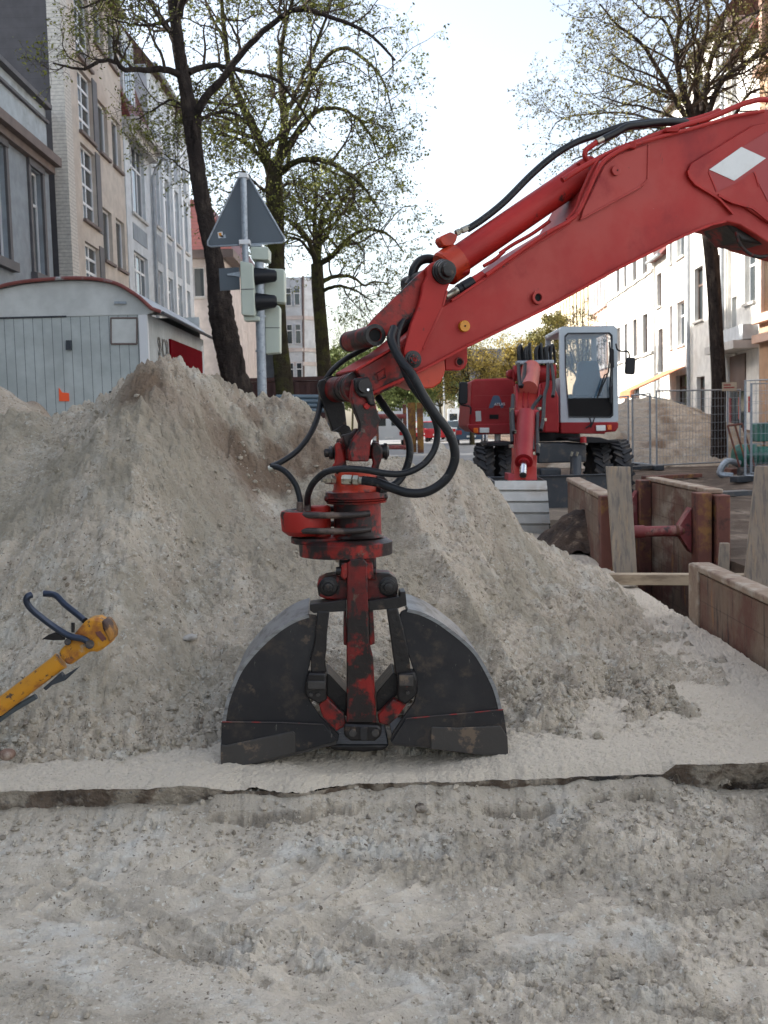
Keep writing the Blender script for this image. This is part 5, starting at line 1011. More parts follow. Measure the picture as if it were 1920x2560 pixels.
def add_tree(label, Y, trunk, limbs, seed, lm, bm, n1=9, n2=6, n3=4, L1=1.5, L2=.75, L3=.35, leaf=.03, per=3, group='leafing street trees', wob=.15, droop=.1, lsp=.03, name='tree', bumpy=0, rmin=.0025, extra=6, up=.15):
    rng = np.random.default_rng(seed)
    tp = [P(x, y, Y) for x, y, r in trunk]; base = Vector((tp[0].x, Y, 0)); root = thing(name, label, 'tree', tuple(base), group)
    if tp[0].z > 0: tp = [Vector((tp[0].x, Y, -.05))] + tp; tr = [trunk[0][2] * 1.08] + [t[2] for t in trunk]
    else: tr = [t[2] for t in trunk]
    tp = [Vector(p) for p in tp]; cp = catmull(tp, 8); n = len(cp); rr = np.interp(np.linspace(0, len(tp) - 1, n), range(len(tp)), tr)
    k = 20; V = []
    for i, p in enumerate(cp):
        for j in range(k):
            a = 2 * math.pi * j / k; q = 1 + .08 * math.sin(3 * a + i * .15) + bumpy * (rng.random() - .35) + .05 * math.sin(7 * a)
            V.append((p.x + rr[i] * q * math.cos(a), p.y + rr[i] * q * math.sin(a), p.z))
    Q = [(i * k + j, i * k + (j + 1) % k, (i + 1) * k + (j + 1) % k, (i + 1) * k + j) for i in range(n - 1) for j in range(k)]
    np_mesh('trunk', V, Q, bm, root)
    Ls = []; Rs = []
    for li, (pts, r0, r1, dY) in enumerate(limbs):
        m = len(pts); w = [Vector(P(x, y, Y + dY * (i / (m - 1)) ** 1.0)) for i, (x, y) in enumerate(pts)]
        w = catmull(w, 6); q = resample([tuple(v) for v in w], 26); Ls.append(q); Rs.append(np.linspace(r0, r1, 26))
    tq = resample([tuple(v) for v in cp[n // 2:]], 26); 
    L0 = np.array(Ls); R0 = np.array(Rs)
    jit = nrm(rng.normal(size=L0.shape)) * .012; jit[:, 0] = 0; L0 = L0 + jit
    V0, Q0 = tubes(L0, R0, 8)
    P1, R1 = grow(L0, R0, n1, L1, 9, rng, up=up, spread=1.0, t0=.12, wig=wob, droop=droop * .5)
    P2, R2 = grow(P1, R1, n2, L2, 7, rng, up=.1, spread=.9, t0=.15, wig=wob * 1.2, droop=droop, rmin=rmin)
    P3, R3 = grow(P2, R2, n3, L3, 4, rng, up=.05, spread=.9, t0=.2, wig=wob, droop=droop, rmin=rmin * .8)
    Vs, Qs, off = [], [], 0
    for (a, b_, kk) in ((P1, R1, 6), (P2, R2, 4), (P3, R3, 3)):
        v, q = tubes(a, b_, kk); Vs.append(v); Qs.append(q + off); off += len(v)
    np_mesh('limb', V0, Q0, bm, root)
    np_mesh('branches', np.vstack(Vs), np.vstack(Qs), M['twig'], root)
    ends = np.concatenate([P3[:, -1], P3[:, 2], P2[:, -1], P1[:, -1]])
    v, q = leaves(ends, per, lsp, leaf, rng); np_mesh('crown', v, q, lm, root, smooth=False)
    print(label[:30], 'twigs', len(P3), 'leaves', len(q))
    return root
def zq(pts): return [(x * .5787, y * .5787) for x, y in pts]
add_tree('leaning dark trunked tree left of the grey triangular sign', 16, [(600, 1010, .20), (582, 930, .19), (570, 860, .185), (556, 790, .18), (548, 740, .165), (536, 660, .125), (520, 580, .12), (502, 480, .115), (490, 390, .11), (478, 310, .11), (465, 230, .095), (450, 150, .09), (440, 60, .08), (425, -60, .07), (405, -220, .05)],
    [([(492, 330), (500, 262), (540, 215), (573, 174), (630, 105), (683, 58), (746, 23), (839, 46), (926, 87), (990, 150)], .065, .015, -1.0),
     ([(458, 190), (420, 176), (393, 174), (315, 174), (289, 156), (249, 153), (208, 174), (133, 156)], .055, .012, -1.2),
     ([(470, 185), (498, 168), (550, 165), (613, 179), (694, 202), (740, 255), (790, 330)], .05, .012, 1.4),
     ([(448, 130), (420, 70), (385, 20), (350, -60)], .05, .02, .8), ([(440, 60), (470, -40), (520, -160)], .06, .03, -.5),
     ([(490, 340), (472, 280), (430, 250), (390, 270), (340, 300)], .03, .01, 1.0), ([(425, -40), (380, -60), (280, -10), (200, 20)], .04, .012, -.8),
     ([(492, 300), (560, 280), (610, 300), (650, 360)], .03, .01, .8), ([(440, 40), (400, 60), (330, 60), (260, 40)], .03, .01, -.6), ([(500, 440), (470, 430), (430, 400), (400, 380)], .015, .006, .6)],
    11, M['leaf1'], M['bark'], n1=10, n2=5, n3=4, L1=1.0, L2=.5, L3=.24, leaf=.021, per=2, bumpy=.16, wob=.2)
add_tree('mossy tree with a thick crown directly behind the traffic light', 24, [(712, 1010, .20), (706, 930, .19), (700, 850, .175), (694, 740, .17), (690, 620, .175), (686, 520, .19), (684, 450, .18), (690, 400, .13)],
    [([(683, 450), (655, 370), (630, 310), (600, 250), (572, 170), (560, 60), (548, -60)], .11, .03, -1.5), ([(688, 430), (712, 330), (704, 220), (700, 140), (715, 60), (745, -50)], .11, .03, 1.0),
     ([(690, 440), (740, 405), (800, 400), (850, 420), (910, 470), (955, 540)], .08, .015, -2.0), ([(695, 410), (750, 320), (800, 275), (860, 275), (915, 320), (950, 400)], .08, .015, 1.5),
     ([(706, 350), (760, 240), (800, 160), (850, 120), (900, 140), (955, 200), (985, 290)], .07, .012, -1.5), ([(686, 440), (640, 380), (590, 345), (540, 335), (505, 310)], .07, .015, -1.0),
     ([(712, 300), (770, 160), (810, 60), (850, -60)], .06, .02, 1.2), ([(640, 330), (600, 300), (550, 300), (500, 250)], .04, .012, 1.5), ([(560, 100), (520, 20), (500, -60)], .04, .02, .5),
     ([(690, 470), (730, 460), (790, 480), (830, 530)], .04, .012, -1.5), ([(685, 490), (650, 470), (610, 430), (570, 440)], .035, .01, -1.2), ([(715, 60), (670, 0), (640, -60)], .04, .02, .8)],
    23, M['leaf1'], M['bark2'], n1=12, n2=7, n3=6, L1=1.7, L2=.8, L3=.36, leaf=.031, per=2, droop=.35, wob=.22, bumpy=.05)
add_tree('slimmer mossy street tree just left of the excavator link', 40, [(815, 1000, .30), (808, 900, .26), (802, 800, .24), (796, 720, .23), (792, 660, .21)],
    [([(793, 670), (775, 610), (750, 570), (715, 545), (690, 530)], .12, .02, -1.5), ([(793, 660), (800, 580), (812, 520), (850, 470), (870, 430)], .13, .02, 1.5), ([(796, 662), (830, 640), (856, 612), (890, 582), (930, 574), (972, 588), (1006, 625)], .12, .02, -2.0),
     ([(800, 708), (825, 695), (856, 689), (885, 695), (910, 714), (935, 705), (975, 708)], .09, .02, 1.5), ([(803, 730), (830, 718), (856, 716), (895, 730), (933, 756)], .08, .02, -1.5), ([(792, 660), (786, 560), (790, 480), (775, 400)], .12, .02, .5),
     ([(790, 650), (750, 600), (720, 600), (690, 640)], .07, .02, 2.0), ([(796, 620), (850, 540), (900, 500), (960, 500)], .07, .02, 2.5), ([(788, 560), (750, 500), (730, 440)], .06, .02, -2.0)],
    37, M['leaf1'], M['bark2'], n1=9, n2=6, n3=5, L1=2.3, L2=1.1, L3=.5, leaf=.044, per=2, droop=.3, wob=.22, rmin=.004)
add_tree('tall straight trunked tree behind the wire fence on the right', 30, [(1790, 1185, .36), (1797, 1150, .23), (1795, 1050, .2), (1796, 950, .19), (1792, 850, .18), (1788, 750, .18), (1780, 650, .19), (1768, 560, .18), (1758, 440, .17), (1752, 330, .16)],
    [([(1752, 360), (1725, 280), (1700, 200), (1690, 120), (1700, 40), (1680, -60)], .12, .03, -1.5), ([(1752, 340), (1700, 270), (1650, 180), (1600, 105), (1540, 60), (1500, 10)], .09, .02, -2.0),
     ([(1755, 380), (1720, 260), (1670, 245), (1600, 210), (1540, 190), (1480, 170)], .08, .015, 1.5), ([(1755, 330), (1800, 210), (1860, 160), (1930, 120), (2000, 60)], .1, .03, -2.5),
     ([(1752, 300), (1770, 180), (1800, 80), (1830, -40)], .11, .03, 1.5), ([(1756, 400), (1830, 300), (1880, 230), (1960, 220)], .08, .02, 2.0), ([(1745, 320), (1740, 180), (1770, 60), (1760, -60)], .09, .03, -.5),
     ([(1690, 130), (1660, 50), (1620, 40), (1580, 0)], .05, .015, -1.5), ([(1752, 350), (1650, 320), (1560, 330), (1480, 380), (1430, 400)], .05, .015, -2.5), ([(1750, 370), (1600, 290), (1480, 285), (1400, 300), (1370, 340)], .045, .012, 3.0),
     ([(1790, 120), (1850, 50), (1920, 20)], .05, .02, -2.0), ([(1700, 60), (1650, -20), (1600, -60)], .05, .02, 1.0), ([(1760, 330), (1700, 300), (1620, 270), (1560, 260), (1500, 240)], .05, .015, -3.5)],
    41, M['leaf2'], M['bark'], n1=11, n2=7, n3=5, L1=2.3, L2=1.05, L3=.45, leaf=.034, per=2, droop=.12, wob=.2, rmin=.0035)
G2 = 'far trees down the street'
def far_tree(label, x, yb, yt, wpx, Y, seed, lm, n1=7, leaf=.09, per=4, tw=.14, n2=5, n3=4, lsp=.15):
    H = yb - yt; rng = random.Random(seed); c = (x, yb - H * .35); w = wpx / 2; k = Y / 2700
    lb = []
    for i in range(9):
        a = math.pi * (i + .5) / 9; ex = x + w * .8 * math.cos(a) * (.8 + .3 * rng.random()); ey = yb - H * .42 - H * .45 * math.sin(a) * (.8 + .35 * rng.random())
        mx, my = (c[0] * .5 + ex * .5 + rng.uniform(-.05, .05) * wpx), (c[1] * .45 + ey * .55); lb.append(([c, (mx, my), (ex, ey)], tw * .45, tw * .1, rng.uniform(-1, 1) * w * k))
    return add_tree(label, Y, [(x, yb, tw), (x + 2, yb - H * .2, tw * .85), (x, yb - H * .36, tw * .7)], lb, seed, lm, M['bark2'], n1=n1, n2=n2, n3=n3, L1=w * k * .55, L2=w * k * .3, L3=w * k * .15, leaf=leaf, per=per, group=G2, lsp=lsp, rmin=.008)
far_tree('yellow flowering tree between the excavator housing and the red arm', 1180, 1085, 830, 240, 62, 51, M['leaf3'], leaf=.05, n1=8, lsp=.15)
far_tree('ochre leafed tree beside the raised hoses of the rear excavator', 1310, 1090, 810, 150, 52, 53, M['leaf3'], leaf=.045, lsp=.12)
far_tree('brown leafed young tree in front of the cream house', 1375, 1090, 740, 120, 70, 55, M['leaf2'], leaf=.07, lsp=.15)
far_tree('bare young tree in front of the pink and white house', 1456, 1100, 700, 110, 48, 57, M['leaf2'], leaf=.03, per=1)
far_tree('greyish tree above the parked cars', 1100, 1080, 900, 140, 95, 59, M['leaf4'], leaf=.09)
far_tree('fresh green tree seen through the fork of the excavator', 1000, 1085, 900, 150, 110, 61, M['leaf4'], leaf=.14, per=6, lsp=.25)
far_tree('green bushy tree beyond the slim mossy tree', 900, 1085, 860, 170, 100, 63, M['leaf4'], leaf=.13, per=6, lsp=.25)
far_tree('pale far tree above the left hoses', 880, 1085, 720, 200, 130, 65, M['leaf4'], leaf=.07, per=2)
far_tree('dense brown green tree in the gap left of the coupler', 840, 1085, 880, 110, 80, 67, M['leaf4'], leaf=.11, per=6, lsp=.2)
far_tree('far grey tree right of the bare coupler gap', 1050, 1085, 870, 130, 120, 69, M['leaf4'], leaf=.1, per=3)
# ================================================================ REAR EXCAVATOR (G = zoom coordinates)
def Gp(x, y, Y): return P(*zG(x, y), Y)
BX = thing('excavator', 'red wheeled excavator with grey glazed cab standing behind the trench, facing us', 'excavator', (2.2, 18.6, -.1), 'red wheeled excavators')
M['red2'] = mat('red_machine_paint', (.27, .010, .014), .5, spec=.3, layers=[((.3, .03, .03), 1.5, .62, .15)], vary=.06)
M['cabgrey'] = mat('pale_grey_cab_paint', (.42, .48, .52), .4, vary=.04)
def gbox(b, x0, y0, x1, y1, Y, d):
    pts = [Gp(x0, y0, Y), Gp(x1, y0, Y), Gp(x1, y1, Y), Gp(x0, y1, Y)]; zt = (pts[0].z + pts[1].z) / 2; zb = (pts[2].z + pts[3].z) / 2; xl = (pts[0].x + pts[3].x) / 2; xr = (pts[1].x + pts[2].x) / 2
    return b.b2((xl, Y, zb), (xr, Y + d, zt))
def gpoly(pts, Y, d, name, m, parent, bevel=0, **k): return MB().prism([Gp(x, y, Y) for x, y in pts], (0, d, 0)).build(name, m, parent, bevel=bevel, **k)
HB = gpoly([(195, 575), (222, 556), (560, 545), (565, 1000), (240, 1000), (180, 955), (175, 900), (185, 800)], 18.4, 2.6, 'engine_housing', M['red2'], BX, .03)
gpoly([(165, 938), (178, 930), (520, 925), (525, 1012), (250, 1016), (205, 1000), (172, 965)], 18.28, .3, 'bumper', M['red2'], HB, .02)
gpoly([(222, 690), (558, 688), (558, 694), (222, 696)], 18.395, .01, 'panel_gap', M['darkred'], HB); gpoly([(222, 800), (528, 798), (528, 803), (222, 805)], 18.395, .01, 'panel_gap', M['darkred'], HB)
gpoly([(228, 822), (272, 820), (276, 905), (232, 908)], 18.39, .012, 'badge', M['caravansheet'], HB)
gpoly([(344, 850), (420, 850), (420, 888), (344, 888)], 18.39, .012, 'vent', M['hole'], HB)
gpoly([(338, 796), (372, 700), (384, 692), (412, 692), (426, 702), (462, 790), (440, 797), (425, 760), (392, 760), (372, 796)], 18.385, .012, 'logo', mat('logo_blue', (.055, .09, .15), .5, vary=0), HB)
def text(body, size, at, R3, m, parent, name='lettering', ext=.003, spacing=1.0):
    cu = bpy.data.curves.new('t', 'FONT'); cu.body = body; cu.size = size; cu.extrude = ext; cu.space_character = spacing; cu.offset = size * .012
    t = bpy.data.objects.new('t', cu); COL.objects.link(t); bpy.context.view_layer.update(); dg = bpy.context.evaluated_depsgraph_get()
    me = bpy.data.meshes.new_from_object(t.evaluated_get(dg)); bpy.data.objects.remove(t); off = world_off(parent)
    Mx = R3.to_4x4(); me.transform(Mx); me.transform(Matrix.Translation(Vector(at) - off)); me.materials.clear(); me.materials.append(m)
    o = bpy.data.objects.new(name, me); COL.objects.link(o); o.parent = parent; OFF[o.name] = off; return o
RX = Matrix.Rotation(R(90), 3, 'X')
a = Gp(384, 776, 18.38); text('ATLAS', .062, (a.x, 18.375, a.z), RX, M['white'], HB)
for (x0, y0, x1, y1, m, nm) in ((263, 960, 342, 1002, M['lens'], 'headlight'), (212, 962, 250, 1002, M['amber'], 'indicator')):
    gpoly([(x0, y0), (x1, y0), (x1, y1), (x0, y1)], 18.25, .05, nm, m, HB, .008)
# cab
CBP = [(925, 140), (940, 122), (1385, 112), (1400, 130), (1408, 500), (1412, 915), (932, 918)]
CB = None
fr = MB()
def ring_frame(outer, inner, Y, d, name, m, parent, bevel=0):
    b = MB(); n = len(outer); O = [Gp(*p, Y) for p in outer]; I_ = [Gp(*p, Y) for p in inner]; D = Vector((0, d, 0)); b.loft([O, [p + D for p in O], [p + D for p in I_], I_, O], cap=False); return b.build(name, m, parent, bevel=bevel)
outer = [(925, 150), (945, 122), (1170, 117), (1378, 112), (1402, 135), (1408, 500), (1412, 905), (1170, 914), (935, 918), (930, 500)]
inner = [(976, 205), (1002, 180), (1170, 178), (1332, 176), (1357, 200), (1360, 500), (1362, 845), (1170, 870), (1010, 868), (985, 830)]
inner = [(976, 205), (1002, 180), (1170, 178), (1332, 176), (1357, 200), (1360, 500), (1364, 850), (1340, 870), (1010, 868), (980, 500)]
outer = [(925, 150), (945, 122), (1170, 117), (1378, 112), (1402, 135), (1408, 500), (1412, 905), (1390, 913), (935, 918), (930, 500)]
CB = ring_frame(outer, inner, 18.0, .10, 'cab', M['cabgrey'], BX, .012)
b = MB(); pr = [Gp(x, y, 18.0) for x, y in ((925, 150), (1402, 135), (1412, 905), (935, 918))]; xl, xr = pr[0].x, pr[1].x; zt, zb = pr[0].z, pr[2].z
zroof = Gp(1170, 116, 18).z
b.b2((xl + .01, 18.1, zroof - .09), (xr - .01, 19.7, zroof)); b.build('cab_roof', M['cabgrey'], CB, .03)
b = MB(); b.b2((xl + .02, 19.6, zb), (xl + .10, 19.7, zroof - .09)); b.build('cab_post', M['cabgrey'], CB); b = MB(); b.b2((xr - .10, 19.6, zb), (xr - .02, 19.7, zroof - .09)); b.build('cab_post', M['cabgrey'], CB)
b = MB(); b.b2((xl + .02, 18.1, zb), (xl + .06, 19.7, zb + .75)); b.build('cab_side', M['cabgrey'], CB); b = MB(); b.b2((xr - .06, 18.1, zb), (xr - .02, 19.7, zb + .75)); b.build('cab_door', M['cabgrey'], CB)
b = MB(); b.b2((xl, 18.1, zb - .04), (xr, 19.7, zb)); b.build('cab_floor', M['black'], CB)
b = MB(); b.b2((xl + .1, 19.62, zb), (xr - .1, 19.68, zb + .5)); b.build('rear_panel', M['black'], CB)
b = MB(); I_ = [Gp(*p, 18.04) for p in inner]; b.add(I_, [tuple(range(len(I_)))]); GLS = b.build('windscreen', M['cabglass'], CB, smooth=0)
b = MB(); b.prism([Gp(x, y, 18.03) for x, y in ((982, 716), (1362, 712), (1362, 850), (1338, 868), (1012, 866), (985, 845))], (0, -.008, 0)); b.build('lower_windscreen', M['hole'], CB)
ring_frame([(x + (8 if x < 1170 else -8) * -1, y + (8 if y > 500 else -8)) for x, y in inner], [(x, y) for x, y in inner], 17.985, .02, 'window_seal', M['black'], CB)
ST = gpoly([(1098, 405), (1240, 402), (1252, 430), (1268, 540), (1310, 620), (1320, 700), (1040, 700), (1050, 610), (1072, 560), (1085, 430)], 18.95, .18, 'seat', mat('seat_cloth', (.07, .12, .17), .8), CB, .03)
b = MB(); b.tube([Gp(1012, 330, 18.4), Gp(1030, 400, 18.4), Gp(1020, 480, 18.4)], .02, 8); b.build('grab_handle', M['black'], CB)
b = MB()
for pts in ([(1338, 250), (1345, 350), (1352, 430)], [(1350, 300), (1330, 500), (1245, 700)], [(1330, 510), (1300, 520), (1235, 718)], [(1352, 430), (1345, 620), (1350, 760)]): b.tube([Gp(x, y, 17.93) for x, y in pts], .012, 6, sm=False)
b.prism([Gp(x, y, 17.95) for x, y in ((1338, 620), (1366, 620), (1370, 720), (1345, 745))], (0, .05, 0)); b.prism([Gp(x, y, 17.95) for x, y in ((1348, 300), (1376, 310), (1378, 460), (1352, 470))], (0, .05, 0)); b.build('wiper', M['black'], CB)
SK = gpoly([(932, 916), (1405, 912), (1415, 925), (1412, 960), (1390, 992), (1310, 998), (1300, 1012), (935, 1008)], 17.96, 1.7, 'cab_skirt', M['red2'], BX, .015)
gpoly([(1228, 940), (1308, 938), (1308, 985), (1230, 988)], 17.93, .05, 'headlight', M['lens'], SK, .008); gpoly([(1322, 938), (1358, 936), (1358, 978), (1322, 980)], 17.93, .05, 'indicator', M['amber'], SK, .008)
b = MB(); b.tube([Gp(1175, 880, 17.92), Gp(1185, 930, 17.9), Gp(1140, 965, 17.9)], .012, 6); b.tube([Gp(1215, 880, 17.92), Gp(1200, 920, 17.9), Gp(1180, 960, 17.9)], .012, 6); b.build('lower_wiper', M['black'], SK)
for pts, arm in (([(95, 590), (108, 580), (155, 580), (166, 592), (162, 750), (150, 766), (98, 766), (86, 752)], [(100, 765), (130, 775), (185, 790), (188, 850)]), ([(1478, 385), (1490, 375), (1548, 378), (1558, 390), (1552, 505), (1540, 520), (1482, 515), (1470, 500)], [(1392, 262), (1405, 310), (1440, 325), (1490, 328), (1502, 350), (1505, 380)])):
    mo = gpoly(pts, 17.7, .08, 'mirror', M['black'], BX, .02); MB().tube([Gp(x, y, 17.76) for x, y in arm], .014, 6).build('mirror_arm', M['black'], mo)
# slewing turntable, boom, stick
gpoly([(560, 600), (930, 560), (930, 1010), (560, 1010)], 19.2, 1.6, 'upper_frame', M['red2'], BX)
MB().lathe((Gp(830, 1040, 18.9).x, 18.9, Gp(0, 1090, 18.9).z), UPZ, [(0, .55), (.35, .55)], 32).build('turntable', M['black'], BX)
gpoly([(745, 480), (790, 460), (880, 480), (892, 640), (918, 700), (922, 1000), (800, 1000), (785, 700)], 17.2, 1.4, 'boom', M['red2'], BX, .02)
def Y2(y): return 15.9 - (y - 450) / 940 * 2.5
def q2(x, y): return Gp(x, y, Y2(y))
def qp(pts, d, name, m, parent=BX, bevel=.008): return MB().prism([q2(*p) for p in pts], (0, d, 0)).build(name, m, parent, bevel=bevel)
SK2 = qp([(565, 608), (600, 615), (700, 625), (758, 600), (745, 700), (735, 790), (745, 850), (738, 1200), (735, 1390), (668, 1390), (545, 1395), (555, 1200), (545, 900), (560, 790), (570, 700)], .34, 'stick', mat('stick_red', (.34, .03, .022), .5, spec=.3, layers=[((.4, .1, .08), 3, .62, .1)]))
qp([(556, 600), (572, 600), (575, 700), (562, 800), (553, 800)], -.10, 'side_plate', M['red2'], SK2, .004); qp([(745, 598), (762, 600), (750, 700), (742, 790), (730, 790)], -.10, 'side_plate', M['red2'], SK2, .004)
for x in (628, 668): MB().tube([q2(x, 640) + Vector((0, -.02, 0)), q2(x - 6, 790) + Vector((0, -.02, 0))], .012, 6, sm=False).build('rib', M['red2'], SK2)
gpoly([(500, 480), (560, 470), (880, 470), (890, 560), (760, 590), (560, 560), (500, 540)], 16.3, .35, 'boom_head', M['red2'], BX, .03)
MB().cyl(Gp(540, 510, 16.2), Gp(890, 500, 16.2), .12, seg=20).build('boom_pin', M['red2'], BX, .01)
MB().lathe(Gp(690, 470, 16.0), Gp(668, 640, 15.3) - Gp(690, 470, 16.0), [(0, .09), (0, .135), (.5, .135), (.8, .13)], 24).build('cylinder_tube', mat('glare_red_cylinder', (.42, .09, .07), .4), BX)  # paler red paints the glare on this barrel
MB().lathe(q2(635, 860) + Vector((0, -.16, 0)), q2(615, 1240) - q2(635, 860), [(0, .06), (0, .125), ((q2(615, 1240) - q2(635, 860)).length, .115), ((q2(615, 1240) - q2(635, 860)).length, .07), ((q2(615, 1240) - q2(635, 860)).length + .05, .07)], 24).build('cylinder_tube', M['red2'], BX)
MB().cyl(q2(615, 1240) + Vector((0, -.16, 0)), q2(612, 1350) + Vector((0, -.12, 0)), .045).build('cylinder_rod', M['chrome'], BX)
MB().cyl(q2(540, 870) + Vector((0, -.1, 0)), q2(740, 865) + Vector((0, -.1, 0)), .09, seg=16).build('cross_tube', M['red2'], BX, .01)
MB().cyl(q2(535, 800) + Vector((0, .1, 0)), q2(545, 1090) + Vector((0, .1, 0)), .035, seg=10).build('grease_pipe', M['black'], BX)
b = qp([(500, 1340), (590, 1350), (596, 1395), (498, 1400)], .4, 'bucket_link', M['red2']); qp([(640, 1340), (735, 1330), (742, 1395), (645, 1400)], .4, 'bucket_link', M['red2'])
rngh = random.Random(5)
for i, x in enumerate((588, 596, 644, 662, 688, 730, 740, 782, 815, 826, 860)):
    h0 = rngh.uniform(262, 300); w = rngh.choice([34, -26, 20]); MB().tube([Gp(x, 440, 16.1), Gp(x - 6, 330, 16.1), Gp(x + w * .35, h0, 16.15), Gp(x + w, 330, 16.25), Gp(x + w + 6, 420, 16.3)], .021, 8).build('hose', M['rubber'], BX)
b = MB(); gbox(b, 570, 400, 880, 430, 16.05, .2); b.build('hose_clamp', M['galv'], BX, .01)
for pts in ([(585, 430), (590, 540), (600, 620)], [(640, 430), (630, 560), (610, 620)], [(830, 430), (825, 600), (800, 700), (790, 880), (770, 980)], [(770, 700), (700, 800), (700, 900)], [(540, 690), (535, 850), (545, 1000)], [(745, 820), (740, 1000), (745, 1180)], [(690, 880), (700, 1000), (705, 1150)], [(860, 440), (880, 600), (870, 700)]):
    MB().tube([Gp(x, y, min(15.9, Y2(y)) - .22) for x, y in pts], .026, 8).build('hose', M['rubber'], BX)
for x, y in ((700, 880), (705, 1160), (530, 800), (757, 790), (565, 980), (525, 1100), (797, 880), (745, 1090)): MB().cyl(Gp(x, y, Y2(y) - .25), Gp(x, y + 26, Y2(y) - .25), .034, seg=8).build('hose_fitting', M['fit'], BX)
# undercarriage, axle and dozer blade
gpoly([(748, 1092), (1145, 1088), (1148, 1245), (745, 1255)], 17.4, 1.6, 'chassis', M['dgrey'], BX, .02)
gpoly([(765, 1300), (940, 1296), (938, 1358), (765, 1360)], 17.2, .4, 'axle_housing', M['dgrey'], BX, .02)
gpoly([(1000, 1045), (1260, 1040), (1330, 1060), (1420, 1062), (1420, 1085), (1150, 1088), (1000, 1062)], 17.3, 1.2, 'fender', M['black'], BX, .01); gpoly([(320, 1085), (540, 1075), (545, 1110), (330, 1115)], 17.3, 1.2, 'fender', M['black'], BX, .01)
MB().lathe(Gp(1062, 1200, 17.1), Gp(1058, 1340, 17.0) - Gp(1062, 1200, 17.1), [(0, .05), (0, .09), (.75, .09), (.8, .05)], 16).build('blade_cylinder', M['dgrey'], BX)
for x in (1020, 1065): MB().cyl(Gp(x, 1195, 17.0), Gp(x + 12, 1160, 17.0), .02, seg=8).build('hose_fitting', M['fit'], BX)
b = MB(); gbox(b, 350, 1362, 1330, 1640, 16.6, .06); gbox(b, 350, 1356, 1330, 1366, 16.56, .12); b.build('dozer_blade', M['dgrey'], BX, .008)
for x0, x1 in ((280, 300), (310, 330), (385, 437)): MB().cyl(Gp((x0 + x1) / 2, 1010, 18.6), Gp((x0 + x1) / 2, 1110, 18.6), (x1 - x0) / 2 * .3014 * 18.6 / 2700, seg=16).build('tank_pipe', M['chrome'] if x0 < 350 else M['white'], BX)
MB().lathe(Gp(1122, 1058, 17.2) - Vector((0, 0, .05)), UPZ, [(0, .05), (.09, .05), (.1, .02)], 12).build('tail_lamp', M['carred'], BX)
def tyre(xg0, xg1, Y, zc0=.40, r=.52):
    x0 = Gp(xg0, 1200, Y).x; x1 = Gp(xg1, 1200, Y).x; w = x1 - x0; c = Vector((x0, Y, zc0)); k = 40
    prof = [(0, .27), (0, .34), (.02, r * .86), (w * .12, r * .955), (w * .3, r * .985), (w * .7, r * .985), (w * .88, r * .955), (w - .02, r * .86), (w, .34), (w, .27)]
    b = MB(); b.lathe(c, (1, 0, 0), prof, k)
    for i in range(22):
        for s in (0, 1):
            a = 2 * math.pi * (i + .5 * s) / 22; rot = Matrix.Rotation(a, 3, 'X') @ Matrix.Rotation(R(38 if s else -38), 3, 'Z')
            p = c + Vector((w * (.27 if s == 0 else .73), 0, 0)) + Matrix.Rotation(a, 3, 'X') @ Vector((0, 0, r * .985)); b.box(p, (w * .62, .042, .06), rot)
    o = b.build('tyre', M['tyre'], BX)
    MB().lathe(c + Vector((w * .2, 0, 0)), (1, 0, 0), [(0, .1), (0, .28), (w * .6, .28), (w * .6, .1)], 24).build('rim', M['red2'], o)
M['tyre'] = mat('dusty_tyre_rubber', (.025, .026, .03), .8, layers=[((.09, .075, .062), 5, .6, .12)])
tyre(225, 365, 17.9); tyre(395, 525, 17.9); tyre(1165, 1318, 17.9); tyre(1333, 1490, 17.9)
tyre(240, 370, 20.6); tyre(1333, 1480, 20.6)
# digging bucket seen from behind with stepped ribs
def bucket():
    pr = []
    N = 6
    for i in range(N):
        t0, t1 = i / N, (i + 1) / N
        for t, o in ((t0 + .001, .0), (t1 - .035, .0), (t1 - .03, .035), (t1 - .004, .035)):
            y = 1400 + 560 * t; Yb = 13.35 - .38 * math.sin(math.pi * (.1 + .62 * t)); pr.append((y, Yb - o * -1))
    L_ = []; R_ = []
    for y, Y in pr: tt = (y - 1400) / 560; L_.append(Gp(388 + 0 * tt, y, Y)); R_.append(Gp(818 + 48 * tt, y, Y))
    th = Vector((0, .03, 0)); b = MB(); b.loft([L_ + [p + th for p in reversed(L_)], R_ + [p + th for p in reversed(R_)]]); bo = b.build('bucket', mat('scoured_bucket', (.46, .45, .42), .6, .1, layers=[((.34, .29, .24), 3, .58, .1), ((.54, .53, .5), 6, .6, .1)], bump=[(30, .2, .005)]), BX)
    for S_ in (R_, L_):
        sp = [S_[0], S_[-1], S_[-1] + Vector((0, .5, .15)), S_[0] + Vector((0, .75, .02))]; mid = S_[1:-1][::-1]
        MB().prism([S_[0] + Vector((0, .75, .02)), S_[-1] + Vector((0, .5, .15)), S_[-1]] + mid + [S_[0]], (-.02, 0, 0)).build('bucket_side', M['steeledge'], bo)
bucket()
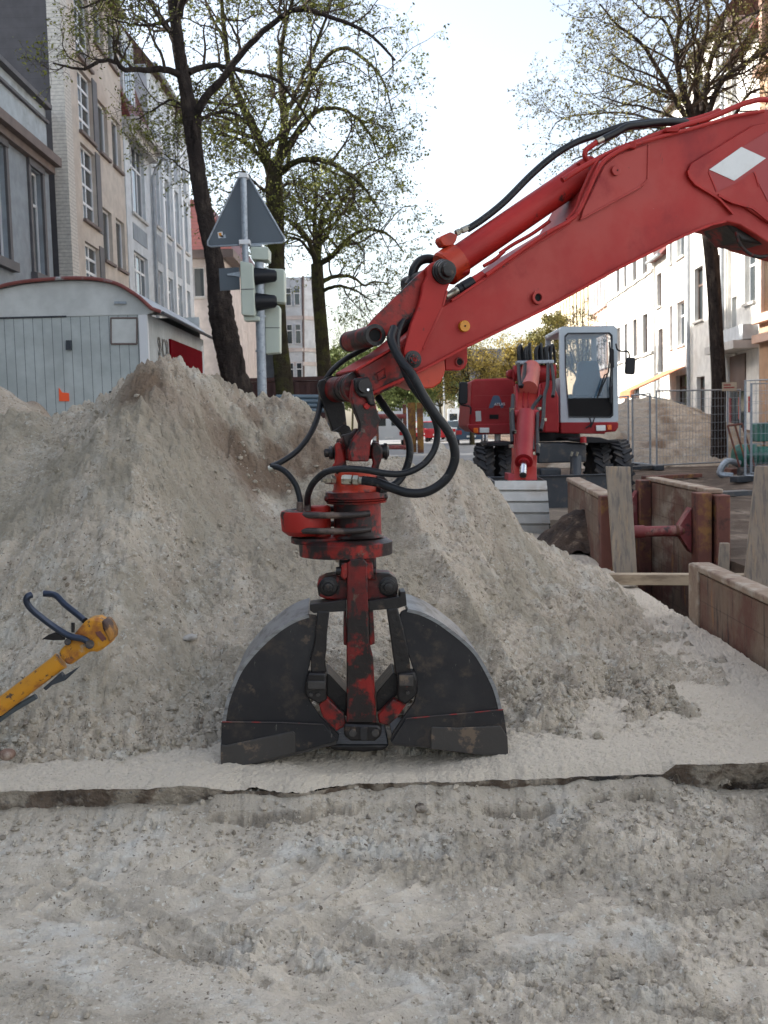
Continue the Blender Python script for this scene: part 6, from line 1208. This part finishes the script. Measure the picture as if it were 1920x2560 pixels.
# ================================================================ SITE CARAVAN
CV = thing('site_caravan', 'pale grey site caravan with an arched roof and red edge trim behind the sand heap', 'caravan', (-4.2, 15.5, 0))
Yc = 14.0; XR_ = -2.98; XL = XR_ - 2.46; Yb = 18.45
arc_px = [(385, 780), (376, 772), (352, 750), (330, 735), (305, 720), (280, 711), (250, 705), (215, 702), (170, 702), (120, 705), (60, 711), (0, 724)]
arc = [P(x, y, Yc) for x, y in arc_px]; arc += [Vector((XL + .12, Yc, arc[0].z + .17)), Vector((XL, Yc, arc[0].z - .02))]
zj = P(385, 786, Yc).z
M['cavx'] = stripes(mat('caravan_boards', (.43, .465, .455), .6, layers=[((.33, .37, .36), 1.2, .6, .15), ((.3, .24, .18), 9, .76, .03)]), 0, 8.2, .75, .07, colour=(.07, .085, .085))
M['cavy'] = stripes(mat('caravan_side_boards', (.42, .45, .45), .6, layers=[((.33, .35, .34), 1.2, .6, .15)]), 1, 8.2, .5, .06, colour=(.1, .12, .12))
b = MB(); b.b2((XL, Yc + .01, .35), (XR_ - .11, Yc + .04, zj)); b.build('end_wall', M['cavx'], CV, smooth=0)
MB().prism([Vector((p.x, Yc, max(p.z, zj + .003))) for p in arc] + [Vector((XL, Yc, zj + .003)), Vector((XR_, Yc, zj + .003))], (0, .04, 0)).build('gable_sheet', M['caravansheet'], CV, smooth=0)
b = MB(); b.b2((XR_ - .04, Yc + .05, .35), (XR_, Yb, zj + .02)); b.b2((XL, Yc + .05, .35), (XL + .04, Yb, zj + .1)); b.b2((XL + .05, Yb - .04, .35), (XR_ - .05, Yb, zj + .4)); b.build('side_wall', M['cavy'], CV, smooth=0)
b = MB(); b.b2((XR_ - .10, Yc - .012, .35), (XR_ + .012, Yc + .06, zj)); b.build('corner_trim', M['winframe'], CV, smooth=0)
A2 = catmull([Vector(p) for p in arc], 3); ro = []
for p in A2: ro.append(Vector((p.x, Yc - .05, p.z + .012)))
ro[0] = ro[0] + Vector((.10, 0, -.03)); th = Vector((0, 0, .03))
rg0 = ro + [p + th for p in reversed(ro)]; b = MB(); b.loft([rg0, [Vector((p.x, Yb + .1, p.z)) for p in rg0]])
RF = b.build('roof', mat('zinc_sheet_roof', (.47, .5, .53), .55, .2, layers=[((.28, .3, .33), 4, .6, .1)]), CV, smooth=50)
MB().tube([p + Vector((0, -.02, .012)) for p in ro], .024, 8, sm=False).build('roof_trim', mat('faded_red_trim', (.20, .055, .045), .6, layers=[((.35, .36, .36), 5, .62, .06)]), RF)
MB().tube([ro[0] + Vector((.02, 0, 0)), Vector((ro[0].x + .02, Yb + .1, ro[0].z))], .022, 8, sm=False).build('gutter', M['slate'], RF)
def cpoly(x0, y0, x1, y1, name, m, o=.012, pts=None):
    pts = pts or [(x0, y0), (x1, y0), (x1, y1), (x0, y1)]; return MB().prism([P(x, y, Yc) + Vector((0, .012, 0)) for x, y in pts], (0, -o - .012, 0)).build(name, m, CV, smooth=0)
b = MB()
for a_, c_ in (((277, 795), (342, 795)), ((342, 795), (342, 860)), ((342, 860), (278, 860)), ((278, 860), (277, 795))): b.tube([P(*a_, Yc), P(*c_, Yc)], .011, 6, sm=False)
b.build('hatch_frame', M['trimbrown'], CV); cpoly(280, 798, 340, 857, 'hatch', M['caravansheet'], .004)
lk_ = cpoly(166, 851, 179, 875, 'lock_box', M['dgrey'], .03); cpoly(273, 978, 310, 1008, 'vent', M['hole'], .006); cpoly(287, 754, 316, 760, 'lamp', M['galv'], .03)
b = MB(); b.tube([P(-80, 797, Yc), P(166, 791, Yc)], .012, 6, sm=False); b.build('door_head', M['dgrey'], CV)
cpoly(0, 0, 0, 0, 'sticker', M['orange'], .004, pts=[(147, 969), (155, 981), (172, 983), (173, 1003), (148, 1003)])
b = MB(); zt = 1.35 + (1072 - 850) / 2700 * 15.5; b.b2((XR_ + .002, 15.42, .5), (XR_ + .03, 18.1, zt)); b.build('door', mat('wine_red_door', (.15, .005, .010), .9, vary=.05, spec=0.02), CV, smooth=0)
for i, dx in enumerate((0,)): MB().cyl((XR_ + .001, 18.2, .5), (XR_ + .001, 18.2, zt + .1), .03, seg=8).build('door_post', M['winframe'], CV)
text('SNOR', .36, (XR_ + .006, 14.62, 1.35 + (1074 - 893) / 2700 * 14.8), Matrix.Rotation(R(90), 3, 'Z') @ RX, M['dgrey'], CV, 'graffiti', .001, .62)
for y in (14.8, 17.6):
    for x in (XR_ - .3, XL + .2): MB().cyl((x, y, .3), (x + .16, y, .3), .3, seg=20).build('wheel', M['tyre'], CV)
# ================================================================ TRAFFIC LIGHT WITH TRIANGLE SIGN
def z2(x, y): return (480 + x * .2622, 420 + y * .2622)
YT = 12.4
tb_ = P(655, 1000, YT); TL = thing('traffic_light', 'grey traffic light pole carrying a warning triangle seen from behind', 'traffic light', (tb_.x, YT, 0))
MB().tube([Vector((tb_.x + .0, YT, 0)), P(*z2(668, 2100), YT), P(*z2(652, 1480), YT), P(*z2(640, 900), YT)], .053, 16, sm=False).build('pole', M['galv'], TL)
MB().tube([P(*z2(512, 900), YT - .12), P(*z2(500, 500), YT - .12), P(*z2(490, 90), YT - .12)], .036, 14, sm=False).build('sign_post', M['galv'], TL)
tri = [z2(*p) for p in ((455, 70), (530, 70), (548, 95), (880, 670), (882, 690), (862, 712), (180, 750), (150, 735), (148, 700), (165, 670))]
SG = MB().prism([P(x, y, YT + .0) for x, y in tri], (0, .018, 0)).build('warning_sign', M['signback'], TL)
b = MB(); tr_ = [P(x, y, YT - .004) for x, y in tri]; b.tube(tr_ + [tr_[0]], .010, 6, sm=False); b.build('sign_rim', M['galv'], SG)
for x, y in ((492, 78), (505, 712)): MB().box(P(*z2(x, y), YT - .1), (.12 if y > 300 else .1, .12, .05)).build('clamp', M['winframe'], SG, .005)
for p_, m in ((((243, 612), (290, 606), (300, 660), (252, 672)), M['white']), (((252, 618), (280, 616), (284, 645), (258, 648)), M['orangeplug']), (((262, 650), (318, 632), (325, 668), (285, 672)), M['galv'])):
    MB().prism([P(*z2(x, y), YT - .002 - .002 * (m is M['orangeplug'])) for x, y in p_], (0, -.002, 0)).build('sticker', m, SG, smooth=0)
H1 = MB().prism([P(*z2(x, y), YT - .18) for x, y in ((458, 885), (570, 905), (582, 925), (602, 1395), (592, 1412), (478, 1402), (470, 1390))], (0, .26, 0)).build('signal_head', M['signbox'], TL, .012)
MB().prism([P(*z2(x, y), YT - .185) for x, y in ((466, 1154), (594, 1150), (594, 1156), (466, 1160))], (0, .01, 0)).build('housing_joint', M['dgrey'], H1)
for ya, yb in ((950, 1118), (1190, 1368)):
    c = P(*z2(590, (ya + yb) / 2), YT - .05); c2 = P(*z2(806, (ya + yb) / 2 - 8), YT - .05); b = MB()
    r0, r1 = (yb - ya) / 2 * .2622 * YT / 2700, (yb - ya) / 2 * .2622 * YT / 2700 * .66
    d = (c2 - c).normalized(); b.lathe(c, d, [(0, r0 * .2), (0, r0), ((c2 - c).length * .92, r1), ((c2 - c).length, r1 * .75), ((c2 - c).length * .9, r1 * .7)], 24); b.build('visor', M['black'], H1)
for p_, d in ((((690, 955), (872, 962), (882, 985), (885, 1275), (870, 1283), (690, 1270)), .06), (((690, 1300), (828, 1310), (836, 1330), (838, 1760), (700, 1775)), .06), (((700, 1780), (765, 1775), (768, 2100), (712, 2100)), -.1)):
    if d > 0: MB().prism([P(*z2(x, y), YT + .08) for x, y in p_], (0, .22, 0)).build('signal_head', M['signbox'], TL, .012)
MB().prism([P(*z2(x, y), YT + .078) for x, y in ((700, 1520), (836, 1520), (836, 1527), (700, 1527))], (0, .01, 0)).build('housing_joint', M['dgrey'], TL)
MB().prism([P(*z2(x, y), YT - .1) for x, y in ((556, 760), (565, 748), (722, 752), (730, 770), (728, 875), (566, 870))], (0, .3, 0)).build('control_box', M['signbox'], TL, .02)
MB().prism([P(*z2(x, y), YT - .06) for x, y in ((540, 725), (660, 722), (660, 745), (545, 748))], (0, .2, 0)).build('bracket', M['galv'], TL)
PT = MB().prism([P(*z2(x, y), YT + .02) for x, y in ((256, 958), (448, 945), (458, 1158), (268, 1170))], (0, .012, 0)).build('small_sign', M['signback'], TL)
MB().prism([P(*z2(x, y), YT + .0) for x, y in ((336, 1008), (455, 988), (458, 1040), (420, 1030), (338, 1022))], (0, .02, 0)).build('bracket', M['galv'], PT)
MB().prism([P(*z2(x, y), YT - .13) for x, y in ((490, 1412), (640, 1412), (640, 1455), (498, 1458))], (0, .16, 0)).build('bracket', M['signbox'], TL, .008)
for y in (1415, 1745): c = P(*z2(655, y), YT); MB().cyl(c - Vector((0, 0, .012)), c + Vector((0, 0, .012)), .060, seg=16).build('pole_band', M['galv'], TL)
# ================================================================ SHORING, PLANKS, TRENCH
SHG = 'steel shoring panels of the trench'
def shield(label, X0, X1, Y0, Y1, zt, zb, th, m, rails=(), rx=0):
    o = thing('trench_shield', label, 'shoring panel', (X0, (Y0 + Y1) / 2, zt), SHG)
    nx = Vector((1, 0, 0)); d = Vector((X1 - X0, Y1 - Y0, 0)); t = Vector((th, 0, 0))
    b = MB(); a = Vector((X0, Y0, 0)); c = Vector((X1, Y1, 0)); b.prism([a, a + t, c + t, c], (0, 0, zt - zb)); b.v = [(v[0], v[1], v[2] + zb) for v in b.v]
    b.build('panel', m, o, bevel=.012)
    b = MB(); b.prism([a - t * .1 + Vector((0, -.003, 0)), a + t * 1.1 + Vector((0, -.003, 0)), c + t * 1.1, c - t * .1], (0, 0, .045)); b.v = [(v[0], v[1], v[2] + zt + .004) for v in b.v]; b.build('top_rail', M['shieldtop'], o, bevel=.01)
    return o
M['shieldtop'] = mat('muddy_top_edge', (.30, .22, .16), .9, layers=[((.4, .34, .27), 6, .55, .1), ((.14, .07, .05), 4, .62, .08)], bump=[(30, .5, .01)])
s1 = shield('muddy steel panel nearest to us at the lower right edge of the picture', 2.06, 2.06, 3.2, 7.2, .32, -1.5, .11, M['shield'])
MB().b2((2.045, 7.02, -1.5), (2.185, 7.24, .36)).build('end_post', M['shieldtop'], s1, .01)
s2 = shield('long brown panel left of the upright plank, near the excavator bucket', 2.0, 2.22, 9.95, 13.0, .6, -1.5, .14, M['shield'])
MB().b2((1.985, 9.84, -1.5), (2.16, 9.98, .64)).build('end_post', M['rust'], s2, .01)
s3 = shield('rusty panel on the far side of the trench carrying two red struts', 3.1, 3.1, 10.25, 12.7, .6, -1.5, .12, M['shield'])
for y in (10.15, 12.45):
    b = MB(); b.b2((2.96, y, -1.5), (3.095, y + .22, .62)); b.b2((3.12, y - .06, -1.5), (3.25, y + .16, .6)); b.build('slide_rail', M['rustrail'] if 'rustrail' in M else M['rust'], s3, .01)
for y, z, x0 in ((10.35, .25, 2.16), (12.55, .28, 2.3)):
    stt = thing('trench_strut', ('thick red strut across the trench beside the upright plank' if y < 11 else 'shorter red strut further back across the trench'), 'strut', ((x0 + 2.95) / 2, y, z), 'red trench struts')
    MB().cyl((x0, y, z), (2.5, y, z), .062, seg=16).build('tube', M['rustred2'] if 'rustred2' in M else mat('faded_red_strut', (.22, .045, .045), .6, layers=[((.3, .15, .12), 6, .6, .08), ((.05, .03, .03), 9, .62, .06)]), stt)
    M.setdefault('rustred2', bpy.data.materials['faded_red_strut'])
    MB().cyl((2.48, y, z), (2.86, y, z), .052, seg=16).build('inner_tube', M['rustred2'], stt)
    MB().cyl((2.80, y, z), (2.88, y, z), .06, .04, seg=14).build('collar', M['rust'], stt)
    MB().prism([Vector((2.84, y - .03, z - .05)), Vector((2.95, y - .03, z - .22)), Vector((2.95, y - .03, z + .22)), Vector((2.84, y - .03, z + .05))], (0, .16, 0)).build('end_plate', M['rustred2'], stt, .004)
WG = 'loose timber round the trench'
def plank(label, c4, Y0, Y1, th, m=None):
    """c4: px corners tl,tr,br,bl; top at Y1, bottom at Y0"""
    tl, tr, br, bl = c4; pts = [P(*tl, Y1), P(*tr, Y1), P(*br, Y0), P(*bl, Y0)]; base = (pts[2] + pts[3]) / 2
    if base.z > -.2: pts[2] = pts[2] + (pts[2] - pts[1]) * .25; pts[3] = pts[3] + (pts[3] - pts[0]) * .25
    return MB().prism(pts, (0, th, 0)).build('plank', m or M['wood'], loc=base, bevel=.004, label=label, cat='plank', group=WG)
plank('broad weathered plank standing upright between the brown panel and the red strut', ((1516, 1166), (1576, 1167), (1594, 1453), (1534, 1424)), 9.55, 9.7, .04)
plank('wide grey plank standing upright at the right edge of the picture', ((1891, 1166), (1975, 1166), (1950, 1446), (1863, 1446)), 8.35, 8.5, .04)
plank('short wooden stake standing right of the rusty slide rail', ((1803, 1358), (1825, 1358), (1824, 1432), (1797, 1432)), 8.9, 8.95, .05)
a = P(1520, 1462, 8.75); c = P(1731, 1455, 8.55); e = P(1935, 1447, 8.35)
MB().prism([Vector((1.80, 8.62, .008)), Vector((3.75, 8.20, .008)), Vector((3.77, 8.32, .008)), Vector((1.82, 8.74, .008))], (0, 0, .085)).build('timber_beam', M['woodx'], loc=(2.7, 8.4, .05), bevel=.004, label='sawn timber beam laid across the trench', cat='beam', group=WG)
MB().prism([Vector((3.35, 9.6, .03)), Vector((4.6, 9.1, .03)), Vector((4.62, 9.4, .03)), Vector((3.4, 9.9, .03))], (0, 0, .05)).build('concrete_slab', M['flint'], loc=(4, 9.5, 0), bevel=.004, label='pale slab lying beyond the stake on the far trench side', cat='slab')
for (x, y, Y, w, hh, ln, lb) in ((1600, 1172, 17, .22, .09, 1.2, 'dark board on the soil behind the upright plank'), (1680, 1195, 15, .2, .08, 1.4, 'brown board lying beside the top of the rusty panel'), (1790, 1240, 15.5, .3, .08, 1.3, 'dark flat board on the soil in front of the green pump')):
    p = PZ(x, y, .04); MB().box((p.x, p.y, .07), (ln, w, hh), Matrix.Rotation(.35, 3, 'Z')).build('board', M['rust'] if 'brown' in lb else M['black2'] if 'black2' in M else M['dgrey'], loc=(p.x, p.y, 0), bevel=.006, label=lb, cat='board', group=WG)
p = P(1470, 1345, 10.6); q_ = ico * .24
cone_heap('dark brown lump of soil between the grey bucket and the brown panel', 2.02, 11.3, .5, .42, 260, mat('dark_wet_soil', (.10, .065, .045), .95, layers=[((.05, .035, .028), 4, .5, .1), ((.26, .19, .13), 9, .62, .08)], bump=[(25, 1, .04)]), res=.02)
# ================================================================ FENCES
FGp = 'mesh construction fence panels'
def fence(label, A, B, H, zb=.05):
    A = Vector(A); B = Vector(B); o = thing('fence_panel', label, 'fence', tuple((A + B) / 2), FGp); d = (B - A); L_ = d.length; d.normalize(); Z = lambda p, z: Vector((p.x, p.y, p.z + z))
    b = MB(); r = .026; b.tube([Z(A, 0), Z(A, H), Z(B, H), Z(B, 0)], r, 8, sm=False); b.tube([Z(A, .12), Z(B, .12)], r * .8, 8, sm=False); b.build('frame', M['galv'], o)
    n = int(L_ / .1); V = []; Rr = []
    for i in range(1, n): p = A + d * (L_ * i / n); V.append([tuple(Z(p, .12)), tuple(Z(p, H))])
    v, q = tubes(np.array(V), np.full((len(V), 2), .0042), 4); V2 = []
    for j in range(1, 9): V2.append([tuple(Z(A, .12 + (H - .12) * j / 9)), tuple(Z(B, .12 + (H - .12) * j / 9))])
    v2, q2_ = tubes(np.array(V2), np.full((len(V2), 2), .0042), 4)
    np_mesh('wire_mesh', np.vstack([v, v2]), np.vstack([q, q2_ + len(v)]), M['galv'], o)
    for p, nm in ((A, 'foot'), (B, 'foot')): MB().box((p.x, p.y, .06), (.62, .22, .13), Matrix.Rotation(math.atan2(d.y, d.x) + 1.2, 3, 'Z')).build(nm, M['dgrey'], o, .02)
fence('fence panel right beside the excavator cab mirror', tuple(PZ(1572, 1160, .03))[:2] + (0,), tuple(PZ(1500, 1150, .03))[:2] + (0,), 1.95)
fence('short leaning fence panel between the rear tyre and the sand heap', tuple(PZ(1626, 1170, .03))[:2] + (0,), tuple(PZ(1582, 1165, .03))[:2] + (0,), 1.95)
fence('long fence panel passing in front of the right tree trunk', tuple(P(1642, 1177, 27.5))[:2] + (0,), tuple(P(1850, 1160, 28.5))[:2] + (0,), 2.0)
fence('nearer fence panel at the right edge in front of the green pump', tuple(P(1863, 1205, 21.7))[:2] + (0,), tuple(P(1990, 1200, 21.0))[:2] + (0,), 2.02)
fence('fence panel standing close behind another one at the right edge', tuple(P(1878, 1195, 22.6))[:2] + (0,), tuple(P(2010, 1190, 22.4))[:2] + (0,), 1.98)
# pump and hand truck
pc = PZ(1872, 1200, .05); pc = Vector((P(1875, 1150, 23.5).x, 23.5, 0))
PU = thing('pump', 'green painted pump machine behind the right fence panels', 'pump', tuple(pc))
MB().lathe(pc + Vector((-.35, 0, .45)), (1, 0, 0), [(0, .1), (0, .2), (.1, .26), (.45, .26), (.5, .2), (.8, .2), (.8, .1)], 20).build('pump_body', M['greenp'], PU)
MB().box(pc + Vector((.45, .2, .95)), (.55, .5, .4)).build('tank', M['greenp'], PU, .03)
MB().box(pc + Vector((.1, .1, .12)), (1.1, .5, .12)).build('base_frame', M['rust'], PU, .01)
MB().tube([pc + Vector((-.3, -.2, .3)), pc + Vector((-.6, -.3, .35)), pc + Vector((-.75, -.3, .1)), pc + Vector((-.5, -.4, .04))], .07, 10).build('suction_hose', M['galv'], PU)
MB().tube([pc + Vector((.3, 0, .5)), pc + Vector((.35, 0, 1.1)), pc + Vector((.6, 0, 1.2))], .03, 8).build('handle', M['rust'], PU)
hx = P(1835, 1150, 23.0); HT = thing('hand_truck', 'rusty red hand truck leaning by the green pump', 'hand truck', (hx.x, 23, 0))
b = MB()
for dx in (0, .16, .32): b.tube([(hx.x + dx + .12, 22.9, .12), (hx.x + dx - .12, 23.05, 1.12)], .022, 8, sm=False)
b.tube([(hx.x - .12, 23.05, 1.12), (hx.x + .2, 23.05, 1.15)], .024, 8, sm=False); b.build('frame', M['rust'], HT); MB().cyl((hx.x + .05, 22.85, .12), (hx.x + .5, 22.85, .12), .12, seg=18).build('wheel', M['tyre'], HT)
# signboard near the tree
p0 = P(1806, 956, 27.9); p1 = P(1842, 977, 27.9)
SB = thing('signboard', 'cream notice board with two faint red lines beside the right tree', 'sign', (p0.x, 27.9, 0))
MB().b2((p0.x, 27.9, p1.z), (p1.x, 27.93, p0.z)).build('board', mat('cream_board', (.45, .36, .26), .7), SB)
b = MB()
for k, f in ((.62, .6), (.32, .9)): b.b2((p0.x + .03, 27.893, p1.z + (p0.z - p1.z) * k), (p0.x + .03 + (p1.x - p0.x - .06) * f, 27.897, p1.z + (p0.z - p1.z) * k + .03))
b.build('red_lines', M['darkred'], SB, smooth=0)
b = MB(); b.cyl((p0.x + .15, 27.95, 0), (p0.x + .15, 27.95, p0.z), .02, seg=8); b.build('post', M['galv'], SB)
# ================================================================ JACKHAMMER (z7 zoom)
z7 = zc(0, 1400, 500, 1659)
def jp(x, y, Y=4.0): return P(*z7(x, y), Y)
JH = thing('jackhammer', 'yellow worn pneumatic hammer with two bent black handles at the left edge', 'jackhammer', (-1.4, 4.0, .3))
t0 = jp(-560, 1640, 3.95); t1 = jp(505, 835, 4.0); d = t1 - t0; LL = d.length
MB().lathe(t0, d, [(0, .012), (0, .028), (LL * .5, .0285), (LL * .5, .031), (LL * .97, .031), (LL, .034)], 28).build('barrel', M['yellow'], JH)
MB().cyl(t0 - d.normalized() * .22, t0, .014, seg=12).build('chisel', M['steeledge'], JH)
MB().prism([jp(x, y, 3.965) for x, y in ((478, 780), (500, 745), (545, 700), (625, 600), (700, 512), (740, 488), (808, 478), (850, 500), (905, 560), (928, 640), (915, 690), (850, 742), (800, 768), (745, 760), (690, 800), (575, 880), (540, 860), (500, 820))], (0, .075, 0)).build('hammer_head', M['yellow'], JH, .012)
MB().prism([jp(x, y, 3.955) for x, y in ((840, 500), (880, 510), (912, 560), (934, 610), (930, 660), (905, 690), (885, 640), (850, 575))], (0, .095, 0)).build('end_cap', mat('rusty_yellow', (.35, .16, .03), .6, layers=[((.06, .03, .02), 8, .5, .06)]), JH, .008)
MB().prism([jp(x, y, 3.96) for x, y in ((790, 600), (830, 590), (880, 650), (850, 680), (800, 625))], (0, .02, 0)).build('name_plate', M['rust'], JH, .002)
MB().tube([jp(262, 288, 3.93), jp(228, 305, 3.92), jp(222, 350, 3.92), jp(270, 415, 3.93), jp(400, 520, 3.945), jp(520, 600, 3.95), jp(600, 638, 3.95), jp(690, 655, 3.95), jp(745, 695, 3.95)], .0125, 12).build('handle', mat('blued_steel_handle', (.035, .045, .07), .28, .6, vary=.1), JH)
MB().tube([jp(362, 278, 4.12), jp(420, 282, 4.12), (jp(470, 300, 4.11)), jp(540, 370, 4.09), jp(640, 450, 4.06), jp(705, 505, 4.03)], .0125, 12).build('handle', bpy.data.materials['blued_steel_handle'], JH)
MB().cyl(jp(745, 700, 3.93), jp(745, 700, 3.975), .0165, seg=20).build('pivot', M['blackgrease'], JH, .002); MB().cyl(jp(562, 680, 3.935), jp(562, 680, 3.975), .0125, seg=18).build('pivot', M['blackgrease'], JH, .002)
MB().prism([jp(x, y, 3.95) for x, y in ((345, 658), (400, 620), (460, 600), (530, 625), (535, 665), (440, 668))], (0, .015, 0)).build('trigger', M['blackgrease'], JH, .003)
MB().cyl(jp(606, 600, 3.97), jp(606, 520, 3.97), .0065, seg=10).build('lever_pin', M['blackgrease'], JH)
MB().tube([jp(-300, 1480, 3.99), jp(-50, 1350, 3.99), jp(90, 1255, 3.99), jp(170, 1205, 3.99), jp(300, 1130, 3.99)], .011, 10).build('air_hose', mat('blue_grey_hose', (.06, .075, .085), .6), JH)
MB().prism([jp(x, y, 3.99) for x, y in ((355, 1065), (500, 935), (525, 965), (600, 920), (655, 888), (600, 945), (540, 1000), (430, 1040), (380, 1085))], (0, .03, 0)).build('side_bracket', M['dgrey'], JH, .003)
# ================================================================ CONTAINER, PIPES, STORED TRENCH BOX, CARS
a = P(560, 957, 28); c = P(812, 955, 28)
CT = thing('skip_container', 'dark brown steel skip behind the mossy tree and the sand heap', 'container', ((a.x + c.x) / 2, 29, 0))
MB().b2((a.x, 28, .15), (c.x, 30.2, a.z)).build('body', M['container'], CT, .02); b = MB(); b.b2((a.x - .04, 27.95, a.z + .003), (c.x + .04, 28.06, a.z + .1)); b.build('rim', M['container'], CT)
b = MB()
for k in range(9): xx = a.x + (c.x - a.x) * (k + .5) / 9; b.b2((xx - .05, 27.93, .2), (xx + .05, 27.997, a.z - .05))
b.build('ribs', M['container'], CT)
for k, (x, y) in enumerate(((0, 992), (0, 1003), (0, 1014), (0, 1026))):
    q0 = P(690 + 10 * k, y, 20.0); q1 = P(820, y, 20.4); MB().tube([q0, q1], .042, 10, sm=False).build('plastic_pipe', mat('blue_grey_pipe', (.10, .15, .19), .5) if k == 0 else bpy.data.materials['blue_grey_pipe'], loc=(q0 + q1) / 2, label=['topmost of the blue grey pipes stacked left of the coupler', 'second pipe from the top of the blue grey stack', 'third pipe from the top of the blue grey stack', 'lowest pipe of the blue grey stack left of the coupler'][k], cat='pipe', group='stacked blue grey pipes')
gb = P(838, 1020, 18); MB().b2((P(818, 1020, 18).x, 18, .0), (P(856, 1020, 18).x, 18.6, P(838, 1000, 18).z)).build('cabinet', mat('blue_cabinet', (.13, .2, .27), .6), loc=(gb.x, 18.3, 0), bevel=.02, label='small blue grey cabinet seen between the fork plates of the coupler', cat='cabinet')
z4 = zc(900, 760, 340, 1659)
YB = 47
TB = thing('trench_box', 'yellow rusty trench box with red struts standing on the road behind the hoses', 'trench box', (P(1030, 1100, YB).x, YB, 0))
def tbx(x0, y0, x1, y1, Y, d, nm, m): a = P(*z4(x0, y0), Y); c = P(*z4(x1, y1), Y); return MB().b2((a.x, Y, max(.02, c.z)), (c.x, Y + d, a.z)).build(nm, m, TB, .01)
tbx(580, 1205, 690, 1810, YB, .25, 'panel', M['shieldy']); tbx(692, 1205, 780, 1815, YB - .1, .35, 'slide_rail', M['shieldy']); tbx(520, 1225, 578, 1780, YB - .05, .3, 'slide_rail', M['rust'])
for y0, y1 in ((1340, 1400), (1720, 1775)):
    a = P(*z4(560, (y0 + y1) / 2), YB); c = P(*z4(220, (y0 + y1) / 2), YB); MB().cyl(a, c, (y1 - y0) / 2 * .205 * YB / 2700, seg=12).build('strut', M['rustred2'], TB)
tbx(190, 1300, 235, 1790, YB + .05, .25, 'slide_rail', M['rust'])
def car(label, px, Y, L_, Wd, H, m, yaw=0, name='parked_car', cat='car', van=False, front=False):
    x = P(px, 1080, Y).x; o = thing(name, label, cat, (x, Y, 0), 'cars parked along the street'); Rz = Matrix.Rotation(yaw, 3, 'Z'); T = lambda v: Vector((x, Y, 0)) + Rz @ Vector(v)
    hw = Wd / 2
    if van: low = [(0, .35), (0, 1.0), (.0, H * .93), (.08, H), (L_ * .72, H), (L_ * .86, H * .6), (L_, H * .5), (L_, .3)]
    else: low = [(0, .32), (0, .75), (.05, .92), (L_ * .18, .98), (L_ * .2, .95), (L_ * .72, .95), (L_ * .95, .78), (L_, .6), (L_, .3)]
    b = MB(); secs = []
    for f, s in ((-1, .97), (-.9, 1), (.9, 1), (1, .97)): secs.append([T((f * hw, y - L_ * .0, z * (s if z > .4 else 1))) for y, z in low])
    b.loft(secs); B_ = b.build('body', m, o, smooth=30)
    if not van:
        top = [(L_ * .04, .9, 0), (L_ * .16, H, 1), (L_ * .52, H, 1), (L_ * .72, .93, 0)]
        b = MB(); b.loft([[T((s * hw * (.92 - .16 * k), y, z)) for y, z, k in top] for s in (-1, 1)]); b.build('cabin', M['glass'], o, smooth=0)
        b = MB(); b.loft([[T((s * hw * .78, y, z)) for y, z in ((L_ * .15, H - .02), (L_ * .17, H + .03), (L_ * .51, H + .03), (L_ * .53, H - .02))] for s in (-1, 1)]); b.build('roof', m, o, smooth=0)
    else:
        for s in (-1, 1): MB().prism([T((s * hw * .5 + e, -.01, z)) for e, z in ((-.33, H * .58), (.33, H * .58), (.33, H * .82), (-.33, H * .82))], Rz @ Vector((0, -.02, 0))).build('rear_window', M['glass'], o, smooth=0)
    for sx in (-1, 1):
        for yy in (L_ * .18, L_ * .82): MB().cyl(T((sx * (hw - .2), yy, .31)), T((sx * (hw + .01), yy, .31)), .31, seg=16).build('wheel', M['tyre'], o)
        MB().prism([T((sx * hw * .8 + e, -.005, z)) for e, z in ((-.16, .62), (.16, .62), (.16, .85), (-.16, .85))], Rz @ Vector((0, -.02, 0))).build('tail_light', M['lens'] if front else M['carred'], o, smooth=0)
    MB().prism([T((e, -.008, z)) for e, z in ((-.26, .45), (.26, .45), (.26, .56), (-.26, .56))], Rz @ Vector((0, -.015, 0))).build('number_plate', M['white'], o, smooth=0)
car('pinkish red car right of the yellow trench box', 1068, 82, 4.2, 1.7, 1.42, M['carred'], .1, front=True)
car('darker red car half hidden behind the two hoses', 1092, 74, 4.0, 1.65, 1.4, M['carred'], -.1)
car('blue grey car below the white van', 1130, 84, 4.3, 1.7, 1.42, M['cargreyblue'], -.08, front=True)
car('silver car left of the rear excavator mirror', 1156, 80, 4.2, 1.7, 1.45, M['carsilver'], -.08)
car('dark blue car touching the left edge of the rear excavator', 1178, 62, 4.4, 1.75, 1.5, M['carblue'], -.06)
car('white high roof van parked beyond the cars', 1149, 92, 5.2, 2.0, 2.5, M['carwhite'], -.05, 'parked_van', 'van', van=True)
car('white delivery van behind the struts of the yellow trench box', 972, 66, 5.0, 2.0, 2.1, M['carwhite'], 0, 'parked_van', 'van', van=True)
lp = P(1112, 1080, 88); LMP = thing('street_lamp', 'thin grey lamp post rising above the parked cars', 'street lamp', (lp.x, 88, 0))
MB().cyl((lp.x, 88, 0), (lp.x, 88, 7.5), .09, .05, seg=8).build('pole', M['galv'], LMP); MB().box((lp.x + .3, 88, 7.5), (.8, .2, .12)).build('lamp_head', M['galv'], LMP, .03)
